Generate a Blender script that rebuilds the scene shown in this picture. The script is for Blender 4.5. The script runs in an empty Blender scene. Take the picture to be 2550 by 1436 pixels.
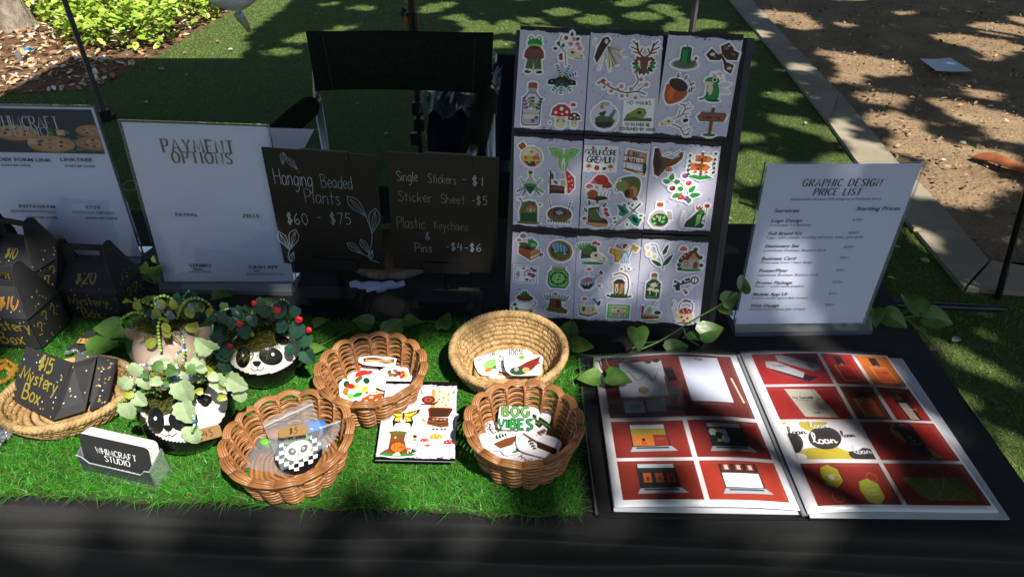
import bpy, math, random
import numpy as np
random.seed(7); RNG=np.random.default_rng(11)
sc=bpy.context.scene; COL=sc.collection
# ---------------------------------------------------------------- camera
F=1700.0; TH=math.radians(34.8); YAW=math.radians(2.5); CAM=np.array([0,0,1.44])
_c,_s=math.cos(YAW),math.sin(YAW)
CR=np.array([_c,_s,0.]); CF=np.array([-_s*math.cos(TH),_c*math.cos(TH),-math.sin(TH)]); CU=np.cross(CR,CF)
cd=bpy.data.cameras.new('camera'); cam=bpy.data.objects.new('camera',cd); COL.objects.link(cam)
cam.location=CAM; cam.rotation_euler=(math.pi/2-TH,0,YAW)
cd.sensor_width=36; cd.lens=24; cd.clip_start=.02; cd.clip_end=400; sc.camera=cam
# ---------------------------------------------------------------- sun and sky
ELEV=math.radians(54); SH=np.array([-.61,.79,0.]); SH/=np.linalg.norm(SH)   # horizontal way the light travels
SUN=np.array([-SH[0]*math.cos(ELEV),-SH[1]*math.cos(ELEV),math.sin(ELEV)])   # towards the sun
w=bpy.data.worlds.new('World'); sc.world=w; w.use_nodes=True
nt=w.node_tree; sky=nt.nodes.new('ShaderNodeTexSky'); sky.sky_type='NISHITA'; sky.sun_disc=False
sky.sun_elevation=ELEV; sky.sun_rotation=math.atan2(SUN[0],SUN[1])
bg=nt.nodes['Background']; bg.inputs[1].default_value=.062; nt.links.new(sky.outputs[0],bg.inputs[0])
sd=bpy.data.lights.new('sun','SUN'); sd.energy=5.0; sd.angle=math.radians(.53); sd.color=(1,.94,.85)
so=bpy.data.objects.new('sun',sd); COL.objects.link(so); so.location=(6,-8,14)
from mathutils import Vector
so.rotation_euler=Vector(SUN).to_track_quat('Z','Y').to_euler()
sc.view_settings.view_transform='Standard'; sc.view_settings.look='None'; sc.view_settings.gamma=1
sc.view_settings.exposure=0.5; sc.view_settings.use_curve_mapping=False
# ---------------------------------------------------------------- picture measurements turned into places
def ray(u,v): return CF+CR*(u-1275)/F-CU*(v-718)/F
def P(u,v,z):
    d=ray(u,v); return CAM+d*(z-CAM[2])/d[2]
def PY(u,v,y):
    d=ray(u,v); return CAM+d*(y-CAM[1])/d[1]
def prj(p):
    d=np.asarray(p)-CAM; z=d@CF; return np.array([1275+F*(d@CR)/z,718-F*(d@CU)/z])
def nrm(a): a=np.asarray(a,float); return a/(np.linalg.norm(a)+1e-12)
TZ=.74
# ---------------------------------------------------------------- materials
def lin(c):
    return [((x/255)/12.92 if x/255<=.04045 else ((x/255+.055)/1.055)**2.4) for x in c]
def hexc(h): return lin([int(h[i:i+2],16) for i in (0,2,4)])
MATS={}
def M(name,col=(.5,.5,.5),rough=.6,spec=.5,metal=0,noise=0,nscale=20,col2=None,bump=0,bscale=60,attr=False,trans=0,alpha=1,coat=0,sheen=0,subs=0,ior=1.5,stretch=None,detail=6,bdist=.002):
    if name in MATS: return MATS[name]
    m=bpy.data.materials.new(name); m.use_nodes=True; n=m.node_tree; b=n.nodes['Principled BSDF']; L=n.links.new
    b.inputs['Base Color'].default_value=(*col,1); b.inputs['Roughness'].default_value=rough
    b.inputs['Specular IOR Level'].default_value=spec; b.inputs['Metallic'].default_value=metal
    b.inputs['Transmission Weight'].default_value=trans; b.inputs['Alpha'].default_value=alpha
    b.inputs['Coat Weight'].default_value=coat; b.inputs['Sheen Weight'].default_value=sheen; b.inputs['IOR'].default_value=ior
    src=None
    if attr:
        a=n.nodes.new('ShaderNodeAttribute'); a.attribute_name='Col'; src=a.outputs['Color']; L(src,b.inputs['Base Color'])
    tc=n.nodes.new('ShaderNodeTexCoord'); mp=n.nodes.new('ShaderNodeMapping'); L(tc.outputs['Object'],mp.inputs[0])
    if stretch: mp.inputs['Scale'].default_value=stretch
    if noise or col2:
        t=n.nodes.new('ShaderNodeTexNoise'); t.inputs['Scale'].default_value=nscale; t.inputs['Detail'].default_value=detail; L(mp.outputs[0],t.inputs['Vector'])
        r=n.nodes.new('ShaderNodeMapRange'); r.inputs[1].default_value=.3; r.inputs[2].default_value=.7; L(t.outputs[0],r.inputs[0])
        mx=n.nodes.new('ShaderNodeMix'); mx.data_type='RGBA'; L(r.outputs[0],mx.inputs[0])
        if src is not None:
            mx.blend_type='MULTIPLY'; r.inputs[3].default_value=noise; r.inputs[4].default_value=0; L(src,mx.inputs[6]); mx.inputs[7].default_value=(.35,.35,.35,1)
        else:
            c2=col2 if col2 else [x*(1-noise) for x in col]
            mx.inputs[6].default_value=(*col,1); mx.inputs[7].default_value=(*c2,1)
        L(mx.outputs[2],b.inputs['Base Color'])
    if bump:
        t=n.nodes.new('ShaderNodeTexNoise'); t.inputs['Scale'].default_value=bscale; t.inputs['Detail'].default_value=5; L(mp.outputs[0],t.inputs['Vector'])
        bp=n.nodes.new('ShaderNodeBump'); bp.inputs['Strength'].default_value=bump; bp.inputs['Distance'].default_value=bdist
        L(t.outputs[0],bp.inputs['Height']); L(bp.outputs[0],b.inputs['Normal'])
    MATS[name]=m; return m
def clear_mat(name,tint=(.97,.98,1),rough=.02,base=.04,haze=0):
    if name in MATS: return MATS[name]
    m=bpy.data.materials.new(name); m.use_nodes=True; n=m.node_tree; n.nodes.remove(n.nodes['Principled BSDF'])
    out=n.nodes['Material Output']; tr=n.nodes.new('ShaderNodeBsdfTransparent'); tr.inputs[0].default_value=(*tint,1)
    gl=n.nodes.new('ShaderNodeBsdfGlossy'); gl.inputs['Roughness'].default_value=rough
    fr=n.nodes.new('ShaderNodeFresnel'); fr.inputs[0].default_value=1.5
    mx=n.nodes.new('ShaderNodeMixShader'); L=n.links.new
    L(fr.outputs[0],mx.inputs[0]); L(tr.outputs[0],mx.inputs[1]); L(gl.outputs[0],mx.inputs[2]); o=mx
    if haze:
        df=n.nodes.new('ShaderNodeBsdfDiffuse'); df.inputs[0].default_value=(.75,.8,.85,1)
        m2=n.nodes.new('ShaderNodeMixShader'); m2.inputs[0].default_value=haze; L(mx.outputs[0],m2.inputs[1]); L(df.outputs[0],m2.inputs[2]); o=m2
    L(o.outputs[0],out.inputs[0]); MATS[name]=m; return m
INK=M('print_ink',attr=True,rough=.38,spec=.35)
PAINT=M('glazed_paint',attr=True,rough=.22,spec=.5)
CHALK=M('chalk_pen',attr=True,rough=.8,spec=.2,noise=.5,nscale=900)
ACR=clear_mat('clear_acrylic'); ACRE=clear_mat('acrylic_edge',tint=(.62,.68,.7),haze=.18); FILM=clear_mat('clear_film',rough=.12,haze=.08)
BLK=M('black_plastic',(.012,.012,.013),.4); PAPER=M('white_card',(.8,.8,.82),.5)
# ---------------------------------------------------------------- geometry helpers
WP={}
class G:
    def __init__(s): s.V=[];s.Fc=[];s.C=[];s.n=0
    def add(s,V,Fs,c=None):
        V=np.asarray(V,float).reshape(-1,3); s.V.append(V); s.Fc+= [tuple(int(i)+s.n for i in f) for f in Fs]
        s.C+=[c]*len(Fs); s.n+=len(V); return s
    def box(s,c,sz,rz=0,col=None,rot=None):
        h=np.array(sz)/2; V=np.array([[x,y,z] for x in(-1,1) for y in(-1,1) for z in(-1,1)])*h
        Rm=rotz(rz) if rot is None else rot
        return s.add(V@Rm.T+np.array(c),[(0,1,3,2),(4,6,7,5),(0,4,5,1),(2,3,7,6),(0,2,6,4),(1,5,7,3)],col)
    def slab(s,q,n,t,col=None):   # quad q (4 pts ccw) given thickness t along -n
        q=np.array(q); b=q-np.array(n)*t; return s.add(np.vstack([q,b]),[(0,1,2,3),(7,6,5,4)]+[(i,i+4,(i+1)%4+4,(i+1)%4) for i in range(4)],col)
    def tube(s,pts,r,k=8,col=None,cap=True,closed=False):
        pts=np.asarray(pts,float); n=len(pts); r=np.broadcast_to(r,(n,)) if np.ndim(r)<2 else r
        if closed: tg=np.roll(pts,-1,0)-np.roll(pts,1,0)
        else: tg=np.gradient(pts,axis=0)
        tg/=np.linalg.norm(tg,axis=1)[:,None]+1e-12
        up=np.array([0,0,1.]) if abs(tg[0][2])<.9 else np.array([1.,0,0]); V=[]
        a=nrm(np.cross(tg[0],up))
        for i in range(n):
            a=a-tg[i]*(a@tg[i]); a=nrm(a); b=np.cross(tg[i],a)
            for j in range(k):
                t=2*math.pi*j/k; V.append(pts[i]+r[i]*(a*math.cos(t)+b*math.sin(t)))
        Fs=[]; m=n if closed else n-1
        for i in range(m):
            for j in range(k):
                i2=(i+1)%n; Fs.append((i*k+j,i*k+(j+1)%k,i2*k+(j+1)%k,i2*k+j))
        if cap and not closed: Fs+=[tuple(range(k))[::-1],tuple(range((n-1)*k,n*k))]
        return s.add(V,Fs,col)
    def lathe(s,prof,c,k=32,col=None,axis=None):
        A=frame(axis) if axis is not None else np.eye(3); V=[]
        for r,z in prof:
            for j in range(k):
                t=2*math.pi*j/k; V.append(A@np.array([r*math.cos(t),r*math.sin(t),z])+np.array(c))
        n=len(prof); Fs=[(i*k+j,i*k+(j+1)%k,(i+1)*k+(j+1)%k,(i+1)*k+j) for i in range(n-1) for j in range(k)]
        return s.add(V,Fs,col)
    def ball(s,c,r,col=None,k=8,m=6,sc=(1,1,1)):
        V=[];Fs=[]
        for i in range(m+1):
            a=math.pi*i/m
            for j in range(k):
                t=2*math.pi*j/k; V.append([c[0]+r*sc[0]*math.sin(a)*math.cos(t),c[1]+r*sc[1]*math.sin(a)*math.sin(t),c[2]+r*sc[2]*math.cos(a)])
        for i in range(m):
            for j in range(k): Fs.append((i*k+j,(i+1)*k+j,(i+1)*k+(j+1)%k,i*k+(j+1)%k))
        return s.add(V,Fs,col)
    def build(s,name,mat,parent=None,at=None,smooth=False,kind=None):
        if not s.V: return None
        V=np.vstack(s.V)
        if parent is not None: o=WP[parent.name]
        else: o=np.array(at) if at is not None else np.array([V[:,0].mean(),V[:,1].mean(),V[:,2].min()])
        me=bpy.data.meshes.new(name); me.from_pydata((V-o).tolist(),[],s.Fc)
        if any(c is not None for c in s.C):
            a=me.color_attributes.new('Col','FLOAT_COLOR','CORNER'); buf=[]
            for f,c in zip(s.Fc,s.C): buf+= [*(c or (.5,.5,.5)),1.]*len(f)
            a.data.foreach_set('color',buf)
        if smooth: me.polygons.foreach_set('use_smooth',[True]*len(me.polygons))
        for mm in (mat if isinstance(mat,list) else [mat]): me.materials.append(mm)
        ob=bpy.data.objects.new(name,me); COL.objects.link(ob); me.update()
        if parent is not None: ob.parent=parent
        else: ob.location=o
        WP[ob.name]=o
        if kind: ob['kind']=kind
        return ob
def fast(name,V,T,mat,col=None,parent=None,kind=None,at=(0,0,0)):
    """V nx3, T mx3 triangles or mx4 quads, col per-face"""
    o=WP[parent.name] if parent is not None else np.array(at,float)
    me=bpy.data.meshes.new(name); k=T.shape[1]; me.vertices.add(len(V)); me.vertices.foreach_set('co',(V-o).astype(np.float32).ravel())
    me.loops.add(T.size); me.loops.foreach_set('vertex_index',T.astype(np.int32).ravel())
    me.polygons.add(len(T)); me.polygons.foreach_set('loop_start',np.arange(0,T.size,k,dtype=np.int32)); me.polygons.foreach_set('loop_total',np.full(len(T),k,dtype=np.int32))
    me.update(calc_edges=True)
    if col is not None:
        a=me.color_attributes.new('Col','FLOAT_COLOR','CORNER'); c=np.ones((len(T),k,4),np.float32); c[:,:,:3]=col[:,None,:]; a.data.foreach_set('color',c.ravel())
    me.materials.append(mat); ob=bpy.data.objects.new(name,me); COL.objects.link(ob)
    if parent is not None: ob.parent=parent
    else: ob.location=o
    WP[ob.name]=o
    if kind: ob['kind']=kind
    return ob
def rotz(a): return np.array([[math.cos(a),-math.sin(a),0],[math.sin(a),math.cos(a),0],[0,0,1.]])
def frame(ax):
    z=nrm(ax); x=nrm(np.cross([0,1,0.1],z)); return np.array([x,np.cross(z,x),z]).T
def tag(o,label,cat,group=None):
    o['label']=label; o['category']=cat
    if group: o['group']=group
    return o
def thing(name,label,cat,loc,group=None):
    o=bpy.data.objects.new(name,None); COL.objects.link(o); o.location=loc; o.empty_display_size=.05; WP[o.name]=np.array(loc,float)
    return tag(o,label,cat,group)
def cr(pts,k=6,closed=False):   # catmull-rom
    p=[np.array(q,float) for q in pts]; n=len(p)
    if n<3: return np.array(p)
    out=[]
    for i in range(n if closed else n-1):
        a=p[i-1] if (i>0 or closed) else 2*p[0]-p[1]; b=p[i]; c=p[(i+1)%n]
        d=p[(i+2)%n] if (i+2<n or closed) else 2*p[-1]-p[-2]
        for j in range(k):
            t=j/k; out.append(.5*((2*b)+(-a+c)*t+(2*a-5*b+4*c-d)*t*t+(-a+3*b-3*c+d)*t**3))
    if not closed: out.append(p[-1])
    return np.array(out)
# ---------------------------------------------------------------- flat print: shapes in 2-D laid on a surface
PAL=dict(R='c8322b',r='7e2420',G='2f8f3e',g='1f4f2c',L='8ccf6e',B='7d4a2a',b='42291c',T='c79a62',O='d9782e',Y='e3c53f',W='ffffff',K='141414',k='6b6b70',P='e79aa4',V='7d4a8f',U='6fb2d8',u='1f8a7a',C='ecdcb4',H='efeef6',h='dcdcf0',M='5c6b34',m='8c9a4a',S='b9b4ae',N='9b5a44',D='b8231c',F='c23a1e',A='c9a227',E='b5562a')
PALL={k:lin([int(v[i:i+2],16) for i in(0,2,4)]) for k,v in PAL.items()}
def cc(c): return PALL[c] if isinstance(c,str) and len(c)==1 else (hexc(c) if isinstance(c,str) else c)
GL={}
def _g(ch,w,*st): GL[ch]=(w,[(s[0],[tuple(map(float,q.split(','))) for q in s[2:].split()]) for s in st])
for a in '''A .7|l:0,0 .35,1 .7,0|l:.13,.35 .57,.35
B .55|l:0,0 0,1|c:0,1 .4,.97 .43,.75 .3,.55 0,.53|c:0,.53 .45,.48 .54,.27 .4,.04 0,0
C .6|c:.6,.82 .45,.98 .28,1 .08,.8 0,.5 .08,.2 .28,0 .45,.02 .6,.18
D .65|l:0,0 0,1|c:0,1 .35,.96 .62,.7 .62,.3 .35,.04 0,0
E .5|l:.5,1 0,1 0,0 .5,0|l:0,.52 .4,.52
F .5|l:.5,1 0,1 0,0|l:0,.52 .4,.52
G .65|c:.6,.82 .45,.98 .28,1 .08,.8 0,.5 .08,.2 .28,0 .45,.02 .62,.2|l:.38,.44 .63,.44 .63,.05
H .6|l:0,0 0,1|l:.6,0 .6,1|l:0,.52 .6,.52
I .05|l:.02,0 .02,1
K .5|l:0,0 0,1|l:.5,1 0,.45|l:.08,.52 .5,0
L .45|l:0,1 0,0 .45,0
M .8|l:0,0 .08,1 .4,.2 .72,1 .8,0
N .6|l:0,0 0,1 .6,0 .6,1
O .7|o:.35,1 .05,.75 .02,.4 .2,.04 .5,.04 .68,.4 .65,.75
P .5|l:0,0 0,1|c:0,1 .42,.96 .5,.74 .38,.5 0,.45
R .55|l:0,0 0,1|c:0,1 .42,.96 .5,.74 .38,.5 0,.47|l:.22,.47 .56,0
S .5|c:.5,.85 .35,1 .1,.93 .05,.72 .27,.53 .5,.33 .44,.08 .22,0 0,.13
T .6|l:0,1 .6,1|l:.3,1 .3,0
U .6|c:0,1 0,.4 .1,.05 .3,0 .5,.05 .6,.4 .6,1
V .6|l:0,1 .3,0 .6,1
W .85|l:0,1 .22,0 .42,.8 .64,0 .85,1
X .6|l:0,0 .6,1|l:0,1 .6,0
Y .6|l:0,1 .3,.5 .6,1|l:.3,.5 .3,0
Z .6|l:0,1 .6,1 0,0 .6,0
a .45|c:.42,.5 .22,.62 .03,.42 .05,.1 .22,.02 .4,.25|c:.42,.58 .41,.15 .5,0
b .45|l:0,1 0,0|c:0,.4 .2,.62 .42,.4 .38,.08 .15,0 0,.12
c .4|c:.4,.52 .2,.62 .02,.35 .15,.03 .4,.1
d .45|c:.42,.5 .22,.62 .03,.42 .05,.1 .22,.02 .4,.25|l:.43,1 .43,0
e .42|c:.03,.32 .38,.36 .35,.56 .15,.6 .02,.35 .15,.03 .42,.12
g .45|c:.42,.5 .22,.62 .03,.42 .05,.1 .22,.02 .4,.25|c:.43,.58 .42,-.15 .25,-.38 .05,-.28
h .42|l:0,1 0,0|c:0,.4 .2,.6 .38,.45 .4,0
i .08|l:.03,.58 .03,0|l:.03,.80 .03,.88
k .4|l:0,1 0,0|l:.36,.58 0,.22|l:.08,.3 .4,0
l .06|l:.02,1 .02,0
m .65|l:0,.6 0,0|c:0,.42 .15,.6 .3,.45 .31,0|c:.31,.42 .47,.6 .6,.45 .62,0
n .4|l:0,.6 0,0|c:0,.42 .2,.6 .36,.45 .38,0
o .45|o:.22,.6 .03,.4 .05,.12 .22,.02 .4,.12 .42,.4
r .32|l:0,.6 0,0|c:0,.38 .12,.56 .32,.55
s .36|c:.34,.5 .18,.6 .04,.48 .18,.32 .34,.16 .18,.01 .0,.08
t .36|l:.17,.95 .17,0|l:0,.6 .36,.6
u .42|c:0,.6 .0,.2 .15,.02 .35,.15 .4,.6|l:.4,.6 .42,0
x .4|l:0,0 .4,.6|l:0,.6 .4,0
y .42|l:0,.6 .2,.08|l:.42,.62 .1,-.38
0 .5|o:.25,1 .04,.75 .03,.3 .25,0 .46,.3 .46,.75
1 .1|l:.05,1 .05,0
2 .5|c:.02,.75 .2,1 .45,.85 .4,.5 .0,.0|l:0,0 .5,.02
4 .5|l:.12,1 0,.42 .5,.45|l:.38,.9 .36,0
5 .5|l:.48,1 .1,1 .06,.58|c:.06,.58 .35,.62 .46,.3 .3,.02 0,.06
6 .5|c:.35,1 .1,.65 .03,.25 .22,0 .45,.2 .35,.48 .08,.3
7 .5|l:0,1 .5,1 .15,0
$ .5|c:.45,.78 .25,.88 .05,.72 .25,.5 .46,.3 .25,.1 .02,.2|l:.2,1.08 .17,-.1|l:.32,1.08 .29,-.1
& .5|c:.5,.1 .1,.75 .22,.98 .35,.8 .05,.3 .15,.02 .35,.05 .48,.4
- .4|l:.05,.42 .38,.42
? .45|c:.0,.75 .15,1 .4,.9 .4,.65 .2,.45 .2,.2
. .08|l:.0,.02 .05,.02
@ .6|o:.3,.9 .03,.5 .3,.1 .58,.5
\' .1|l:.05,1 .03,.8
% .6|l:0,0 .6,1|o:.1,1 0,.85 .1,.7 .2,.85|o:.5,.3 .4,.15 .5,0 .6,.15'''.split('\n'):
    hd,*st=a.split('|'); ch,wd=hd.split(' '); _g(ch,float(wd),*st)
FC={}
def font_mesh(txt,bold=0,shear=0):
    k=(txt,bold,shear)
    if k in FC: return FC[k]
    cu=bpy.data.curves.new('t','FONT'); cu.body=txt; cu.size=1; cu.resolution_u=2; cu.offset=bold; cu.shear=shear; cu.align_x='LEFT'
    ob=bpy.data.objects.new('t',cu); COL.objects.link(ob); dg=bpy.context.evaluated_depsgraph_get(); me=ob.evaluated_get(dg).to_mesh()
    V=np.array([v.co[:2] for v in me.vertices]); Fs=[tuple(p.vertices) for p in me.polygons]
    ob.evaluated_get(dg).to_mesh_clear(); COL.objects.unlink(ob); bpy.data.objects.remove(ob); bpy.data.curves.remove(cu)
    FC[k]=(V,Fs); return FC[k]
class Art:
    """list of flat shapes; o() sets a local frame; halo = die-cut white border"""
    def __init__(s): s.I=[]; s.o(0,0,1)
    def o(s,x,y,k,rot=0): s.T=(x,y,k,math.cos(rot),math.sin(rot)); return s
    def _t(s,pts):
        x,y,k,c,n=s.T; p=np.asarray(pts,float).reshape(-1,2)*k; return np.column_stack([x+c*p[:,0]-n*p[:,1],y+n*p[:,0]+c*p[:,1]])
    def e(s,x,y,rx,ry,c,rot=0,h=True,k=18):
        t=np.linspace(0,2*math.pi,k,endpoint=False); a=rx*np.cos(t);b=ry*np.sin(t); q=math.cos(rot);z=math.sin(rot)
        s.I.append(('p',s._t(np.column_stack([x+q*a-z*b,y+z*a+q*b])),None,cc(c),h)); return s
    def p(s,pts,c,h=True,curve=0):
        p=np.asarray(pts,float).reshape(-1,2)
        if curve: p=cr(p,4,True)
        s.I.append(('p',s._t(p),None,cc(c),h)); return s
    def r(s,x0,y0,x1,y1,c,nx=1,ny=1,h=True):
        xs=np.linspace(x0,x1,nx+1); ys=np.linspace(y0,y1,ny+1); V=[(x,y) for y in ys for x in xs]
        Fs=[(j*(nx+1)+i,j*(nx+1)+i+1,(j+1)*(nx+1)+i+1,(j+1)*(nx+1)+i) for j in range(ny) for i in range(nx)]
        s.I.append(('m',s._t(V),Fs,cc(c),h)); return s
    def s(s,pts,w,c,curve=0,nib=0,h=True,closed=False,taper=0):
        p=np.asarray(pts,float).reshape(-1,2)
        if curve and len(p)>2: p=cr(p,5,closed)
        if closed: p=np.vstack([p,p[:1]])
        p=s._t(p); w=w*s.T[2]; s.I.append(('s',p,(w,nib,taper),cc(c),h)); return s
    def hand(s,txt,x,y,size,c,w=.1,nib=0,sp=.18,slant=0,align=0,jit=0,serif=0,wob=0,fitw=None):
        tot=sum((GL[ch][0] if ch in GL else .35)+sp for ch in txt)-sp; xs=fitw/(tot*size) if fitw else 1.; cx=x-tot*size*align*xs
        for ch in txt:
            if ch==' ' or ch not in GL: cx+=(.35+sp)*size*xs; continue
            wd,st=GL[ch]; dy=random.uniform(-jit,jit)*size; dr=random.uniform(-wob,wob)
            for k,pt in st:
                q=np.array(pt); q=np.column_stack([cx+(q[:,0]*xs+slant*q[:,1]+dr*q[:,1])*size,y+dy+q[:,1]*size])
                s.s(q,w*size,c,curve=k!='l',nib=nib,closed=k=='o',h=False)
                if serif and k=='l':
                    for e_ in (q[0],q[-1]):
                        if abs(q[0][0]-q[-1][0])<.2*size: s.s([(e_[0]-serif*size,e_[1]),(e_[0]+serif*size,e_[1])],w*.35*size,c,h=False)
            cx+=(wd+sp)*size*xs
        return s
    def t(s,txt,x,y,size,c,bold=0,shear=0,align=0,wide=1):
        V,Fs=font_mesh(txt,bold,shear)
        if not len(V): return s
        L=V[:,0].max(); V=V.copy(); V[:,0]=(V[:,0]-L*align)*wide
        s.I.append(('m',s._t(np.column_stack([x+V[:,0]*size,y+V[:,1]*size])),Fs,cc(c),False)); return s
    def ribbon(s,p,w,nib=0,taper=0,ext=0):
        d=np.gradient(p,axis=0); d/=np.linalg.norm(d,axis=1)[:,None]+1e-12; n=np.column_stack([-d[:,1],d[:,0]])
        # mitre at hard corners
        if len(p)>2:
            sg=p[1:]-p[:-1]; sg/=np.linalg.norm(sg,axis=1)[:,None]+1e-12; sn=np.column_stack([-sg[:,1],sg[:,0]])
            n=n.copy(); n[0]=sn[0]; n[-1]=sn[-1]; m=sn[:-1]+sn[1:]; ml=np.linalg.norm(m,axis=1)[:,None]; n[1:-1]=m/np.maximum(ml,.6)/np.maximum(ml/2,.5)
        k=np.full(len(p),w/2)
        if nib: k=w/2*(1-nib+nib*np.abs(d[:,1])**1.5)
        if taper: k=k*(1-taper*np.linspace(0,1,len(p)))
        p=p.copy()
        if ext: p[0]-=d[0]*ext; p[-1]+=d[-1]*ext
        a=p+n*k[:,None]; b=p-n*k[:,None]; V=np.vstack([a,b]); m=len(p)
        return V,[(i,m+i,m+i+1,i+1) for i in range(m-1)]
    def emit(s,g,mp,halo=0,halo2=0,l0=1.,hc='W',hc2='h',dl=1.,cell=0):
        l=l0
        for hw,hcol in ((halo2,hc2),(halo,hc)):
            if not hw: continue
            for k,p,a,c,h in s.I:
                if not h: continue
                if k=='s': V,Fs=s.ribbon(p,a[0]+2*hw,ext=hw)
                else:
                    if k=='m': q=np.array([p.min(0),[p[:,0].max(),p[:,1].min()],p.max(0),[p[:,0].min(),p[:,1].max()]])
                    else: q=p
                    ar=np.sum(q[:,0]*np.roll(q[:,1],-1)-np.roll(q[:,0],-1)*q[:,1])
                    ce=q.mean(0); r=q-ce; L=np.linalg.norm(r,axis=1)[:,None]; q=ce+r*(1+hw*1.15/np.maximum(L,hw*.5))
                    if ar<0: q=q[::-1]
                    V,Fs=q,[tuple(range(len(q)))]
                g.add([mp(x,y,l) for x,y in V],Fs,cc(hcol)); l+=dl*.3
        for k,p,a,c,h in s.I:
            if k=='s': V,Fs=s.ribbon(p,*a)
            elif k=='m': V,Fs=p,a
            else: V,Fs=p,[tuple(range(len(p)))]
            if cell and k!='m':
                if k=='s':   # finer ribbon
                    q_=[p[0]]
                    for i in range(1,len(p)):
                        m_=max(1,int(np.linalg.norm(p[i]-p[i-1])/cell)); q_+= [p[i-1]+(p[i]-p[i-1])*j/m_ for j in range(1,m_+1)]
                    V,Fs=s.ribbon(np.array(q_),*a)
                else:
                    x0,y0=p.min(0);x1,y1=p.max(0); nx=max(1,int((x1-x0)/cell+.999)); ny=max(1,int((y1-y0)/cell+.999)); VV=[];FF=[]
                    for i in range(nx):
                        col=clip(clip(list(map(tuple,p)),0,x0+(x1-x0)*i/nx,1),0,x0+(x1-x0)*(i+1)/nx,-1)
                        if len(col)<3: continue
                        for j in range(ny):
                            ce=clip(clip(col,1,y0+(y1-y0)*j/ny,1),1,y0+(y1-y0)*(j+1)/ny,-1)
                            ce=[q for n_,q in enumerate(ce) if math.hypot(q[0]-ce[n_-1][0],q[1]-ce[n_-1][1])>1e-9]
                            if len(ce)>=3: FF.append(tuple(range(len(VV),len(VV)+len(ce)))); VV+=ce
                    V,Fs=VV,FF
                    if not V: continue
            g.add([mp(x,y,l) for x,y in V],Fs,c); l+=dl*.5
        return l
def clip(poly,ax,val,sg):
    o=[];n=len(poly)
    for i in range(n):
        a,b=poly[i-1],poly[i]; da,db=(a[ax]-val)*sg,(b[ax]-val)*sg
        if (da>=0)!=(db>=0): t=da/(da-db); o.append((a[0]+(b[0]-a[0])*t,a[1]+(b[1]-a[1])*t))
        if db>=0: o.append(tuple(b))
    return o
class Quad:
    """sheet spanned by four world corners; local units metres, x right, y up"""
    def __init__(s,bl,br,tl,tr,W,H,curl=0,curlx=0,off=.0003):
        s.c=[np.array(q,float) for q in(bl,br,tl,tr)]; s.W=W;s.H=H;s.curl=curl;s.curlx=curlx;s.off=off
        s.n=nrm(np.cross(s.c[1]-s.c[0],s.c[2]-s.c[0]))
    def at(s,x,y,l=0):
        a=x/s.W;b=y/s.H; c=s.c
        p=(1-a)*(1-b)*c[0]+a*(1-b)*c[1]+(1-a)*b*c[2]+a*b*c[3]
        return p+s.n*((s.off+l*6e-5 if l else 0)+s.curl*(4*(b-.5)**2)+s.curlx*(4*(a-.5)**2))
    def inv(s,u,v):
        x=np.array([s.W/2,s.H/2]); tgt=np.array([u,v])
        for _ in range(8):
            f=prj(s.at(*x))-tgt; e=1e-4; J=np.column_stack([(prj(s.at(x[0]+e,x[1]))-prj(s.at(*x)))/e,(prj(s.at(x[0],x[1]+e))-prj(s.at(*x)))/e]); x=x-np.linalg.solve(J,f)
        return x
    def sheet(s,g,col=None,nx=8,ny=12,th=.0006):
        V=[s.at(s.W*i/nx,s.H*j/ny)-s.n*0 for j in range(ny+1) for i in range(nx+1)]; n=len(V)
        Fs=[(j*(nx+1)+i,j*(nx+1)+i+1,(j+1)*(nx+1)+i+1,(j+1)*(nx+1)+i) for j in range(ny) for i in range(nx)]
        V2=[v-s.n*th for v in V]; bd=[i for i in range(nx+1)]+[j*(nx+1)+nx for j in range(1,ny+1)]+[ny*(nx+1)+i for i in range(nx-1,-1,-1)]+[j*(nx+1) for j in range(ny-1,0,-1)]
        F2=[tuple(n+i for i in f[::-1]) for f in Fs]; m=len(bd)
        g.add(V+V2,Fs+F2+[(bd[i],n+bd[i],n+bd[(i+1)%m],bd[(i+1)%m]) for i in range(m)],col)
def blades(base,h,wd,lean,col,seg=2,curl=0):
    """grass-like blades; base nx3, arrays h,wd,lean(nx2 offsets); returns V,T,C"""
    n=len(base); th=RNG.uniform(0,2*math.pi,n); side=np.column_stack([np.cos(th),np.sin(th),np.zeros(n)])*wd[:,None]/2
    V=[];L=np.column_stack([lean,np.zeros(n)])
    for i in range(seg+1):
        t=i/seg; z=np.column_stack([np.zeros(n),np.zeros(n),h*(t-.35*curl*t*t)]); c=base+L*t**1.7+z
        if i<seg: V+= [c-side*(1-.45*t),c+side*(1-.45*t)]
        else: V.append(c)
    k=2*seg+1; A=np.stack(V,1).reshape(-1,3); T=[]
    for i in range(seg-1): T+=[[2*i,2*i+1,2*i+3],[2*i,2*i+3,2*i+2]]
    T.append([2*seg-2,2*seg-1,2*seg]); T=np.array(T); TT=(T[None]+np.arange(n)[:,None,None]*k).reshape(-1,3)
    return A,TT,np.repeat(col,len(T),0)
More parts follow.
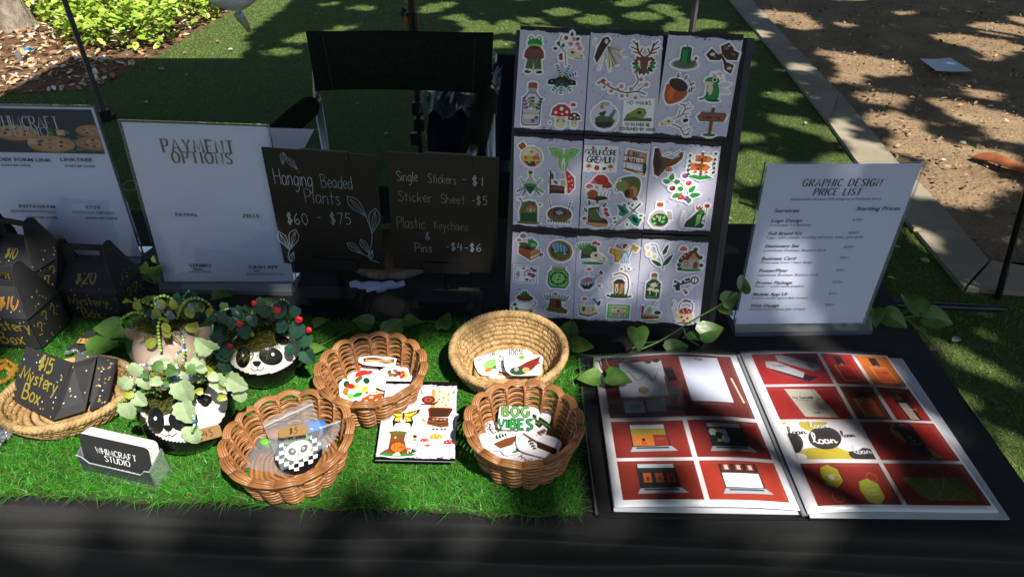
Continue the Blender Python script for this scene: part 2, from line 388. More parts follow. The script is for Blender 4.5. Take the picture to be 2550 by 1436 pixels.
def scatter_leaves(c,size,nrml,ratio=.5,fold=.15):
    """4-vertex diamond leaves folded on the midrib -> V, quads as 2 tris each"""
    n=len(c); d=RNG.normal(size=(n,3)); nn=nrml/np.linalg.norm(nrml,axis=1)[:,None]; d-=nn*np.sum(d*nn,1)[:,None]; d/=np.linalg.norm(d,axis=1)[:,None]
    b=np.cross(nn,d); L=size[:,None]; r=ratio
    V=np.stack([c-d*L/2,c-d*L*.08+b*L*r/2+nn*L*fold,c+d*L*.28+b*L*r*.36+nn*L*fold*.8,c+d*L/2,c+d*L*.28-b*L*r*.36+nn*L*fold*.8,c-d*L*.08-b*L*r/2+nn*L*fold],1).reshape(-1,3)
    T=np.array([[0,1,3],[1,2,3],[0,3,5],[3,4,5]]); T=(T[None]+np.arange(n)[:,None,None]*6).reshape(-1,3); return V,T
def vary(base,n,a=.3,hue=.1):
    b=np.array(base); c=np.repeat(b[None],n,0)*RNG.uniform(1-a,1+a,(n,1)); return np.clip(c*(1+RNG.uniform(-hue,hue,(n,3))),0,1)
def in_poly(x,y,poly):
    r=np.zeros(len(x),bool); n=len(poly); j=n-1
    for i in range(n):
        xi,yi=poly[i];xj,yj=poly[j]; m=((yi>y)!=(yj>y))&(x<(xj-xi)*(y-yi)/(yj-yi+1e-12)+xi); r^=m; j=i
    return r
# ================================================================ ground and planting
def flat(name,poly,z,mat,kind='structure',th=0):
    g=G(); V=[(x,y,z) for x,y in poly]
    if th:
        n=len(V); W=[(x,y,z-th) for x,y in poly]; g.add(V+W,[tuple(range(n))]+[(i,n+i,n+(i+1)%n,(i+1)%n) for i in range(n)])
    else: g.add(V,[tuple(range(len(V)))])
    return g.build(name,mat,at=(0,0,0),kind=kind)
def px0(l,z=0): return [tuple(P(u,v,z)[:2]) for u,v in l]
DIRT=M('dry_dirt',(.37,.265,.155),.95,.2,col2=(.22,.15,.085),nscale=3,bump=1,bscale=45,bdist=.02)
TURFM=M('turf_base',(.11,.165,.042),.9,.2,col2=(.085,.13,.032),nscale=60,bump=1,bscale=300,bdist=.01)
MULCH=M('mulch',(.27,.16,.09),.95,.2,col2=(.11,.065,.04),nscale=14,bump=1,bscale=70,bdist=.02)
CONC=M('concrete',(.40,.35,.26),.85,.3,col2=(.30,.26,.19),nscale=5,bump=.5,bscale=180,bdist=.003)
flat('ground',[(-150,-60),(150,-60),(150,250),(-150,250)],-.012,DIRT)
curbL=px0([(1819,0),(1935,138),(2067,307),(2131,397),(2258,545),(2401,714)],.02)
d0=np.array(curbL[0])-np.array(curbL[1]); far=tuple(np.array(curbL[0])+d0/np.linalg.norm(d0)*14)
c1=tuple(P(2401,714,.02)[:2]); c2=tuple(P(2550,727,.02)[:2]); dd=nrm(np.array(c2)-np.array(c1)); c3=tuple(np.array(c1)+dd*6)
bedpx=px0([(0,236),(237,223),(334,167),(384,145),(546,47),(600,12)])
bedN=np.array(bedpx[-1])-np.array(bedpx[-2]); bfar=tuple(np.array(bedpx[-1])+nrm(bedN)*9)
turf_poly=[(-12,-6)]+[c3[:1]+(-6,)]+[c3,c1]+curbL[::-1][1:]+[far,bfar]+bedpx[::-1]+[(-12,bedpx[0][1])]
flat('turf_lawn',turf_poly,0,TURFM)
bed=[(-14,bedpx[0][1])]+bedpx+[bfar,(bfar[0]-6,bfar[1]+2),(-14,bfar[1]+2)]
flat('planting_bed_soil',bed,.002,MULCH)
# kerb: three cast lengths with open joints
kr=px0([(1872,0),(1978,114),(2089,228),(2231,397),(2348,513),(2462,646)],.02); kl=curbL
drf=nrm(np.array(kr[0])-np.array(kr[1])); kfar=tuple(np.array(kr[0])+drf*14)
g=G()
def kslab(nm,poly,kids=None):
    n=len(poly); g=G(); V=[(x,y,.02) for x,y in poly]+[(x,y,-.1) for x,y in poly]
    g.add(V,[tuple(range(n))]+[(i,n+i,n+(i+1)%n,(i+1)%n) for i in range(n)]); return g.build('kerb',CONC,kind='structure')
def lerp(a,b,t): return tuple(np.array(a)*(1-t)+np.array(b)*t)
kslab('k',[kl[2],kl[1],kl[0],far,kfar,kr[0],kr[1],kr[2]][::-1])
kslab('k',[kl[5],kl[4],kl[3],lerp(kl[2],kl[3],.01),lerp(kr[2],kr[3],.01),kr[3],kr[4],kr[5]][::-1])
e1=np.array(kr[5]);e2=np.array(P(2550,661,.02)[:2]); ed=nrm(e2-e1)
kslab('k',[tuple(np.array(kl[5])+dd*.012),c3,tuple(e1+ed*6),tuple(e1+ed*.012)][::1])
# turf pile
N=230000; x=np.r_[RNG.uniform(-5,2.2,N),RNG.uniform(.7,2.8,90000)]; y=np.r_[2.3+6.5*RNG.random(N)**1.6,RNG.uniform(.35,2.6,90000)]
keep=in_poly(x,y,turf_poly); x=x[keep];y=y[keep]; n=len(x)
gc=vary((.155,.225,.056),n,.13,.05)
V,T,Cc=blades(np.column_stack([x,y,np.zeros(n)]),RNG.uniform(.003,.009,n),RNG.uniform(.003,.005,n)*(1+.25*(y-2)),RNG.normal(0,.008,(n,2)),gc,seg=1)
GRM=M('grass_blade',attr=True,rough=.45,spec=.3)
fast('turf_pile',V,T,M('turf_blade',attr=True,rough=.6,spec=.25),Cc,kind='stuff')
# leaf litter
def litter(name,poly,N,sz,cols,box,z=.008,zr=.02):
    x=RNG.uniform(box[0],box[1],N);y=RNG.uniform(box[2],box[3],N); k=in_poly(x,y,poly); x=x[k];y=y[k];n=len(x)
    nr=np.column_stack([RNG.normal(0,.35,(n,2)),np.ones(n)]); V,T=scatter_leaves(np.column_stack([x,y,z+zr*RNG.random(n)]),RNG.uniform(*sz,n),nr,.5,.06)
    ci=RNG.integers(0,len(cols),n); C=np.array([cols[i] for i in ci])*RNG.uniform(.7,1.2,(n,1)); return fast(name,V,T,M('dry_leaf',attr=True,rough=.8,spec=.2),np.repeat(C,4,0),kind='stuff')
LC=[(.62,.5,.32),(.75,.66,.46),(.4,.24,.12),(.3,.17,.09),(.55,.36,.18),(.8,.74,.6)]
litter('bed_leaf_litter',bed,9000,(.02,.075),LC,(-7,-2,4,8))
dirt_poly=[kfar]+kr+[tuple(e1+ed*6),(12,20),(kfar[0]+6,22)]
litter('dirt_leaf_litter',dirt_poly,5200,(.012,.045),[(.34,.23,.13),(.42,.3,.18),(.2,.12,.07),(.14,.08,.05),(.55,.42,.26)],(1.2,6,2,9),.002,.008)
litter('dirt_grit',dirt_poly,16000,(.006,.016),[(.36,.25,.15),(.24,.15,.09),(.16,.1,.06),(.45,.34,.22)],(1.2,5,2,8),.0,.004)
# vinca
vp=px0([(-400,130),(0,100),(97,96),(195,122),(278,138),(404,132),(474,88),(548,50),(600,5),(640,-60)]); vp=vp+[(vp[-1][0]+.3,vp[-1][1]+3),(-12,12),(-12,vp[0][1])]
N=38000; x=RNG.uniform(-8,-1.2,N);y=RNG.uniform(4.8,10,N);k=in_poly(x,y,vp);k&=(((x-P(38,70,0)[0])**2+(y-P(38,70,0)[1]+.25)**2)>.16)|(y>P(38,70,0)[1]+.1); x=x[k];y=y[k];n=len(x)
hh=.10+.10*np.sin(x*3.1)*np.sin(y*2.3)+.05*np.sin(x*9+y*7); z=np.clip(RNG.uniform(.0,1,n)**.6*(.16+hh),.01,.5)
nr=np.column_stack([RNG.normal(0,.55,(n,2)),np.ones(n)]); V,T=scatter_leaves(np.column_stack([x,y,z]),RNG.uniform(.05,.095,n),nr,.52,.07)
C=np.where(RNG.random((n,1))<.3,np.array([[.46,.55,.10]]),np.array([[.26,.42,.035]]))*RNG.uniform(.6,1.35,(n,1))
o=fast('vinca_ground_cover',V,T,M('vinca_leaf',attr=True,rough=.32,spec=.5),np.repeat(C,4,0),kind='stuff')
# sprinkler head and blue cap in the bed
t=thing('sprinkler_head','small grey sprinkler head poking out of the sunlit mulch','sprinkler',P(50,150,0))
b=WP[t.name]; G().lathe([(.0,.055),(.02,.055),(.022,.04),(.022,0)],b,14).build('body',M('grey_plastic',(.2,.2,.21),.5),t)
G().lathe([(.0,.062),(.008,.06),(.01,.055)],b,10).build('nozzle',BLK,t)
tag(G().lathe([(0,.015),(.03,.014),(.035,0)],P(71,124,0),14).build('bottle_cap',M('blue_plastic',(.03,.35,.8),.4)),'small bright blue cap lying on the mulch','cap')
# ================================================================ trees
BARK=M('bark',(.42,.36,.29),.95,.2,col2=(.2,.16,.125),nscale=22,bump=1,bscale=38,bdist=.03,stretch=(1,1,.35))
def trunk(pts,r,t,k=22):
    g=G(); p=cr(pts,6); rr=np.interp(np.linspace(0,1,len(p)),np.linspace(0,1,len(r)),r); g.tube(p,rr,k,cap=False); o=g.build('trunk',BARK,t,smooth=True); return o
tb=P(38,70,0); tt=thing('tree','grey barked tree trunk rising from the bright ground cover at the back left','tree',tb)
g=G(); zz=np.linspace(0,3.6,60); V=[];k=40
for z in zz:
    for j in range(k):
        a=2*math.pi*j/k; r=(.125+.05*math.exp(-z*7)-.012*z)*(1+.035*math.sin(a*9+z*14+2*math.sin(z*9))+.03*math.sin(a*17-z*23)+.02*math.sin(a*5+z*41)); V.append(tb+np.array([r*math.cos(a)-.11*z,r*math.sin(a),z]))
g.add(V,[(i*k+j,i*k+(j+1)%k,(i+1)*k+(j+1)%k,(i+1)*k+j) for i in range(59) for j in range(k)]); g.build('trunk',BARK,tt,smooth=True)
g=G(); 
for a in range(5):
    s0=tb+np.array([-.38,0,3.5]); an=a*1.3+1.2; s1=s0+np.array([math.cos(an)*1.2-.6,math.sin(an)*.9+.8,1.0+.2*a]); g.tube([s0,(s0+s1)/2+np.array([0,0,.2]),s1],[.06,.04,.015],8)
g.build('limb',BARK,tt,smooth=True)
n=6000; c=tb+np.array([-1.1,.9,4.9])+RNG.normal(size=(n,3))*np.array([.8,.7,.45]); V,T=scatter_leaves(c,RNG.uniform(.07,.12,n),RNG.normal(size=(n,3))+[0,0,1],.45)
CROWN=M('tree_leaf',attr=True,rough=.5,spec=.3)
fast('crown',V,T,CROWN,np.repeat(vary((.05,.10,.025),n),4,0),parent=tt)
# shade trees behind the camera, crowns overhead: gaps where the photograph shows sun
TAN=math.tan(ELEV)
def gsp(p): return np.asarray(p)[:2]+SH[:2]*p[2]/TAN
LIT=[]
def lit(l,z=None,y=None):
    for u,v,r in l:
        p=P(u,v,z) if y is None else PY(u,v,y); q=gsp(p); LIT.append((q[0],q[1],r*(.36 if y==.93 else .42 if y else .62 if z else .7)))
lit([(20,1185,.06),(120,1190,.06),(250,1195,.06),(370,1195,.06),(470,1185,.05),(560,1200,.045),(20,1090,.05),(150,1100,.05),(330,1060,.04),(20,900,.04),(130,870,.03),(540,1130,.04),(640,1230,.04),(740,1235,.04),(160,1010,.05),(60,990,.05),(270,960,.04),
 (900,1100,.03),(1000,1010,.04),(1070,1080,.05),(990,1130,.05),(1090,1150,.035),(1110,870,.03),(1090,960,.03),(1400,960,.025),(1150,1180,.02),(770,870,.025),(880,1180,.025)],.755)
lit([(600,1080,.045),(700,1020,.05),(790,1150,.045),(660,1190,.05),(850,1040,.035),(620,1000,.03),(720,1110,.05),(830,930,.04),(930,980,.045),(1010,930,.035),(880,1020,.04),(960,1010,.045),(1000,860,.02),(1180,880,.032),(1250,850,.03),(1320,820,.02),(1210,820,.02),(1270,900,.02)],.785)
lit([(690,880,.028),(655,910,.02),(725,860,.02),(530,1000,.03),(545,940,.022),(430,880,.018),(400,770,.022),(480,750,.014),(650,770,.018),(715,760,.012),(470,880,.015),(325,780,.015)],.81)
lit([(1850,1235,.035),(1940,1225,.035),(1790,1200,.025),(1880,920,.02),(1900,965,.025),(1860,890,.015),(2080,930,.02),(1990,1000,.025),(2050,1075,.035),(1970,1100,.03),(2120,1110,.02),(2180,900,.018),(2060,1190,.025),(2250,1020,.012),(1490,900,.012),(1615,905,.014),(1700,960,.02),(1590,970,.014),(2050,1270,.02),(2330,1080,.012),(1590,1240,.01),(1670,1090,.012)],.757)
lit([(40,640,.02),(60,700,.018),(20,760,.016)],.84)
lit([(1555,610,.022),(1575,655,.017),(1545,700,.015),(1530,750,.012),(1755,425,.013),(1770,455,.011),(1305,500,.009),(1430,520,.01),(1395,720,.007)],y=.95)
lit([(2110,520,.012),(2080,570,.015),(2050,620,.016),(2010,680,.017),(1960,720,.018),(1890,740,.018),(1930,785,.018),(2000,790,.014),(1860,790,.016),(2110,780,.008)],y=.93)
lit([(430,620,.013),(445,665,.015),(470,690,.012),(650,660,.010),(665,600,.007),(395,560,.008)],y=1.0)
lit([(1290,1040,.02),(1330,1100,.016),(1250,1120,.016),(1240,1060,.012)],.76)
lit([(1450,1300,.02),(1000,1300,.016),(1200,1305,.03),(300,1330,.02),(80,1310,.02),(560,1310,.02)],.742)
lit([(2420,905,.05),(2370,880,.05),(2490,930,.05),(2290,950,.05),(2380,1000,.05),(2520,1110,.04),(1850,440,.14),(1880,400,.15),(1960,300,.1),(1950,240,.12),(2100,400,.12),(1840,520,.10),(1860,340,.1),(2200,240,.2),(2230,300,.2),(2300,360,.22),(2400,440,.25),(2300,470,.16),(2120,195,.12),(1990,60,.15),(2060,130,.1),(2500,70,.3),(2520,330,.2),(2450,230,.13),(1870,90,.15),(1930,30,.13),(2470,390,.2),
 (2085,320,.10),(2190,430,.12),(1990,175,.1),(2150,370,.12),(2300,600,.04),(2420,500,.07),(2110,60,.08),(2250,30,.1),(700,130,.14),(760,95,.18),(900,20,.12),(860,70,.1),(1180,60,.15),(1140,45,.12),(1240,110,.15),(1260,60,.12),(1400,30,.18),(1480,50,.2),(1600,40,.2),(1650,20,.16),(1560,10,.15),(1320,50,.14),(1760,60,.2)],0.)
LIT=np.array(LIT); LIT=LIT
W_=[(RNG.normal(size=2),RNG.uniform(0,6.28),RNG.uniform(.5,1.4)) for _ in range(26)]
def fbm(x,y):
    f=0
    for d,ph,wl in W_:
        d=d/np.linalg.norm(d); f=f+np.sin((x*d[0]+y*d[1])*2*math.pi/wl+ph)*wl**.5
    return f/math.sqrt(26/2)
st=.05; gx,gy=np.meshgrid(np.arange(-2.3,6.2,st),np.arange(.2,11.5,st)); gx=gx.ravel();gy=gy.ravel(); gx=gx+RNG.uniform(-.02,.02,len(gx)); gy=gy+RNG.uniform(-.02,.02,len(gy))
f=fbm(gx,gy); tabzone=(gy<2.15)&(gx<.95)
cov=np.where(tabzone,True,f<1.3)
xb=np.interp(gy,[1.9,4.6,8],[-2.2,P(650,145,0)[0],P(600,0,0)[0]-.3]); cov&=~((gx<xb)&(gy>2.2)); cov&=~((gy>8.5)&(gx<-1.5))
for a,b_,r in LIT: cov&=((gx-a)**2+(gy-b_)**2)>(r+.036)**2
gx=gx[cov];gy=gy[cov]; tz=(gy<2.15)&(gx<.95)
rep=4; gx=np.repeat(gx,rep)+RNG.uniform(-.025,.025,len(gx)*rep);gy=np.repeat(gy,rep)+RNG.uniform(-.025,.025,len(gy)*rep)
z=RNG.uniform(4.6,5.8,len(gx))
c=np.column_stack([gx-SH[0]*z/TAN,gy-SH[1]*z/TAN,z]); n=len(c)
szl=np.full(n,.105)
near=np.zeros(n,bool)
for a,b_,r in LIT: near|=((gx-a)**2+(gy-b_)**2)<(r+.11)**2
szl[near]=.062
k_=np.repeat(np.where(near)[0],3); c=np.vstack([c,c[k_]+RNG.normal(0,.012,(len(k_),3))]); szl=np.r_[szl,np.full(len(k_),.062)]; n=len(c)
nr=RNG.normal(size=(n,3))*.6+SUN; V,T=scatter_leaves(c,szl,nr,.62,.08); Cl=np.repeat(vary((.05,.10,.025),n),4,0)
trunks=[np.array([5.6,-5.2,0]),np.array([9.2,-.2,0])]; own=np.linalg.norm(c[:,None,:2]-np.array([t_[:2]-np.array([1.2,-1.5]) for t_ in trunks])[None],axis=2).argmin(1)
for i,tp in enumerate(trunks):
    t=thing('shade_tree',['broad leafy tree standing behind the photographer and shading the stall','leafy tree standing beyond the right side and shading the dirt'][i],'tree',tp)
    top=tp+np.array([-.5,.6,3.8]); trunk([tp,tp+np.array([-.1,.1,1.5]),top],[.24,.19,.16],t)
    cc_=c[own==i]; 
    for j in range(9):
        e_=cc_[RNG.integers(0,len(cc_))]; m_=(top+e_)/2+np.array([0,0,.35]); g=G(); g.tube(cr([top,m_,e_],5),np.linspace(.07,.012,11),8); g.build('limb',BARK,t,smooth=True)
    sel=np.repeat(own==i,4); vs=np.repeat(own==i,6); idx=np.cumsum(vs)-1; fast('crown',V[vs],idx[T[sel]],CROWN,Cl[sel],parent=t)
# ================================================================ canopy tent
LEGM=M('powder_coated_leg',(.09,.09,.095),.45)
L0=P(265,298,0); L1=P(1690,300,0); dx=nrm(L1-L0); dy=np.array([-dx[1],dx[0],0]); SZ=np.linalg.norm(L1-L0); SY=3.2
cor=[L0,L1,L1-dy*SY,L0-dy*SY]
t=thing('canopy_tent','dark legged pop-up canopy tent shading the lawn behind the table','tent',L0)
EH=2.02
for i,cn in enumerate(cor):
    if i==0:
        tp=PY(160,0,cn[1]); tp=cn+(tp-cn)*(EH/tp[2])
    else: tp=cn+np.array([0,0,EH])
    cn_=tp-(tp-cn)/np.linalg.norm(tp-cn)*0; a=nrm(tp-cn)
    g=G(); g.tube([cn,tp],.017,4); 
    lg=g.build('leg',LEGM,t)
    q=G(); q.box(cn+np.array([0,0,.012]),(.075,.075,.02)); q.box(cn+np.array([0,0,.035]),(.05,.05,.04)); q.build('foot',BLK,lg)
    if i==0: cor0t=tp
ctr=sum(cor)/4+np.array([0,0,3.05]); tops=[c_+np.array([0,0,EH]) for c_ in cor]; g=G()
g.add(tops+[ctr]+[q-np.array([0,0,.22]) for q in tops],[(0,1,4),(1,2,4),(2,3,4),(3,0,4)]+[(i,(i+1)%4,5+(i+1)%4,5+i) for i in range(4)]); g.build('roof',M('canopy_fabric',(.10,.12,.2),.8),t)
for i in range(4):
    a,b=tops[i],tops[(i+1)%4]; g=G(); g.tube([a-[0,0,.03],b-[0,0,.03]],.01,6); g.build('truss_bar',LEGM,t)
# pole with clamp standing behind the chair
pb=P(1048,400,0.); t=thing('stand_pole','thin black pole with a cam clamp and orange strap behind the director chair','pole',pb)
top=PY(1020,0,pb[1]); top=pb+(top-pb)*1.9; mid=PY(1027,48,pb[1])
ax=nrm(top-pb); bpt=PY(1040,240,pb[1])
G().tube([pb,mid],.012,10).build('lower_tube',BLK,t); G().tube([mid-ax*.02,top],.0165,10).build('upper_tube',M('dark_maroon_tube',(.03,.018,.018),.4),t)
G().tube([mid-ax*.08,mid+ax*.03],.024,10).build('collar',BLK,t)
g=G(); q=PY(1010,20,pb[1]-.01); g.tube(cr([q,PY(1003,30,pb[1]-.01),PY(1010,42,pb[1]-.01)],4),.012,6); lv=g.build('cam_lever',BLK,t)
g=G(); g.tube(cr([PY(1008,40,pb[1]-.02),PY(1011,52,pb[1]-.02),PY(1007,66,pb[1]-.02)],4),[.009]*9,6); g.build('strap',M('orange_strap',(.5,.1,.03),.6),t)
g=G(); 
for u,v in ((1040,270),(1044,310),(1036,345)): g.box(PY(u,v,pb[1]-.02),(.05,.03,.06))
g.build('clamp',BLK,t)
g=G(); g.tube(cr([PY(1052,232,pb[1]-.03),PY(1050,300,pb[1]-.03),PY(1062,340,pb[1]-.03),PY(1078,385,pb[1]-.03)],5),.005,5); g.build('cord',M('grey_cord',(.25,.24,.23),.7),t)
# right hand thin poles
fb=P(2484,742,0); t=thing('black_stand','black metal stand leg with a floor bar at the right edge of the lawn','stand',fb)
up=PY(2550,505,fb[1]); G().tube([fb,fb+(up-fb)*3.2],.0115,8).build('upright',BLK,t)
g=G(); g.tube([P(2215,757,.02),P(2500,768,.02)],.012,8); g.build('floor_bar',BLK,t)
# ================================================================ director chair
CAN=M('green_canvas',(.020,.036,.024),.95,.04,noise=.35,nscale=90,bump=.4,bscale=700,bdist=.001); ALU=M('aluminium_tube',(.42,.43,.45),.35,metal=.8)
yb=1.93
chair=thing('director_chair','dark green canvas director chair with grey tube frame behind the table','chair',(-.45,1.75,0))
TL,TR_,BR,BL=PY(762,80,yb),PY(1228,84,yb),PY(1222,238,yb-.01),PY(785,228,yb-.01)
g=G(); nx,ny=24,8; V=[]
for j in range(ny+1):
    for i in range(nx+1):
        a=i/nx;b=j/ny; p=(1-a)*(1-b)*BL+a*(1-b)*BR+(1-a)*b*TL+a*b*TR_; p=p+np.array([0,.035*math.sin(math.pi*a)+.004*math.sin(a*9+b*4),-.012*math.sin(math.pi*a)*b*.6]); V.append(p)
Fs=[(j*(nx+1)+i,j*(nx+1)+i+1,(j+1)*(nx+1)+i+1,(j+1)*(nx+1)+i) for j in range(ny) for i in range(nx)]
V=np.array(V); n=len(V); g.add(np.vstack([V,V+[0,.012,0]]),Fs+[tuple(n+i for i in f[::-1]) for f in Fs]); g.build('backrest',CAN,chair,smooth=True)
for u0,u1,a in ((783,800,0),(1222,1215,1)):
    g=G()
    for q in (0,): g.tube([PY(u0+(4 if not a else -14),95,yb+.022),PY(u0+(6 if not a else -8),235,yb+.016),PY(u1+4,330 if not a else 400,yb)],.0115,10)
    g.build('back_post',ALU,chair)
for x0,s in ((TL[0]+.045,1),(TR_[0]-.05,-1)):
    g=G(); yv=yb-.012; g.tube([np.array([x0,yb+.0,TL[2]-.008]),np.array([x0+.01*s,yb-.01,BL[2]+.006])],.0015,4); g.build('seam',M('canvas_thread',(.03,.045,.03),.9),chair)
arms=[((776,262),(660,372),1.84,1.52),((1217,238),(1178,372),1.86,1.50)]
for (a,b,y0,y1) in arms:
    A=PY(*a,y0);B=PY(*b,y1); g=G(); p=cr([A,(A+B)/2+[0,0,.005],B],6); g.tube(p,[.024]+[.03]*(len(p)-2)+[.028],14); g.build('arm_pad',CAN,chair,smooth=True)
    d=nrm(B-A); g=G(); g.tube(cr([A-d*.05,B+d*.03,B+d*.09-[0,0,.03],B+d*.10-[0,0,.4]],5),.0125,10); g.tube([A-d*.03+[0,.02,0],A-d*.03+[0,.02,-.75]],.0125,8); g.build('arm_tube',ALU,chair,smooth=True)
g=G(); g.box((-.33,1.72,.47),(.50,.42,.012)); g.build('seat',CAN,chair)
for s in (-1,1):
    g=G(); g.tube([(-.33+.25*s,1.5,.02),(-.33-.25*s,1.5,.47)],.011,8); g.tube([(-.33+.25*s,1.93,.02),(-.33-.25*s,1.93,.47)],.011,8); g.build('leg',ALU,chair)
g=G(); g.tube([PY(787,322,1.9),PY(808,330,1.9)],.006,6); g.build('hinge_bar',ALU,chair)
# navy camp chair and plastic covered tote behind it
NAVY=M('navy_fabric',(.012,.017,.035),.85,.2,noise=.4,nscale=30,bump=.6,bscale=60,bdist=.004)
t=thing('camp_chair','dark navy folding camp chair half hidden behind the sticker display','chair',(.0,2.35,0)); yy=2.3
q=[PY(1238,138,yy+.1),PY(1420,145,yy+.1),PY(1420,400,yy),PY(1240,400,yy)]; g=G(); g.slab(q[::-1],(0,-1,0),.02); g.build('backrest',NAVY,t)
g=G(); c0=(q[2]+q[3])/2; g.box((c0[0],yy-.25,c0[2]-.06),(.5,.5,.03)); g.build('seat',NAVY,t)
for s in (-1,1):
    for yk in (yy-.48,yy+.02):
        g=G(); g.tube([(c0[0]+.25*s,yk,.0),(c0[0]+.24*s,yk,q[0][2] if yk>yy-.1 else c0[2]-.05)],.011,8); g.build('leg',BLK,t)
t=thing('tote_bag','dark navy fabric tote with crumpled clear plastic on top beside the pole','bag',P(1150,470,0))
a=PY(1062,262,2.05);b=PY(1222,262,2.05); g=G(); n0=14;V=[];Fs=[]
zz=np.linspace(0,a[2],8)
ring=[(a[0],2.05),(b[0],2.05),(b[0]+.02,2.5),(a[0]-.02,2.5)]
pts=[]
for i in range(4):
    for k in range(8): pts.append(lerp(ring[i],ring[(i+1)%4],k/8))
for zi,z in enumerate(zz):
    for k,(x,y) in enumerate(pts): V.append((x+.012*math.sin(k*1.7+z*20),y+.015*math.sin(k*1.1+z*25),z))
g.add(V,[(i*32+j,i*32+(j+1)%32,(i+1)*32+(j+1)%32,(i+1)*32+j) for i in range(7) for j in range(32)]); g.build('bag_body',NAVY,t,smooth=True)
g=G(); V=[];
for j in range(9):
    for i in range(17): V.append((a[0]-.02+(b[0]-a[0]+.04)*i/16,2.03+.5*j/8-.02*(j==0),a[2]+.02+.010*math.sin(i*.9+j*1.1)+.006*math.sin(i*2.3-j*2)-(.035+.01*math.sin(i*1.3) if j==0 else 0)))
g.add(V,[(j*17+i,j*17+i+1,(j+1)*17+i+1,(j+1)*17+i) for j in range(8) for i in range(16)]); g.build('plastic_cover',clear_mat('crumpled_plastic',rough=.15,haze=.10,tint=(.75,.85,.95)),t)
# ================================================================ table, cloth, artificial grass mat
XL,XR,YF,YB=-1.2,.627,.517,1.263
t=thing('folding_table','long folding table under the black cloth','table',(-.29,.89,0))
g=G(); g.box((-.29,.89,TZ-.03),(XR-XL-.02,YB-YF-.02,.04)); g.build('tabletop',M('table_plastic',(.5,.5,.5),.5),t)
for x in (-1.0,.42):
    for y in (.62,1.16): g=G(); g.tube([(x,y,0),(x,y,.69)],.014,8); g.build('leg',LEGM,t)
CLOTH=M('black_cloth',(.017,.017,.018),.9,.2,noise=.5,nscale=900,bump=1,bscale=1100,bdist=.001,sheen=.12)
nx=150; prof=[]
for y in np.linspace(YB,YF+.012,40): prof.append((y,TZ,0))
for a in np.linspace(0,math.pi/2,5)[1:]: prof.append((YF+.012-.012*math.sin(a),TZ-.012+.012*math.cos(a),0))
for z in np.r_[np.linspace(TZ-.016,TZ-.12,34),np.linspace(TZ-.14,.04,14)]: prof.append((YF,z,1))
V=[]
for y,z,dn in prof:
    for i in range(nx+1):
        x=XL+(XR-XL)*i/nx; dp=(TZ-z)
        if dn: yy_=y-.05*dp-.03*dp*math.sin(x*13+.6*math.sin(x*5))-.0025*math.sin(x*11+z*60)-.0045*math.exp(-((z-.700-.010*math.sin(x*3+1))/.006)**2)-.005*math.exp(-((z-.668-.008*math.sin(x*4))/.008)**2); zz_=z; 
        else: yy_=y; zz_=z+.0012*math.sin(x*17+y*9)*math.sin(y*23-x*4)+.0018*max(0,math.sin(y*48+x*2.2+math.sin(x*3)))**6*(y<.60)
        V.append((x,yy_,zz_))
n=len(prof); Fs=[(j*(nx+1)+i,j*(nx+1)+i+1,(j+1)*(nx+1)+i+1,(j+1)*(nx+1)+i)[::-1] for j in range(n-1) for i in range(nx)]
g=G(); g.add(V,Fs)
for xx,s in ((XR,1),(XL,-1)):   # side drops
    V=[]; m=30
    for z in np.linspace(TZ,.04,14):
        for i in range(m+1): y=YF+(YB-YF)*i/m; dp=TZ-z; V.append((xx+s*(.04*dp+.03*dp*math.sin(y*24)+.003*(dp>0)),y,z))
    g.add(V,[(j*(m+1)+i,j*(m+1)+i+1,(j+1)*(m+1)+i+1,(j+1)*(m+1)+i)[::-s] for j in range(13) for i in range(m)])
tc=g.build('tablecloth',CLOTH,at=(-.29,.89,TZ),smooth=True); tag(tc,'plain black cloth covering the long table and hanging down its front','tablecloth')
# mat
mx0,mx1,my0,my1=-1.08,.061,.522,.885
mat=thing('artificial_grass_mat','bright green artificial grass mat laid on the black tablecloth','grass mat',(-.5,.7,TZ))
g=G(); V=[];k=90
ed=[(mx0+(mx1-mx0)*i/k,my0+.0025*math.sin(i*1.3)+.002*math.sin(i*.37)) for i in range(k+1)]+[(mx1+.002*math.sin(j*2),my0+(my1-my0)*j/20) for j in range(1,20)]+[(mx1-(mx1-mx0)*i/k,my1) for i in range(k+1)]
n=len(ed); g.add([(x,y,TZ+.006) for x,y in ed]+[(x,y,TZ+.0025) for x,y in ed],[tuple(range(n))]+[(i,n+i,n+(i+1)%n,(i+1)%n) for i in range(n)])
g.build('backing',M('mat_backing',(.035,.07,.02),.9,.2,col2=(.06,.05,.03),nscale=40),mat)
N=95000; x=RNG.uniform(mx0,mx1,N);y=RNG.uniform(my0,my1,N)
tn=RNG.normal(0,.0085,(N,2))+.0022*np.column_stack([np.sin(x*60+y*23),np.sin(y*55-x*31)])
col=vary((.040,.215,.014),N,.4,.18); dk=RNG.random(N)<.25; col[dk]=vary((.075,.28,.03),dk.sum(),.3,.1); br=RNG.random(N)<.06; col[br]=vary((.16,.17,.06),br.sum())
V,T,Cc=blades(np.column_stack([x,y,np.full(N,TZ+.005)]),RNG.uniform(.005,.012,N),RNG.uniform(.0009,.0016,N),tn*1.5,col,seg=2,curl=.7)
fast('grass_pile',V,T,GRM,Cc,parent=mat,kind='stuff')
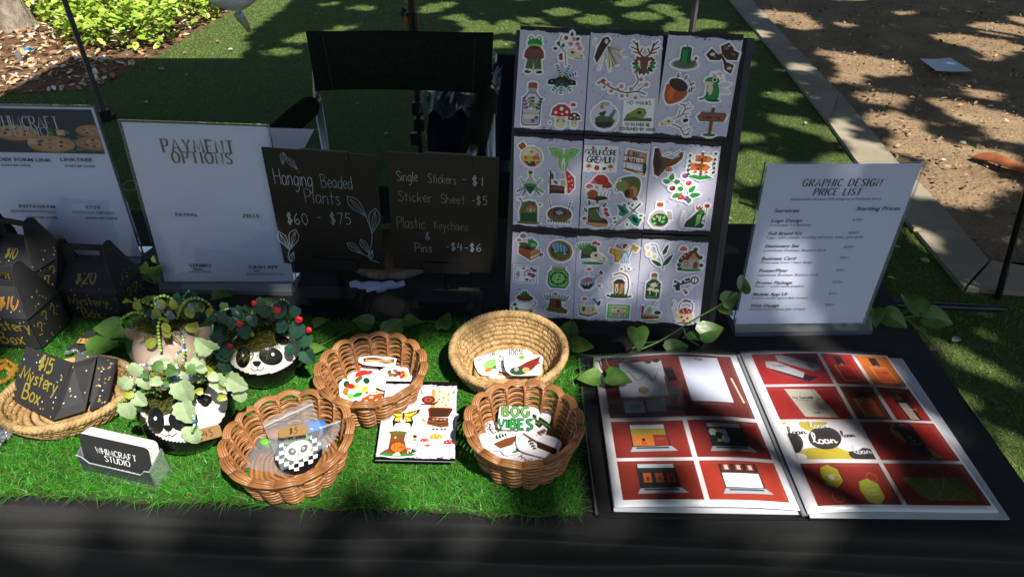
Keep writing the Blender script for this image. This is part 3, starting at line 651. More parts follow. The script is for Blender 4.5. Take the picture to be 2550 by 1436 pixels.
# ================================================================ sticker drawings (unit frame -1..1, y up)
def leafp(a,x,y,l,w,ang,c,h=True):
    q=math.cos(ang);z=math.sin(ang); pt=[(0,0),(l*.3,w),(l*.7,w*.7),(l,0),(l*.7,-w*.7),(l*.3,-w)]; a.p([(x+q*p-z*r,y+z*p+q*r) for p,r in pt],c,h=h)
def sprig(a,x,y,l,ang,c,n=4,w=.06,ll=.22):
    q=math.cos(ang);z=math.sin(ang); a.s([(x,y),(x+q*l,y+z*l)],.03,c)
    for i in range(1,n+1):
        for sg in(-1,1): leafp(a,x+q*l*i/n,y+z*l*i/n,ll*(1.1-.5*i/n),w,ang+sg*.9,c,h=i==n)
def mush(a,x,y,k,c='R',st='C',dots=1,rot=0):
    a.p([(x-.12*k,y-.9*k),(x+.12*k,y-.9*k),(x+.08*k,y),(x-.08*k,y)],st); a.p([(x-.6*k,y-.05*k),(x-.5*k,y+.3*k),(x-.2*k,y+.55*k),(x+.2*k,y+.55*k),(x+.5*k,y+.3*k),(x+.6*k,y-.05*k),(x,y-.18*k)],c)
    if dots:
        for dx_,dy_,r in((-.25,.2,.09),(.1,.33,.08),(.33,.1,.08),(0,.05,.06)): a.e(x+dx_*k,y+dy_*k,r*k,r*k*.8,'W',h=False,k=8)
def bottle(a,glass,liq,lv=.1,w=.5,tall=1.):
    a.e(0,.86*tall,.2,.1,'N'); a.r(-.2,.66*tall,.2,.9*tall,'N'); a.r(-.18,.5*tall,.18,.7*tall,'S'); a.p([(-.18,.5*tall),(-w,.2),(-w,-.85*tall),(-w*.8,-.97*tall),(w*.8,-.97*tall),(w,-.85*tall),(w,.2),(.18,.5*tall)],'k'); a.p([(-.14,.46*tall),(-w+.05,.16),(-w+.05,-.82*tall),(-w*.75,-.91*tall),(w*.75,-.91*tall),(w-.05,-.82*tall),(w-.05,.16),(.14,.46*tall)],glass,h=False)
    a.p([(-w+.07,lv),(-w+.07,-.8*tall),(-w*.75,-.88*tall),(w*.75,-.88*tall),(w-.07,-.8*tall),(w-.07,lv)],liq,h=False)
def m_frog_suit(a):
    a.p([(-.35,-.2),(-.45,-.72),(-.08,-.75),(0,-.3),(.08,-.75),(.45,-.72),(.38,-.2)],'M');a.e(-.3,-.88,.18,.08,'b');a.e(.32,-.88,.18,.08,'b');a.e(-.22,-.78,.06,.08,'C',h=False);a.e(.22,-.78,.06,.08,'C',h=False)
    a.p([(-.3,.45),(-.5,.2),(-.55,-.1),(-.38,-.22),(.38,-.22),(.55,-.1),(.5,.2),(.3,.45)],'B');a.s([(-.3,-.2),(-.34,.1)],.03,'b');a.s([(.3,-.2),(.34,.1)],.03,'b');a.e(0,.62,.4,.24,'G');a.e(-.22,.85,.13,.13,'G');a.e(.22,.85,.13,.13,'G');a.e(-.22,.87,.06,.06,'W',h=False);a.e(.22,.87,.06,.06,'W',h=False);a.e(0,.5,.36,.1,'L',h=False);a.e(0,.4,.28,.07,'b',h=False)
def skull(a,x=0,y=0,k=1,fl=1,c='C'):
    f=lambda p:[(x+fl*q*k,y+r*k) for q,r in p]
    a.p(f([(-.5,.1),(-.35,.35),(0,.4),(.3,.2),(.7,-.05),(.8,-.25),(.6,-.35),(.1,-.25),(-.3,-.25)]),c);a.e(x-.05*fl*k,y+.1*k,.13*k,.1*k,'b',h=False);a.e(x+.6*fl*k,y-.12*k,.08*k,.05*k,'b',h=False);a.s(f([(.1,-.3),(.75,-.36)]),.05*k,'B',h=False)
def m_skull_flowers(a):
    a.s([(-.9,.5),(-.3,-.1),(-.2,-.9)],.05,'B');a.s([(-.6,.95),(-.7,.4),(-.4,0)],.06,'N',curve=1)
    for x,y,an in((-.7,.3,2),(-.8,.1,3),(-.5,.2,1.3),(-.45,-.2,3.6),(.3,.7,.5),(.05,.9,1.5)): leafp(a,x,y,.3,.11,an,'g')
    skull(a,.2,-.15,.85);
    for x,y in((0,.45),(.2,.75),(.45,.45),(.6,.2)): a.e(x,y,.17,.15,'P',k=7);a.e(x,y,.05,.05,'D',h=False,k=6)
    a.e(-.3,.8,.13,.13,'D');a.e(-.55,-.45,.12,.14,'D')
def m_moth_fern(a):
    for an in(1.1,2.0,-.9,-2.2,-1.6,.4): sprig(a,0,0,.95,an,'u',5,.06,.22)
    for s in(-1,1): a.p([(0,.2),(s*.95,-.1),(s*.98,-.4),(s*.5,-.42),(s*.1,-.2)],'K');a.p([(0,.05),(s*.55,-.35),(s*.3,-.62),(s*.05,-.4)],'g');a.e(s*.7,-.2,.05,.05,'Y',h=False,k=8);a.e(s*.45,0,.04,.04,'Y',h=False,k=8);a.e(s*.35,-.42,.05,.05,'G',h=False,k=8)
    a.e(0,0,.09,.32,'b');a.e(0,.22,.1,.1,'Y',h=False)
def m_herb_bottle(a):
    bottle(a,'h','S',-.55,.42);
    for x,an,c in((-.2,1.8,'V'),(0,1.5,'g'),(.2,1.2,'g'),(.1,1.9,'m')): sprig(a,x,-.35,.6,an,c,4,.05,.16)
    for x,y,c in((-.2,.1,'P'),(.15,0,'Y'),(0,-.2,'W'),(.25,-.6,'V'),(.1,-.75,'V')): a.e(x,y,.08,.08,c,h=False,k=8)
    a.r(-.34,-.5,.34,-.3,'C',h=False); a.t('SLEEP BLEND',0,-.45,.13,'k',.01,align=.5)
def m_mush_faces(a):
    for x,y,k,c in((-.25,.1,.95,'R'),(.55,-.15,.6,'r')):
        a.p([(x-.3*k,y),(x-.32*k,y-.65*k),(x-.15*k,y-.85*k),(x+.15*k,y-.85*k),(x+.32*k,y-.65*k),(x+.3*k,y)],'C');a.p([(x-.65*k,y-.05*k),(x-.55*k,y+.4*k),(x-.2*k,y+.68*k),(x+.2*k,y+.68*k),(x+.55*k,y+.4*k),(x+.65*k,y-.05*k),(x,y-.12*k)],c)
        for dx_,dy_,r in((-.35,.15,.1),(0,.4,.13),(.35,.2,.1),(.05,.05,.07)): a.e(x+dx_*k,y+dy_*k,r*k,r*k,'W',h=False,k=10)
        for s in(-1,1): a.e(x+s*.13*k,y-.3*k,.035*k,.05*k,'K',h=False,k=8);a.e(x+s*.2*k,y-.42*k,.07*k,.06*k,'R',h=False,k=8)
    a.e(.5,.75,.08,.1,'D');a.e(.38,.75,.08,.1,'D');a.e(-.9,-.4,.05,.06,'D')
def m_fairy_grey(a):
    for i,(x,y) in enumerate(((.15,-.75),(.55,-.55),(.95,-.1),(.75,.25))): a.p([(-.1,.4),(x-.1,y-.1),(x+.12,y),(.1,.42)],'S' if i%2 else 'C')
    for x,y in((.15,-.75),(.5,-.6),(.8,-.2),(.7,.1),(.35,-.7)): a.s([(0,.4),(x,y)],.025,'b',h=False)
    a.p([(-.35,.85),(-.05,.95),(.12,.7),(-.15,.3),(-.35,-.1),(-.6,-.55),(-.75,-.2),(-.6,.3)],'b');a.e(-.12,.68,.1,.14,'C',h=False);a.s([(-.3,-.2),(-.45,-.9)],.05,'C');a.s([(0,-.4),(.15,-.95)],.05,'C');a.s([(-.75,.8),(-.85,.6),(-.7,.45)],.03,'k',curve=1)
def antl(a,x,y,k,c='r',w=.07):
    for s in(-1,1):
        a.s([(x,y),(x+s*.35*k,y+.3*k),(x+s*.5*k,y+.9*k)],w*k*1.4,c,curve=1)
        for b,e_ in(((.3,.25),(.7,.35)),((.43,.45),(.85,.65)),((.3,.25),(.15,.6)),((.47,.7),(.75,1.))): a.s([(x+s*b[0]*k,y+b[1]*k),(x+s*e_[0]*k,y+e_[1]*k)],w*k,c)
def m_deer(a):
    antl(a,0,.05,.95)
    for i in range(9): an=math.pi*(1.0+i/8); leafp(a,math.cos(an)*.3,-.25+math.sin(an)*.3,.4,.12,an+.1,'gGM'[i%3])
    a.e(-.45,-.1,.12,.09,'R',h=False);a.e(.48,-.05,.1,.08,'r',h=False);a.e(-.3,.0,.2,.08,'B',rot=-.5);a.e(.3,.0,.2,.08,'B',rot=.5);a.p([(-.25,.1),(.25,.1),(.2,-.4),(.07,-.85),(-.07,-.85),(-.2,-.4)],'B')
def m_branch(a):
    a.s([(-.95,.1),(-.5,-.15),(.1,-.35),(.6,-.3),(.95,-.4)],.05,'b',curve=1);a.s([(.3,-.3),(.6,.1),(.5,.5)],.04,'b',curve=1);a.s([(.6,-.3),(.95,.05)],.035,'b')
    for x,y in((-.8,.1),(-.45,-.3),(-.05,-.1),(0,-.5),(.35,-.2),(.5,.5),(.72,.2),(.95,0),(.55,-.55),(-.6,-.05)): a.e(x,y,.1,.09,'P' if x>-.1 else 'E' if x<-.7 else 'P',k=7);a.e(x,y,.03,.03,'D',h=False,k=6)
    for x,y,an in((-.7,-.1,4),(-.2,-.3,1.5),(.2,-.4,5),(-.9,0,3)): leafp(a,x,y,.16,.06,an,'m')
def m_terrarium(a):
    a.e(0,-.08,.82,.82,'S');a.e(0,-.08,.78,.78,'h',h=False);a.e(0,.72,.32,.12,'S');a.p([(-.6,-.2),(-.2,0),(.3,-.1),(.68,-.3),(.5,-.7),(0,-.84),(-.5,-.7)],'M',h=False);a.p([(-.6,-.45),(.6,-.4),(.4,-.75),(0,-.84),(-.4,-.76)],'b',h=False);a.e(-.15,.08,.2,.12,'g',h=False);a.e(0,.2,.09,.08,'g',h=False);sprig(a,.3,-.3,.65,1.1,'g',5,.05,.2);a.e(-.2,.5,.12,.12,'O',h=False)
def m_moss_skull(a):
    a.r(-.8,-.95,.8,.9,'W');a.hand('NO THANKS',0,.6,.2,'g',.18,align=.5);skull(a,0,.05,.95,-1,'m');a.p([(-.8,-.25),(-.3,-.1),(.2,-.2),(.75,-.15),(.8,-.35),(-.8,-.38)],'M',h=False);a.hand("I'D RATHER BE",0,-.65,.17,'g',.18,align=.5);a.hand('CONSUMED BY MOSS',0,-.92,.17,'g',.18,align=.5)
def m_candle(a):
    a.e(0,-.5,.85,.34,'S');a.e(0,-.5,.72,.27,'k',h=False);a.e(0,-.45,.5,.2,'M',h=False);a.r(-.33,-.4,.33,.5,'g');a.r(-.24,-.4,.1,.5,'G',h=False);a.e(0,.5,.33,.12,'G');a.e(0,.5,.25,.08,'g',h=False);a.p([(-.05,.5),(0,.9),(.06,.52)],'E');a.e(.65,-.1,.09,.09,'r');a.e(.6,-.3,.08,.08,'r');a.s([(.5,-.4),(.65,0)],.03,'b')
def m_brown_moth(a):
    for s,p in((1,[(0,0),(-.2,.7),(.25,.95),(.6,.6),(.35,.1)]),(1,[(0,0),(-.7,.55),(-1,.15),(-.7,-.15),(-.15,-.15)]),(1,[(.1,.1),(.5,.55),(.95,.35),(.9,-.1),(.3,-.1)]),(1,[(0,0),(.25,-.2),(.75,-.4),(.65,-.95),(.25,-.7)])): a.p(p,'r' if 0 else 'b')
    for x,y,r,c in((-.6,.2,.16,'C'),(.15,.6,.16,'N'),(.6,.25,.13,'N'),(.5,-.6,.14,'C'),(.3,.75,.08,'C'),(0,.1,.1,'C'),(-.45,.05,.09,'N'),(.55,-.4,.07,'N')): a.e(x,y,r,r*.7,c,h=False,k=10)
    a.s([(-.2,.25),(.2,-.2)],.13,'b',h=False)
def m_acorn(a):
    a.p([(-.6,.3),(.55,-.1),(.4,-.6),(-.1,-.9),(-.5,-.95),(-.75,-.55),(-.75,-.1)],'E',curve=1);a.p([(-.45,.2),(-.1,.1),(-.25,-.6),(-.45,-.8),(-.6,-.3)],'O',h=False);a.e(0,.25,.62,.35,'b',rot=-.4)
    for x,y,an in((-.1,.6,1.6),(.3,.5,1.2),(.6,.2,.6),(.65,0,.3),(.5,-.1,0)): sprig(a,x,y,.3,an,'r' if x<.4 else 'g',2,.05,.14)
def m_frog_fairy(a):
    for y,an in((.1,.2),(-.25,-.3)): a.e(.6,y,.4,.14,'h',rot=an)
    a.p([(-.3,.2),(.1,.3),(.35,-.1),(.4,-.6),(.25,-.9),(-.3,-.85),(-.35,-.4)],'G',curve=1);a.e(-.15,-.2,.16,.35,'C',h=False);a.e(-.1,.3,.42,.25,'G');a.e(-.3,.15,.3,.12,'C',h=False);a.e(.02,.38,.14,.14,'W',h=False);a.e(.03,.38,.09,.1,'b',h=False);a.s([(-.2,-.4),(-.45,-.75),(-.7,-.8)],.09,'g',curve=1);a.e(.15,-.85,.35,.08,'g')
    for x,y in((-.1,.7),(.15,.75),(.35,.6),(.42,.4)): a.e(x,y,.14,.12,'W',k=8);a.e(x,y,.05,.05,'Y',h=False,k=6)
    for x,y in((0,.62),(.27,.75)): a.e(x,y,.1,.08,'P',h=False,k=8)
def m_antler_skull(a):
    skull(a,-.45,-.2,.6,-1);
    for pts in([(-.2,0),(.3,.3),(.4,.8),(.1,.95)],[(-.2,-.3),(.3,-.5),(.6,-.9),(.9,-.9)]): a.s(pts,.06,'r',curve=1)
    for b,e_ in(((.3,.3),(.7,.4)),((.4,.6),(.8,.75)),((.35,.85),(.6,1)),((.3,-.5),(.7,-.3)),((.5,-.7),(.9,-.5)),((.1,.2),(.15,.6)),((.75,-.9),(.95,-.6))): a.s([b,e_],.045,'r')
    a.e(.5,-.05,.1,.12,'K');a.e(.62,-.02,.08,.1,'K');a.e(.55,.2,.05,.05,'K')
def m_goblin_sign(a):
    a.r(-.1,-.85,.12,.9,'B');a.p([(-.9,.3),(-.7,.55),(.9,.5),(.75,0),(-.7,0)],'B');a.p([(-.82,.3),(-.67,.48),(.82,.43),(.7,.06),(-.67,.06)],'N',h=False);a.hand('Goblin Trail',0,.18,.2,'b',.15,align=.5,sp=.1);a.e(0,-.85,.4,.1,'M');a.s([(-.7,.55),(.8,.53)],.09,'M',h=False)
def m_potion_round(a):
    a.e(0,-.1,.72,.72,'k');a.e(0,-.1,.68,.68,'C',h=False);a.p([(-.66,-.05),(.66,-.05),(.55,-.45),(.2,-.75),(-.2,-.75),(-.55,-.45)],'Y',h=False);a.p([(-.55,-.4),(.55,-.4),(.2,-.75),(-.2,-.75)],'r',h=False);mush(a,.3,-.2,.4);a.e(-.4,-.15,.12,.12,'O',h=False);a.e(0,.25,.08,.06,'D',h=False);a.e(.4,.1,.07,.05,'D',h=False);a.o(*(a.T[:3]),math.atan2(a.T[4],a.T[3]));a.e(-.15,-.45,.1,.1,'L',h=False);a.p([(-.6,.95),(-.95,.65),(-.7,.35),(-.35,.6)],'E')
def m_luna(a):
    for s in(-1,1): a.p([(0,.35),(s*.5,.55),(s*.98,.5),(s*.75,.1),(s*.35,-.1),(s*.3,-.6),(s*.15,-.95),(s*.08,-.9),(s*.12,-.4),(0,0)],'L');a.e(s*.45,.3,.06,.06,'N',h=False,k=8);a.e(s*.22,0,.05,.05,'N',h=False,k=8);a.s([(0,.4),(s*.5,.57),(s*.97,.52)],.04,'g',curve=1,h=False);a.s([(0,.1),(s*.7,.25)],.015,'G',h=False)
    a.e(0,.3,.07,.18,'C')
def m_potion_green(a):
    for x,an in((-.5,2.2),(.5,.9),(-.5,3.7),(.5,-.5),(-.4,4.3),(.4,-.9)): sprig(a,x*.6,-.3,.75,an,'G' if an<3 else 'g',4,.05,.2)
    a.r(-.12,.5,.12,.75,'S');a.r(-.15,.72,.15,.95,'r');a.p([(-.1,.5),(-.55,-.2),(-.05,-.9),(.05,-.9),(.55,-.2),(.1,.5)],'S');a.p([(-.5,-.15),(-.05,-.83),(.05,-.83),(.5,-.15)],'g',h=False);a.e(0,-.15,.45,.12,'G',h=False)
def m_toad_room(a):
    a.p([(-.9,-.2),(.2,-.25),(.2,-.85),(-.9,-.85)],'b');a.r(-.85,-.6,.15,-.3,'B',h=False);a.r(-.9,-.95,-.8,.9,'b');a.r(-.1,-.2,.35,.2,'S');a.p([(.2,.85),(.35,.9),(.85,.4),(.9,-.3),(.55,-.8),(.4,-.75),(.3,0)],'R');a.p([(.2,.85),(.38,0),(.42,-.75),(.28,-.3),(.15,.3)],'C',h=False)
    for x,y in((.5,.5),(.7,.2),(.75,-.15),(.6,-.45),(.5,.1)): a.e(x,y,.05,.05,'W',h=False,k=7)
    for x,y in((-.7,.3),(-.5,.05),(-.4,-.05),(-.75,.6)): a.e(x,y,.12,.1,'M',k=7)
    a.e(-.7,.45,.1,.1,'r',h=False)
def m_backpack(a):
    a.p([(-.6,-.85),(-.65,.0),(-.45,.6),(0,.75),(.45,.7),(.62,.3),(.65,-.85)],'M');a.p([(-.5,-.8),(-.55,-.2),(.55,-.15),(.58,-.8)],'g',h=False);a.e(.1,.1,.3,.2,'m',h=False);mush(a,.15,.25,.35);mush(a,.42,.2,.25);a.e(0,-.87,.85,.12,'M');a.s([(-.6,.9),(-.45,.5),(-.6,-.3)],.09,'N',curve=1);a.e(-.7,.85,.08,.07,'P');a.e(.8,.5,.08,.07,'D')
def m_nest(a):
    a.e(0,-.15,.85,.55,'b');a.e(0,-.25,.8,.42,'M',h=False);a.e(0,-.1,.75,.4,'B',h=False);a.e(0,.0,.48,.24,'b',h=False)
    for x,y in((-.15,0),(.02,.08),(.15,-.02),(-.02,-.08)): a.e(x,y,.13,.1,'U',h=False)
    for s in(-1,1): sprig(a,s*.6,.2,.7,1.57-s*.2,'b',3,.03,.16)
    for i in range(9): leafp(a,-.7+.17*i,-.55,.25,.07,4.3+.1*i,'M')
def m_goblincore(a):
    a.r(-.95,-.7,.95,.8,'W');a.hand('GOBLINCORE',0,.3,.3,'K',.17,align=.5,sp=.12);a.hand('GREMLIN',0,-.18,.38,'K',.17,align=.5,sp=.12)
    for x,c in((-.7,'R'),(.65,'R')): mush(a,x,-.45,.3,c)
    a.e(-.2,-.5,.16,.16,'R',h=False)
    leafp(a,.15,-.6,.3,.1,.5,'g')
    for x,y in((-.5,.72),(.3,.72)): a.e(x,y,.09,.09,'R',h=False)
    for x,y in((-.3,.7),(0,.72),(.6,.68),(-.9,-.1),(.9,0)): a.e(x,y,.045,.045,'O',h=False,k=6)
def m_shelf(a):
    a.p([(-.5,.85),(-.35,.9),(.75,.7),(.9,.75),(.9,-.9),(.75,-.95),(-.6,-.55)],'T');a.p([(-.5,.5),(.65,.35),(.65,-.0),(-.5,.2)],'W',h=False);a.p([(-.5,.1),(.65,-.1),(.65,-.65),(-.5,-.4)],'h',h=False)
    for i in range(6): a.r(-.45+.17*i,.5-.02*i,-.33+.17*i,.78-.02*i,'kSbMkS'[i],h=False);a.r(-.45+.17*i,.1-.03*i,-.33+.17*i,.35-.03*i,'bOrDCT'[i],h=False)
    for i in range(4): a.e(-.35+.25*i,-.3-.04*i,.1,.12,'W',h=False)
    a.s([(-.7,.48),(.75,.3)],.09,'B',h=False);a.s([(-.7,.08),(.75,-.12)],.09,'B',h=False);a.s([(-.7,-.45),(.7,-.72)],.08,'B',h=False);a.e(.8,-.4,.14,.4,'g',h=False)
def m_mush_cluster(a):
    a.p([(-.8,-.8),(-.3,-.6),(.5,-.65),(.8,-.85),(0,-.98)],'b');mush(a,.15,.3,.95,'R','W',0);mush(a,.6,0,.6,'R','W',0);mush(a,-.3,.25,.35,'R','W',1);mush(a,-.6,-.05,.4,'R','W',1);a.e(-.35,-.5,.35,.3,'E')
    for i in range(7): a.s([(-.7+.22*i,-.8),(-.75+.25*i,-.35)],.035,'M')
def m_frog_cup(a):
    a.p([(-.6,.6),(.2,.9),(.8,.7),(.9,.1),(.7,-.6),(.3,-.7),(-.2,-.4)],'M',curve=1);a.e(-.35,.2,.5,.4,'m');a.e(-.55,.55,.16,.16,'m');a.e(-.75,-.1,.16,.16,'m');a.e(-.55,.57,.08,.08,'W',h=False);a.e(-.77,-.1,.08,.08,'W',h=False);a.e(.4,-.2,.3,.4,'T',h=False);a.e(.15,-.35,.33,.38,'E');a.e(.0,-.35,.2,.3,'b',h=False);a.s([(-.1,.7),(.1,.1)],.08,'R',h=False);a.e(.6,-.75,.2,.12,'B')
def m_boot(a):
    for x,y,an in((-.7,.1,2),(-.5,.6,1.8),(0,.7,1.5),(.4,.5,.9)): sprig(a,x,y,.35,an,'r' if x>-.1 else 'g',3,.05,.16)
    for x,y in((.65,.3),(.8,-.1),(-.85,-.35),(.7,.05)): mush(a,x,y,.3,'R',dots=0)
    a.p([(-.6,.45),(.15,.55),(.2,-.1),(.75,-.35),(.9,-.6),(.85,-.75),(-.6,-.65)],'b');a.p([(-.5,.35),(.05,.45),(.1,-.15),(.5,-.35),(.3,-.5),(-.5,-.4)],'M',h=False);a.p([(-.75,-.55),(.9,-.68),(.85,-.9),(0,-.95),(-.7,-.75)],'T');a.s([(0,.4),(.25,-.1),(.5,-.3)],.05,'C',curve=1,h=False)
def m_dagger(a):
    for x,y,an in((0,.7,1.6),(-.2,.6,2.3),(.8,-.1,.2),(.8,-.3,-.5),(-.8,-.3,3),(-.75,-.5,3.6),(0,-.6,4.7),(.2,.6,1)): leafp(a,x,y,.3,.09,an,'G')
    a.p([(-.9,.75),(-.3,.65),(.15,.15),(-.2,-.25),(-.7,.0),(-.6,.3)],'u');a.p([(.15,.1),(.6,.0),(.95,-.5),(.8,-.9),(.45,-.75),(.1,-.35),(-.1,-.2)],'u');a.p([(-.75,.6),(-.4,.5),(-.1,.1),(-.4,.1)],'g',h=False);a.p([(.3,-.1),(.7,-.3),(.75,-.65),(.4,-.5)],'K',h=False)
    a.p([(-.95,-.95),(-.7,-.45),(.3,.35),(.45,.2),(-.4,-.65)],'S');a.s([(-.95,-.95),(.35,.28)],.03,'k',h=False);a.s([(.05,.55),(.7,.05)],.08,'b',curve=0);a.s([(.35,.3),(.85,.85)],.12,'b')
def m_hat(a):
    a.p([(-.85,.95),(-.6,.95),(-.35,.4),(.3,.25),(.75,.45),(.85,.8),(.65,.65),(.95,.75),(.9,.3),(.5,-.1),(0,-.3),(-.2,-.6),(-.45,-.95),(-.75,-.8),(-.9,0)],'B');a.p([(-.85,.9),(-.62,.9),(-.4,0),(-.45,-.85),(-.7,-.7),(-.85,0)],'b',h=False);a.p([(-.5,.3),(-.35,.35),(-.2,-.4),(-.35,-.6)],'g',h=False);mush(a,.15,-.5,.4,'E');a.s([(-.3,.5),(.1,.65)],.04,'M');a.s([(.4,.6),(.7,.8)],.04,'M')
def m_signs(a):
    a.r(-.08,-.8,.08,.95,'B');a.p([(-.45,.75),(.45,.7),(.7,.5),(.45,.25),(-.45,.3)],'O');a.p([(-.7,.2),(.35,.15),(.6,-.08),(.35,-.35),(-.7,-.3)],'O');a.hand('TO THE',0,.55,.14,'b',.18,align=.5);a.hand('FOREST',0,.34,.14,'b',.18,align=.5);a.hand('GOBLIN',-.1,-.03,.17,'b',.18,align=.5);a.hand('HUT',-.1,-.26,.17,'b',.18,align=.5)
    for s in(-1,1):
        a.s([(s*.85,.6),(s*.7,.1),(s*.9,-.3),(s*.6,-.7)],.03,'g',curve=1)
        for y in(.8,.4,.1,-.2,-.5): leafp(a,s*.8,y,.2,.1,1.5*s,'g')
    a.p([(-.8,-.75),(-.4,-.6),(0,-.7),(.4,-.6),(.8,-.8),(0,-.95)],'G');mush(a,-.35,-.45,.22);mush(a,.35,-.45,.2)
def m_berries(a):
    a.s([(-.9,.4),(-.2,.3),(.3,-.2),(.45,-.9)],.04,'g',curve=1)
    for x,y,l,an in((-.7,.4,.5,1.4),(-.7,.3,.5,2.9),(-.5,.3,.4,.3),(.4,-.3,.6,.9),(.45,-.5,.7,.2),(-.1,-.4,.5,3.6),(0,-.3,.5,4.4),(.1,-.1,.4,3),(.45,-.6,.4,-1.5)): leafp(a,x,y,l,.17,an,'G')
    for x,y,c in((.1,.75,'V'),(.35,.3,'R'),(-.55,-.05,'r'),(.0,-.6,'R'),(.3,-.65,'V')): a.e(x,y,.18,.16,c,k=9);a.e(x-.05,y+.05,.05,.05,'P',h=False,k=6)
def m_flask(a):
    a.p([(-.2,.45),(-.65,.0),(-.75,-.5),(-.4,-.9),(.3,-.9),(.65,-.5),(.5,0),(.15,.4)],'S');a.r(-.25,.4,.15,.6,'W');a.e(0,-.35,.6,.48,'g',h=False);a.r(-.28,.62,.15,.95,'E')
    for x,y,an in((-.3,-.4,2.3),(-.1,-.3,.9),(.1,-.55,.4),(-.2,-.6,3.3),(.0,-.5,1.5),(.2,-.3,1)): leafp(a,x,y,.33,.1,an,'L',h=False)
    a.p([(.45,.3),(.75,.3),(.9,-.3),(.6,-.3)],'S');a.s([(.1,.45),(.6,.2)],.02,'k',h=False);a.e(-.2,-.1,.1,.08,'P',h=False)
def m_frog_king(a):
    a.p([(-.75,-.85),(-.6,-.4),(-.2,.0),(.1,.35),(.5,.4),(.65,.2),(.5,-.1),(.45,-.5),(.7,-.7),(.5,-.9)],'g');a.p([(.1,.1),(.4,.2),(.35,-.5),(.05,-.8)],'L',h=False);a.e(.35,.35,.25,.16,'G');a.p([(.0,.5),(-.05,.8),(.1,.65),(.2,.85),(.3,.65),(.45,.75),(.4,.48)],'E');a.s([(.7,.7),(.65,-.7)],.04,'N');a.e(.72,.8,.18,.15,'D');a.s([(.3,-.3),(.65,-.35)],.09,'G')
    for i in range(5): a.s([(-.8+.02*i,-.8+.2*i),(-.95+.03*i,-.5+.2*i)],.025,'P')
def m_frog_book(a):
    a.p([(-.7,-.45),(.2,-.95),(.9,-.55),(.85,-.1),(0,.05),(-.7,.1)],'E');a.p([(.2,-.9),(.85,-.5),(.85,-.3),(.2,-.65)],'C',h=False);a.p([(.2,-.55),(.8,-.2),(.7,0),(.15,-.3)],'T',h=False);a.p([(-.65,.35),(-.1,.3),(.6,.05),(.1,-.2),(-.6,.0)],'b',h=False);a.e(.3,.3,.35,.27,'G');a.e(.15,.55,.22,.18,'G');a.e(.1,.68,.07,.07,'W',h=False);a.e(.35,.25,.2,.15,'L',h=False);a.e(-.35,.25,.35,.15,'M')
    mush(a,-.4,.8,.4,'N');mush(a,-.7,.5,.3,'E')
    sprig(a,.7,-.5,.3,.2,'g',2)
def m_mirror(a):
    a.e(0,0,.92,.82,'B',rot=-.3);a.e(0,0,.86,.76,'O',rot=-.3,h=False);a.e(0,0,.78,.68,'g',rot=-.3,h=False);a.e(-.05,.25,.6,.35,'U',rot=-.3,h=False);a.p([(-.65,-.1),(.1,.0),(.7,-.2),(.4,-.6),(-.2,-.6)],'M',h=False)
    for x in(-.35,-.1,.15,.4): a.s([(x,.6),(x+.05,-.2)],.05,'b',h=False)
    a.e(-.35,-.05,.1,.09,'L',h=False);a.e(.35,-.2,.09,.07,'C',h=False)
def m_mallow(a):
    a.r(-.95,-.75,.95,.7,'K');a.r(-.91,-.71,.91,.66,'W',h=False);a.hand('Mallow',0,0,.01,'K',.1)
    for x,y,r,c in((-.2,.5,.13,'V'),(.1,.3,.16,'P'),(.3,0,.2,'N'),(.6,-.1,.25,'V'),(.7,.35,.2,'M'),(.1,-.5,.15,'D'),(-.1,-.1,.14,'P'),(.45,.5,.15,'V'),(.7,-.5,.14,'P'),(.4,-.55,.1,'M'),(-.1,.15,.08,'g'),(.3,.3,.08,'g')): a.e(x,y,r,r*.8,c,h=False,k=8)
    T=a.T; a.o(T[0]-.55*T[2],T[1]-.5*T[2],T[2],math.pi/2); a.hand('Mallow',0,0,.3,'r',.13,sp=.12)
def m_jar(a):
    a.r(-.55,.65,.55,.95,'S');a.r(-.5,.72,.5,.78,'k',h=False);a.p([(-.5,.65),(-.8,.35),(-.85,-.5),(-.6,-.92),(.6,-.92),(.85,-.5),(.8,.35),(.5,.65)],'g');a.p([(-.45,.58),(-.7,.3),(-.75,-.5),(-.55,-.8),(.55,-.8),(.75,-.5),(.7,.3),(.45,.58)],'L',h=False)
    for i in range(14): an=i*2*math.pi/14; leafp(a,math.cos(an)*.7,-.1+math.sin(an)*.62,.42,.1,an+2.3,'G' if i%2 else 'g',h=False)
    a.e(.1,.1,.1,.06,'K',h=False);a.e(.0,-.2,.09,.06,'K',h=False)
def m_teacup(a):
    a.e(.2,-.75,.6,.15,'S');a.e(.7,-.15,.25,.28,'S');a.e(.7,-.15,.17,.2,'W',h=False);a.p([(-.65,.2),(-.5,-.4),(-.2,-.7),(.3,-.7),(.6,-.4),(.7,.2)],'W');a.p([(-.6,-.05),(.65,-.05),(.66,-.12),(-.58,-.12)],'U',h=False);a.e(0,.25,.68,.28,'b');a.e(0,.28,.6,.22,'B',h=False);a.e(-.1,.32,.3,.07,'E',h=False)
    for an in(.3,1.2,2,2.8): leafp(a,0,.5,.4,.14,an,'G')
    for x,y,an in((-.6,-.3,3.5),(-.5,-.6,4),(.4,-.8,5.5),(-.3,-.85,3.4)): leafp(a,x,y,.4,.17,an,'G')
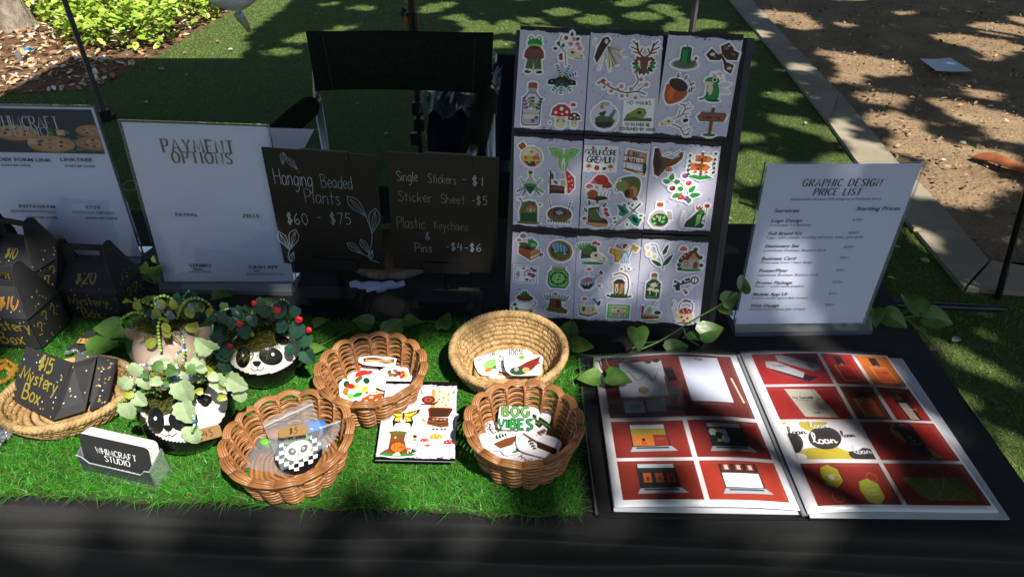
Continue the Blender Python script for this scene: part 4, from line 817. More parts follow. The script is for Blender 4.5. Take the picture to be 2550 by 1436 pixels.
def m_old_boots(a):
    for i in range(9): sprig(a,-.6+.15*i,.1,.6,2.2-.16*i,'gG'[i%2],3,.05,.16)
    mush(a,-.05,.75,.3,'R');a.p([(-.45,.35),(0,.4),(.05,-.2),(.2,-.4),(-.6,-.45)],'B');a.p([(0,.3),(.4,.3),(.5,-.3),(.95,-.55),(.9,-.85),(.1,-.85),(-.1,-.4)],'B');a.p([(0,.2),(.35,.2),(.4,-.3),(.1,-.5)],'b',h=False);a.e(0,-.6,.8,.2,'M')
def m_skull_garden(a):
    a.p([(-.9,-.5),(-.85,.2),(-.4,.6),(.2,.5),(.3,.0),(0,-.4)],'g');a.e(-.45,.15,.35,.3,'M',h=False);skull(a,.25,-.3,.95);a.e(0,-.8,.85,.12,'G')
    for i in range(6): sprig(a,-.8+.12*i,.1,.55,2.3-.2*i,'G',3,.06,.2)
    mush(a,.1,.7,.3,'R',dots=0);mush(a,.35,.6,.25,'R',dots=0)
    for x,y in((-.5,.3),(-.2,.2)): a.e(x,y,.07,.05,'E',h=False,k=7)
def m_fairy_girl(a):
    for pts in([(0,.3),(-.9,.55),(-1,.2),(-.5,-.05)],[(0,.2),(-.6,.0),(-.6,-.45),(-.3,-.45)],[(0,.4),(-.5,.85),(-.6,.6)]): a.p(pts,'O')
    for pts in([(-.1,.28),(-.8,.48),(-.85,.25),(-.4,.05)],[(-.1,.15),(-.5,.0),(-.5,-.35),(-.3,-.3)]): a.p(pts,'Y',h=False)
    a.e(-.6,.35,.05,.05,'D',h=False);a.p([(-.05,.35),(.2,.35),(.45,-.5),(-.2,-.5)],'U')
    for i in range(5): a.s([(.02+.03*i,.2),(-.12+.13*i,-.48)],.045,'W',h=False)
    a.s([(.0,-.5),(-.1,-.9)],.06,'C');a.s([(.25,-.5),(.35,-.85)],.06,'C');a.e(-.08,-.93,.09,.05,'K');a.e(.4,-.88,.09,.05,'K');a.e(.12,.62,.15,.16,'C');a.p([(-.1,.75),(.05,.85),(.25,.78),(.12,.68),(.0,.5),(-.1,.55)],'r',h=False);a.s([(.15,.3),(.45,.4)],.07,'C')
    for x,y in((.55,.5),(.7,.6),(.75,.4),(.6,.7),(.85,.55)): a.e(x,y,.12,.1,'A',k=7)
    a.s([(.5,.45),(.3,-.1)],.05,'M')
def m_flask_side(a):
    a.p([(.3,.2),(.75,.6),(.9,.45),(.45,0),(.45,-.4),(.1,-.8),(-.4,-.85),(-.8,-.5),(-.75,0),(-.3,.25)],'S');a.p([(.25,.12),(.4,0),(.38,-.4),(.05,-.72),(-.4,-.78),(-.72,-.45),(-.68,-.02),(-.3,.18)],'U',h=False);a.p([(.35,-.3),(.05,-.72),(-.4,-.78),(-.72,-.45)],'K',h=False);mush(a,-.1,-.05,.5);mush(a,-.35,-.2,.35);mush(a,-.1,.85,.35);a.p([(.7,.65),(.95,.45),(1.05,.65),(.85,.85)],'r');mush(a,.8,-.5,.25)
def m_lantern(a):
    a.s([(-.5,.8),(0,.95),(.5,.7),(.65,0),(.55,-.7)],.1,'B',curve=1);a.p([(-.45,.2),(.35,.2),(.4,-.75),(-.4,-.85)],'B');a.p([(-.35,.1),(-.08,.12),(-.08,-.7),(-.32,-.7)],'C',h=False);a.p([(.02,.12),(.27,.1),(.3,-.65),(.02,-.7)],'T',h=False);a.s([(-.35,.1),(-.08,-.7)],.04,'b',h=False);a.s([(-.08,.1),(-.32,-.7)],.04,'b',h=False);a.s([(.02,.1),(.3,-.65)],.04,'b',h=False);a.p([(-.55,.2),(-.2,.5),(.15,.5),(.45,.2)],'b');a.e(0,-.85,.8,.12,'g')
    for i in range(6): leafp(a,-.7+.28*i,-.8,.25,.1,3-.6*i,'g')
def m_book(a):
    a.p([(-.9,.3),(-.75,-.65),(.1,-.8),(.9,-.45),(.5,.25),(-.1,.1)],'B');a.p([(-.85,.33),(-.7,-.5),(.05,-.65),(-.05,.15)],'C',h=False);a.p([(-.02,.15),(.08,-.65),(.85,-.38),(.5,.3)],'C',h=False);a.e(-.4,-.1,.16,.22,'M',h=False);sprig(a,.35,-.35,.4,1.3,'b',3,.03,.12);mush(a,-.35,.75,.4,'R');sprig(a,.3,.95,.7,-.8,'g',5,.05,.2);leafp(a,.8,.2,.6,.14,1.2,'g')
def m_ticket(a):
    a.r(-.9,-.6,.9,.6,'u');a.r(-.84,-.54,.84,.54,'L',h=False);a.r(-.6,-.46,.6,.46,'C',h=False)
    a.hand('FAIRY POLKA',0,.22,.15,'K',.16,align=.5);a.hand('ADMIT ONE',0,-.38,.16,'K',.16,align=.5);a.s([(-.6,-.13),(.6,-.13)],.03,'K',h=False);a.e(0,.05,.14,.1,'u',h=False);a.e(-.35,.05,.04,.04,'K',h=False,k=6);a.e(.35,.05,.04,.04,'K',h=False,k=6);a.e(-.72,0,.05,.05,'W',h=False,k=6);a.e(.72,0,.05,.05,'W',h=False,k=6)
def m_lily(a):
    a.s([(.4,-.9),(.35,-.3),(.0,.3),(-.2,.8),(-.6,.85)],.05,'g',curve=1);leafp(a,.3,.1,.9,.14,1.2,'g');leafp(a,.4,-.7,1.1,.16,1.0,'g');leafp(a,.3,-.7,.9,.15,2.6,'g')
    for x,y in((-.75,.65),(-.65,.2),(-.25,.0)): a.e(x,y,.14,.16,'C',k=9);a.e(x,y-.08,.08,.06,'Y',h=False,k=7)
def m_house(a):
    a.e(0,-.75,.85,.15,'G');a.p([(-.6,-.7),(-.6,.0),(.65,.0),(.65,-.7)],'S');a.p([(-.85,-.05),(-.5,.45),(.1,.75),(.35,.7),(.8,.05),(.2,.0)],'r');a.p([(-.15,.0),(.2,.55),(.6,.0)],'T',h=False);a.e(.22,.22,.11,.12,'b',h=False);a.e(.22,.22,.07,.08,'Y',h=False);a.e(.4,-.35,.16,.25,'B',h=False);a.r(.24,-.65,.56,-.35,'B',h=False);a.e(-.25,-.3,.15,.17,'b',h=False);a.e(-.25,-.3,.1,.12,'Y',h=False);mush(a,-.55,.75,.45,'R')
    for x,y in((-.75,-.4),(.8,-.4),(-.7,-.7),(.7,.2),(.3,.8),(-.65,-.1)): a.e(x,y,.16,.16,'g',k=7)
    for x,y in((-.4,.3),(-.2,.5),(-.6,.1)): a.e(x,y,.05,.05,'W',h=False,k=7)
def m_mush_bottle(a):
    bottle(a,'g','g',.1,.5);a.e(0,-.82,.42,.1,'G',h=False)
    for x,y,k in((.02,.0,.45),(-.2,-.3,.35),(.25,-.4,.35)): mush(a,x,y,k,'C','C',0)
    for x,y in((.3,.2),(-.3,.15),(.1,.3)): a.e(x,y,.03,.03,'W',h=False,k=5)
def m_key(a):
    a.e(.6,.35,.3,.3,'b');a.e(.6,.35,.2,.2,'W',h=False);a.s([(.6,.05),(.6,.65)],.05,'b',h=False);a.s([(.35,.25),(-.85,-.15)],.13,'b');a.p([(-.75,-.1),(-.4,-.05),(-.35,-.45),(-.65,-.5)],'b')
    for x,y,an in((-.5,.0,2),(-.2,.1,1.6),(.0,.25,1.5),(.2,.3,1.8),(.1,-.5,4.6),(-.7,.1,2)): leafp(a,x,y,.25,.12,an,'g')
    a.e(-.05,-.45,.09,.09,'R');a.s([(.6,.05),(.3,-.3),(.1,-.45)],.025,'b',curve=1)
def m_log_frog(a):
    a.r(-.8,-.7,-.6,.5,'B');a.p([(-.75,-.15),(.7,-.35),(.8,-.6),(-.6,-.8)],'T');a.p([(-.7,-.4),(.6,-.5),(.6,-.65),(-.6,-.7)],'B',h=False);a.e(-.2,-.05,.3,.2,'S');a.e(-.15,.2,.24,.18,'L');a.e(-.22,.37,.07,.07,'L');a.e(-.05,.37,.07,.07,'L');a.e(.55,-.1,.28,.17,'b');a.s([(.1,.1),(.5,.9)],.03,'b');a.s([(.5,.9),(.6,-.8)],.012,'k');a.e(.1,-.88,.8,.08,'m')
def m_teapot(a):
    a.p([(-.3,-.1),(-.45,-.2),(-.8,.25),(-.9,.2),(-.6,-.5),(-.35,-.65)],'C');a.e(.1,-.4,.6,.5,'C');a.p([(-.4,-.05),(-.3,.25),(.1,.4),(.5,.25),(.6,-.05),(.1,-.15)],'D');a.s([(-.4,.1),(-.35,.7),(.1,.95),(.55,.7),(.6,.1)],.06,'b',curve=1);a.s([(-.15,.9),(.1,.97),(.4,.88)],.16,'B',curve=1)
    for x,y in((-.1,.15),(.2,.25),(.35,.05),(.0,.0)): a.e(x,y,.06,.05,'W',h=False,k=7)
    for x,y in((-.15,-.4),(.3,-.5),(.05,-.7)): a.e(x,y,.11,.11,'R',h=False,k=8)
    a.s([(-.8,.4),(-.7,.7),(-.85,.95)],.025,'k',curve=1);a.e(.1,-.9,.6,.08,'M')
def m_snail_map(a):
    a.r(-.35,-.75,.85,.85,'C');a.r(-.35,-.75,-.1,.85,'T',h=False)
    for x,y,c in((.2,.4,'G'),(.5,.1,'g'),(.4,-.3,'G'),(.7,.5,'R'),(.6,-.5,'D'),(.1,.6,'D'),(.1,-.1,'g'),(.7,.0,'G')): leafp(a,x,y,.16,.06,x*7,c,h=False)
    a.s([(.0,-.3),(.3,.1),(.6,.2),(.45,.6)],.02,'k',curve=1,h=False);a.e(.35,.55,.12,.1,'C',h=False);a.s([(.25,.55),(.45,.6)],.03,'k',h=False)
    a.p([(-.95,-.45),(-.2,-.4),(.15,-.15),(.1,-.3),(-.1,-.55),(-.9,-.55)],'b');a.e(-.5,-.1,.42,.36,'r');a.e(-.5,-.1,.25,.2,'N',h=False);a.e(-.5,-.1,.12,.1,'r',h=False)
    for s in(-1,1): sprig(a,-.85 if s<0 else .95,.3,.45,1.57+.3*s*-1,'g',3,.04,.12)
def m_swallowtail(a):
    for s in(-1,1):
        a.p([(0,.25),(s*.4,.4),(s*.95,.65),(s*.85,.3),(s*.45,-.05),(s*.05,-.05)],'K');a.p([(s*.05,.2),(s*.4,.3),(s*.78,.5),(s*.7,.3),(s*.4,.0),(s*.08,.0)],'Y',h=False);a.p([(s*.05,0),(s*.5,-.05),(s*.6,-.4),(s*.5,-.9),(s*.4,-.55),(s*.2,-.5)],'K');a.p([(s*.07,-.03),(s*.42,-.08),(s*.48,-.35),(s*.22,-.4)],'Y',h=False);a.e(s*.15,-.45,.06,.06,'D',h=False,k=7)
        for i in range(3): a.s([(s*(.3+.17*i),.42+.06*i),(s*(.32+.15*i),.2+.06*i)],.05,'K',h=False)
    a.e(0,.0,.06,.35,'b')
def m_chest(a):
    a.p([(-.6,.75),(-.45,.9),(.8,.85),(.85,.7),(.6,.1),(-.5,.05)],'r');a.p([(-.45,.75),(.7,.72),(.5,.15),(-.4,.12)],'b',h=False);a.p([(-.55,.05),(.6,.05),(.65,-.65),(.2,-.75),(-.6,-.5)],'B');a.p([(-.5,.02),(.5,.0),(.55,-.2),(.1,-.3),(-.5,-.15)],'b',h=False)
    for i in range(8): a.e(-.35+.11*i,-.08-.02*(i%3),.07,.06,'rTESNAkP'[i],h=False,k=7)
    a.s([(-.6,-.35),(.1,-.5),(.65,-.4)],.06,'b',h=False);leafp(a,-.9,.0,.5,.1,-1.1,'T')
    for x in(-.2,.0,.25,.45): a.e(x,-.88,.09,.06,'b')
    a.e(.95,.2,.12,.1,'k');a.e(.95,.2,.06,.05,'W',h=False);a.s([(.95,.1),(.95,-.5)],.03,'k');
def m_tree_house(a):
    a.e(0,-.8,.95,.16,'G');a.p([(-.9,-.75),(-.5,-.4),(-.45,.5),(-.5,.75),(.35,.75),(.3,.3),(.45,-.4),(.85,-.75)],'B');a.e(-.08,.78,.5,.13,'M');a.e(0,-.3,.42,.42,'b',h=False);a.e(0,-.3,.37,.37,'O',h=False)
    for x in(-.18,0,.18): a.s([(x,-.64),(x,.04)],.02,'b',h=False)
    a.s([(.05,-.3),(.3,-.25)],.04,'K',h=False);a.e(-.18,.4,.06,.08,'Y',h=False);a.s([(.3,.7),(.85,.65)],.04,'b');a.p([(.75,.5),(.95,.5),(.9,.2),(.8,.2)],'K');a.e(.85,.35,.06,.08,'Y',h=False);a.e(.85,.55,.13,.06,'K');a.p([(-.05,-.65),(.1,-.65),(.2,-.9),(-.25,-.9)],'C',h=False);mush(a,.55,-.45,.3,'R')
    for an in(.6,1.0,1.4): leafp(a,.75,-.7,.4,.06,an,'g')
def m_mush_trio(a):
    for x,y,k,c in((0,.55,.75,'A'),(-.65,.3,.5,'R'),(.75,.15,.6,'R'),(-.45,-.1,.35,'R')):
        a.s([(x,y),(x-.03,y-.5),(x-.08*(1 if x>-.5 else -1),-.9)],.13*k+.02,'k',curve=1);a.s([(x,y),(x-.03,y-.5),(x-.08*(1 if x>-.5 else -1),-.88)],.11*k,'W',curve=1,h=False)
        a.p([(x-.55*k,y-.05*k),(x-.45*k,y+.28*k),(x-.15*k,y+.45*k),(x+.15*k,y+.45*k),(x+.45*k,y+.28*k),(x+.55*k,y-.05*k),(x,y-.15*k)],c)
        for dx_,dy_ in((-.2,.15),(.1,.25),(.3,.05)): a.e(x+dx_*k,y+dy_*k,.06*k,.05*k,'W',h=False,k=7)
# ================================================================ sticker sheets
SW,SHH=.102,.152
def torn(a,top):
    y=SHH if top else 0; s=-1 if top else 1; n=34; base=.0085 if top else .0055
    rag=[base+.0008*math.sin(i*.5)+RNG.uniform(-.0006,.0006)-(.0035*(1-i/n) if top else .0035*(abs(i/n-.5)*-1+.3)) for i in range(n+1)]
    V=[];Fs=[]
    for i in range(n+1): V+=[(SW*i/n,y),(SW*i/n,y+s*rag[i])]
    Fs=[(2*i,2*i+2,2*i+3,2*i+1) if not top else (2*i+1,2*i+3,2*i+2,2*i) for i in range(n)]
    a.I.append(('m',np.array(V),Fs,cc('17130f'),False))
    for _ in range(16):
        x=RNG.uniform(.03,.098); yy=y+s*(base+RNG.uniform(-.001,.0025)); w=RNG.uniform(.0006,.003); a.r(x,yy,x+w,yy+RNG.uniform(.0004,.0012),'17130f',h=False)
def sheet_thing(q,items,label,group=None,paper='eceaf4'):
    c0=(q.c[0]+q.c[1])/2
    t=thing('sticker_sheet',label,'sticker sheet',c0,group)
    g=G(); q.sheet(g,None); g.build('paper',M('glossy_sheet',(.62,.61,.74),.3,.5),t,smooth=False)
    for tp in(True,False): a=Art(); torn(a,tp); g=G(); a.emit(g,q.at,l0=.5,dl=.25); g.build('top_border' if tp else 'bottom_border',INK,t,kind='stuff')
    a=Art()
    for i in range(22):   # faint leaf print on the paper
        x,y=RNG.uniform(.005,.097),RNG.uniform(.015,.138); leafp(a,x,y,.005,.0012,RNG.uniform(0,6),'b0aac8',h=False)
    g=G(); a.emit(g,q.at,l0=.5,dl=.25); g.build('faint_leaf_print',INK,t,kind='stuff')
    for f,x,y,k,*r in items:
        a=Art(); a.o(x/1000,y/1000,k/1000,r[0] if r else 0); f(a); g=G(); a.emit(g,q.at,halo=.0022,halo2=.0034,l0=14,dl=.6); g.build('sticker',INK,t)
    return t
def rowz(q,u,v): return q.inv(u,v)*1000
# display board plane
B0,B1=P(1268,775,.768),P(1740,812,.768); yT=1.03
T0,T1=PY(1297,65,yT+.012),PY(1851,87,yT-.008)
dn=nrm(np.cross(B1-B0,T0-B0))
def PN(u,v,o=B0,n=dn):
    d=ray(u,v); return CAM+d*(((o-CAM)@n)/(d@n))
board=thing('display_board','tall black display board leaning back and holding nine sticker sheets','display board',(B0+B1)/2*np.array([1,1,0])+np.array([0,.03,TZ]))
bq=[PN(1252,815)-dn*.004,PN(1772,862)-dn*.004,PN(1880,95)-dn*.004,PN(1285,75)-dn*.004]
BB=M('black_board',(.012,.012,.013),.55,.3)
G().slab(bq,dn,.007).build('panel',BB,board)
for i,j in((0,1),(1,2),(3,0)):
    a_,b_=bq[i],bq[j]; d=nrm(b_-a_); inn=nrm(np.cross(dn,d)); g=G(); g.slab([a_-dn*-.001,b_-dn*-.001,b_+inn*.010+dn*.001,a_+inn*.010+dn*.001],dn,.012); g.build('frame_strip',BLK,board)
m0=(bq[0]+bq[1])/2; g=G(); g.slab([bq[0]+[0,-.02,0],bq[1]+[0,-.02,0],bq[1]+[0,.02,0],bq[0]+[0,.02,0]],(0,0,1),.016); g.build('foot_ledge',BLK,board)
mt=(bq[2]+bq[3])/2*.4+m0*.6; g=G(); g.tube([mt-dn*.012,np.array([mt[0],mt[1]+.19,TZ+.006])],.007,8); g.build('back_strut',BLK,board)
SD=[('frog in brown sweater, berry skull, fern moth and bottle',[(1297,65),(1470,75),(1453,333),(1280,328)],[(m_frog_suit,23,112,27),(m_skull_flowers,75,120,23),(m_moth_fern,66,80,21),(m_herb_bottle,24,42,33),(m_mush_faces,74,25,24)]),
('winged lady, deer head and blossom branch',[(1472,73),(1652,77),(1632,342),(1456,335)],[(m_fairy_grey,26,118,25),(m_deer,78,112,25),(m_branch,50,76,35),(m_terrarium,27,30,23),(m_moss_skull,75,32,25)]),
('green candle, brown moth, acorn and flower-crowned frog',[(1665,78),(1851,87),(1806,350),(1627,342)],[(m_candle,28,118,22),(m_brown_moth,78,118,23),(m_acorn,24,72,23),(m_frog_fairy,72,78,24),(m_antler_skull,28,28,24),(m_goblin_sign,77,27,23)]),
('amber potion globe, luna moth, backpack and nest',[(1281,330),(1452,338),(1440,576),(1278,567)],[(m_potion_round,27,118,22),(m_luna,75,118,24),(m_potion_green,26,75,20),(m_toad_room,74,78,21),(m_backpack,24,30,22),(m_nest,72,30,22)]),
('goblincore lettering, wooden shelf, mushrooms and boot',[(1456,337),(1622,345),(1600,578),(1442,578)],[(m_goblincore,27,116,25),(m_shelf,78,114,22),(m_mush_cluster,26,74,23),(m_frog_cup,72,72,22),(m_boot,26,30,22),(m_dagger,76,30,22)]),
('brown witch hat, wooden signposts, berries and crowned frog',[(1623,345),(1796,352),(1766,582),(1602,578)],[(m_hat,26,115,24),(m_signs,77,112,23),(m_berries,52,76,26),(m_flask,23,30,22),(m_frog_king,77,30,22)]),
('frog on books, oval forest mirror, green jar and teacup',[(1278,568),(1437,578),(1426,800),(1268,790)],[(m_frog_book,26,122,22),(m_mirror,77,120,21),(m_mallow,24,78,19),(m_jar,76,76,20),(m_teacup,24,32,20),(m_old_boots,74,32,20)]),
('mossy skull, butterfly-winged girl, lantern and green ticket',[(1438,578),(1598,582),(1580,806),(1427,800)],[(m_skull_garden,27,120,22),(m_fairy_girl,76,116,24),(m_flask_side,24,74,20),(m_lantern,73,66,22),(m_book,24,26,19),(m_ticket,74,22,20)]),
('white lily sprig, mushroom cottage, ivy key and teapot',[(1600,585),(1765,590),(1740,810),(1580,806)],[(m_lily,27,118,23),(m_house,77,114,22),(m_mush_bottle,24,68,23),(m_key,74,72,22),(m_log_frog,24,24,19),(m_teapot,76,24,21)])]
for i,(nm,px,items) in enumerate(SD):
    off=dn*(.0015+.0007*(8-i)/2)+dn*.0006*(i%3); tl,tr,br,bl=[PN(*p)+off for p in px]
    q=Quad(bl,br,tl,tr,SW,SHH,curl=.0004,curlx=.0); sheet_thing(q,items,'display board sheet with '+nm,'sticker sheets on the display board')
# loose sheet on the mat
zz=TZ+.026
q=Quad(P(935,1147,zz),P(1133,1151,zz-.001),P(962,950,zz+.004),P(1138,953,zz),SW,SHH,curl=.0015)
sheet_thing(q,[(m_snail_map,74,116,23),(m_swallowtail,30,80,24),(m_chest,77,78,24),(m_tree_house,27,30,25),(m_mush_trio,76,28,23)],'loose white sticker sheet lying on the grass mat between the baskets')
# ================================================================ acrylic sign holders
def fitq(bl,br,tl,tr,zb,yt,yt2=None):
    return [P(*bl,zb),P(*br,zb),PY(*tl,yt),PY(*tr,yt2 or yt)]
def acrylic(label,q,base_px,group,inner=None,paper=(.74,.78,.88)):
    c=(q.c[0]+q.c[1])/2; t=thing('sign_holder',label,'sign',np.array([c[0],c[1],TZ]),group)
    n=q.n
    g=G(); q.sheet(g,None,6,8,.0005); g.build('paper',M('sign_paper',paper,.55,.3),t)
    m=.004; Q2=[q.at(-m,-m*.5),q.at(q.W+m,-m*.5),q.at(q.W+m,q.H+m),q.at(-m,q.H+m)]
    f=[p+n*.0026 for p in Q2]
    G().add(f,[(0,1,2,3)]).build('front_pane',ACR,t)
    bk=[p-n*.0026 for p in Q2]; G().add(bk,[(3,2,1,0)]).build('back_pane',ACR,t)
    for i,j in((1,2),(2,3),(3,0)):
        G().add([f[i],f[j],bk[j],bk[i]],[(0,1,2,3)]).build('pane_edge',ACRE,t)
    lo,ro,zt=base_px; A=P(*lo,TZ+.004);B=P(*ro,TZ+.004); dxx=nrm(B-A); dpt=np.array([-dxx[1],dxx[0],0])*.055
    g=G(); prof=[(0,0),(.055,0),(.055,.012),(.022,.018),(.016,.026),(.012,.022),(0,.009)]
    V=[A+dpt/.055*y+[0,0,z-.003] for y,z in prof]+[B+dpt/.055*y+[0,0,z-.003] for y,z in prof]; k=len(prof)
    g.add(V,[tuple(range(k)),tuple(range(k,2*k))[::-1]]+[(i,i+k,(i+1)%k+k,(i+1)%k) for i in range(k)]); g.build('base',ACRE,t)
    return t
def px_text(a,q,u,v,txt,px,c='K',bold=.012,shear=0,align=0,wide=1.15,fit=None):
    x,y=q.inv(u,v); z=(q.at(x,y)-CAM)@CF
    if fit: V_=font_mesh(txt,bold,shear)[0]; wide=(q.inv(fit,v)[0]-x)/(V_[:,0].max()*px*z/F*1.35)
    a.t(txt,x,y,px*z/F*1.35,c,bold,shear,align,wide)
def px_hand(a,q,u,v,txt,px,c,w=.09,nib=0,sp=.2,fit=None,**k):
    x,y=q.inv(u,v); z=(q.at(x,y)-CAM)@CF; fw=(q.inv(fit,v)[0]-x) if fit else None; a.hand(txt,x,y,px*z/F*1.12,c,w,nib,sp,fitw=fw,**k)
# payment sign
q=Quad(*fitq((410,700),(733,702),(302,304),(664,316),TZ+.022,1.035,1.05),.222,.28)
t=acrylic('white payment options sign in a clear acrylic stand, second sign from the left',q,((398,726),(727,733),0),'acrylic sign holders')
a=Art(); GD='6a5a30'
px_hand(a,q,408,378,'PAYMENT',29,GD,.17,.6,.34,serif=.1,fit=583); px_hand(a,q,432,405,'OPTIONS',25,GD,.17,.6,.34,serif=.1,fit=578)
x0,y0=q.inv(520,368);
for u,v,s_,p in((437,538,'PAYPAL',9),(604,541,'ZELLE',9),(471,664,'VENMO',9),(620,668,'CASH APP',9)): px_text(a,q,u,v,s_,p,'K',.015,wide=1.3)
for u,v,s_,p in((482,672,'KIARA',5),(634,676,'KIKI',5)): px_text(a,q,u,v,s_,p,'K',.02)
px_text(a,q,614,684,'$SEASONEDPOTATO',6,'k',0,wide=1.2); px_text(a,q,468,678,'@KIARA-MASSEY',5,'k',0)
g=G(); a.emit(g,q.at,l0=1,dl=.3); g.build('lettering',INK,t)
# left brand sign
q=Quad(*fitq((-42,628),(352,638),(-146,262),(232,268),TZ+.022,1.13,1.13),.222,.28)
t=acrylic('white sign with wood slice photo band in a clear acrylic stand, leftmost sign',q,((-60,655),(352,662),0),'acrylic sign holders')
a=Art(); W_,H_=q.W,q.H; m=.004
a.r(m,H_*.70,W_-m,H_-m,'2b211a',6,4,h=False)
x1,y1=q.inv(150,330)
def clip_el(a,x,y,rx,ry,c,rot=0):
    t_=np.linspace(0,2*math.pi,22,endpoint=False); X=x+rx*np.cos(t_)*math.cos(rot)-ry*np.sin(t_)*math.sin(rot);Y=y+rx*np.cos(t_)*math.sin(rot)+ry*np.sin(t_)*math.cos(rot)
    X=np.clip(X,m,W_-m);Y=np.clip(Y,H_*.70,H_-m); a.p(np.column_stack([X,Y]),c,h=False)
for i in range(70): clip_el(a,RNG.uniform(.11,W_-m),H_*RNG.uniform(.71,.86),.004,.0022,['2f6b2a','1f4f1f','4f9a3c','3d7d30'][i%4],RNG.uniform(0,3))
for u,v,r,c in((40,330,44,'c79560'),(128,358,47,'c9975c'),(232,326,34,'c08a52'),(236,357,38,'b9854c')):
    x,y=q.inv(u,v); k=r*1.25/F; clip_el(a,x,y-.003,k,k*.45,'7a4f2a'); clip_el(a,x,y,k,k*.43,c); clip_el(a,x,y,k*.6,k*.25,'d3a870'); clip_el(a,x,y,k*.25,k*.1,c)
    for j in range(7): an=j*1.1+u; clip_el(a,x+k*.5*math.cos(an),y+k*.2*math.sin(an),k*.09,k*.06,['4a3b4e','2a2428','7c7a82'][j%3])
for u,v in((152,330),(82,352)): x,y=q.inv(u,v); a.r(x-.006,y-.005,x+.006,y+.005,'d9bf8c',h=False)
px_hand(a,q,-12,318,'WHIMCRAFT',27,'d9d4c8',.09,.7,.2,serif=.08,fit=150); px_hand(a,q,14,338,'STUDIO',21,'d9d4c8',.09,.7,.2,serif=.08,fit=124)
for u,v,s_,p,bd in((-28,400,'ORDER FORM LINK',9,.012),(152,401,'LINKTREE',9,.012),(48,516,'INSTAGRAM',8,.012),(216,519,'ETSY',8,.012),(28,528,'@WHIMCRAFTSTUDIO',7.5,.0),(181,531,'WHIMCRAFTSTUDIO',7.5,.0),(4,413,'SCAN QR CODE',5,.015),(163,415,'SCAN QR CODE',5,.015),(67,542,'SCAN QR CODE',5,.015),(216,544,'SCAN QR CODE',5,.015)): px_text(a,q,u,v,s_,p,'1c1c28' if bd else '55556a',bd,wide=1.2,fit={28:140,181:285}.get(u))
g=G(); a.emit(g,q.at,l0=1,dl=.3); g.build('lettering',INK,t)
# price list
q=Quad(*fitq((1832,806),(2147,803),(1912,409),(2297,407),TZ+.022,.985,1.0),.212,.28)
t=acrylic("white graphic design price list in a clear stand at the right end of the table",q,((1830,834),(2170,829),0),'acrylic sign holders')
a=Art()
px_hand(a,q,1997,464,'GRAPHIC DESIGN',17,'K',.17,.6,.36,serif=.09,slant=.12,fit=2190); px_hand(a,q,2025,486,'PRICE LIST',16,'K',.17,.6,.34,serif=.09,slant=.12,fit=2140)
px_text(a,q,1967,499,'Student promo discount (10% off sign-up at MavMarket Event)',7.2,'333344',0,.2,fit=2192)
px_text(a,q,1926,529,'Services',11,'K',.012,.2,wide=1.2);px_text(a,q,2129,524,'Starting Prices',11,'K',.012,.2,wide=1.2)
rows=[('Logo Design','2 concepts + 1 Revision','$150+',1919,553,1915,563,2121,550),('Full Brand Kit','Logo, color palette, branding elements, fonts, style guide','$250+',1911,585,1908,594,2111,582),('Stationery Set','Letterhead, Envelope, Business Card','$250+',1903,616,1900,626,2099,617),('Business Card','Print-ready front + back design','$50+',1895,647,1893,656,2090,644),('Poster/Flyer','Letterhead, Envelope, Business Card','$75+',1888,677,1885,687,2081,675),('Promo Package','Poster + social media graphics','$120+',1881,707,1878,715,2071,704),('Mobile App UI','Custom screen layout (per screen)','$75+',1873,736,1870,744,2062,733),('Web Design','Custom screen layout (per screen)','$200+',1867,764,1864,772,2052,761)]
for h_,s_,p_,u1,v1,u2,v2,u3,v3 in rows:
    px_text(a,q,u1,v1,h_,9,'15151f',.012,.2,wide=1.18);px_text(a,q,u2,v2,s_,6.6,'44445a',0,.2,wide=1.12);px_text(a,q,u3,v3,p_,6.6,'44445a',0,.2,wide=1.1)
g=G(); a.emit(g,q.at,l0=1,dl=.3); g.build('lettering',INK,t)
# blank sign seen behind
q=Quad(PY(470,560,1.19),PY(655,560,1.19),PY(598,316,1.24),PY(783,322,1.24),.216,.28)
dz=q.c[0][2]-(TZ+.02); 
t=thing('sign_holder','plain white sheet in a clear stand half hidden behind the payment sign','sign',np.array([q.c[0][0]+.1,1.19,TZ]),'acrylic sign holders')
g=G(); q.sheet(g,None,2,2); g.build('paper',M('sign_paper'),t); g=G(); c_=(q.c[0]+q.c[1])/2; g.box((c_[0],c_[1]+.01,TZ+.012),(.2,.05,.02)); 
g.box((c_[0],c_[1],(TZ+.02+c_[2])/2),(.19,.003,max(.005,c_[2]-TZ-.02))); g.build('base',ACRE,t)
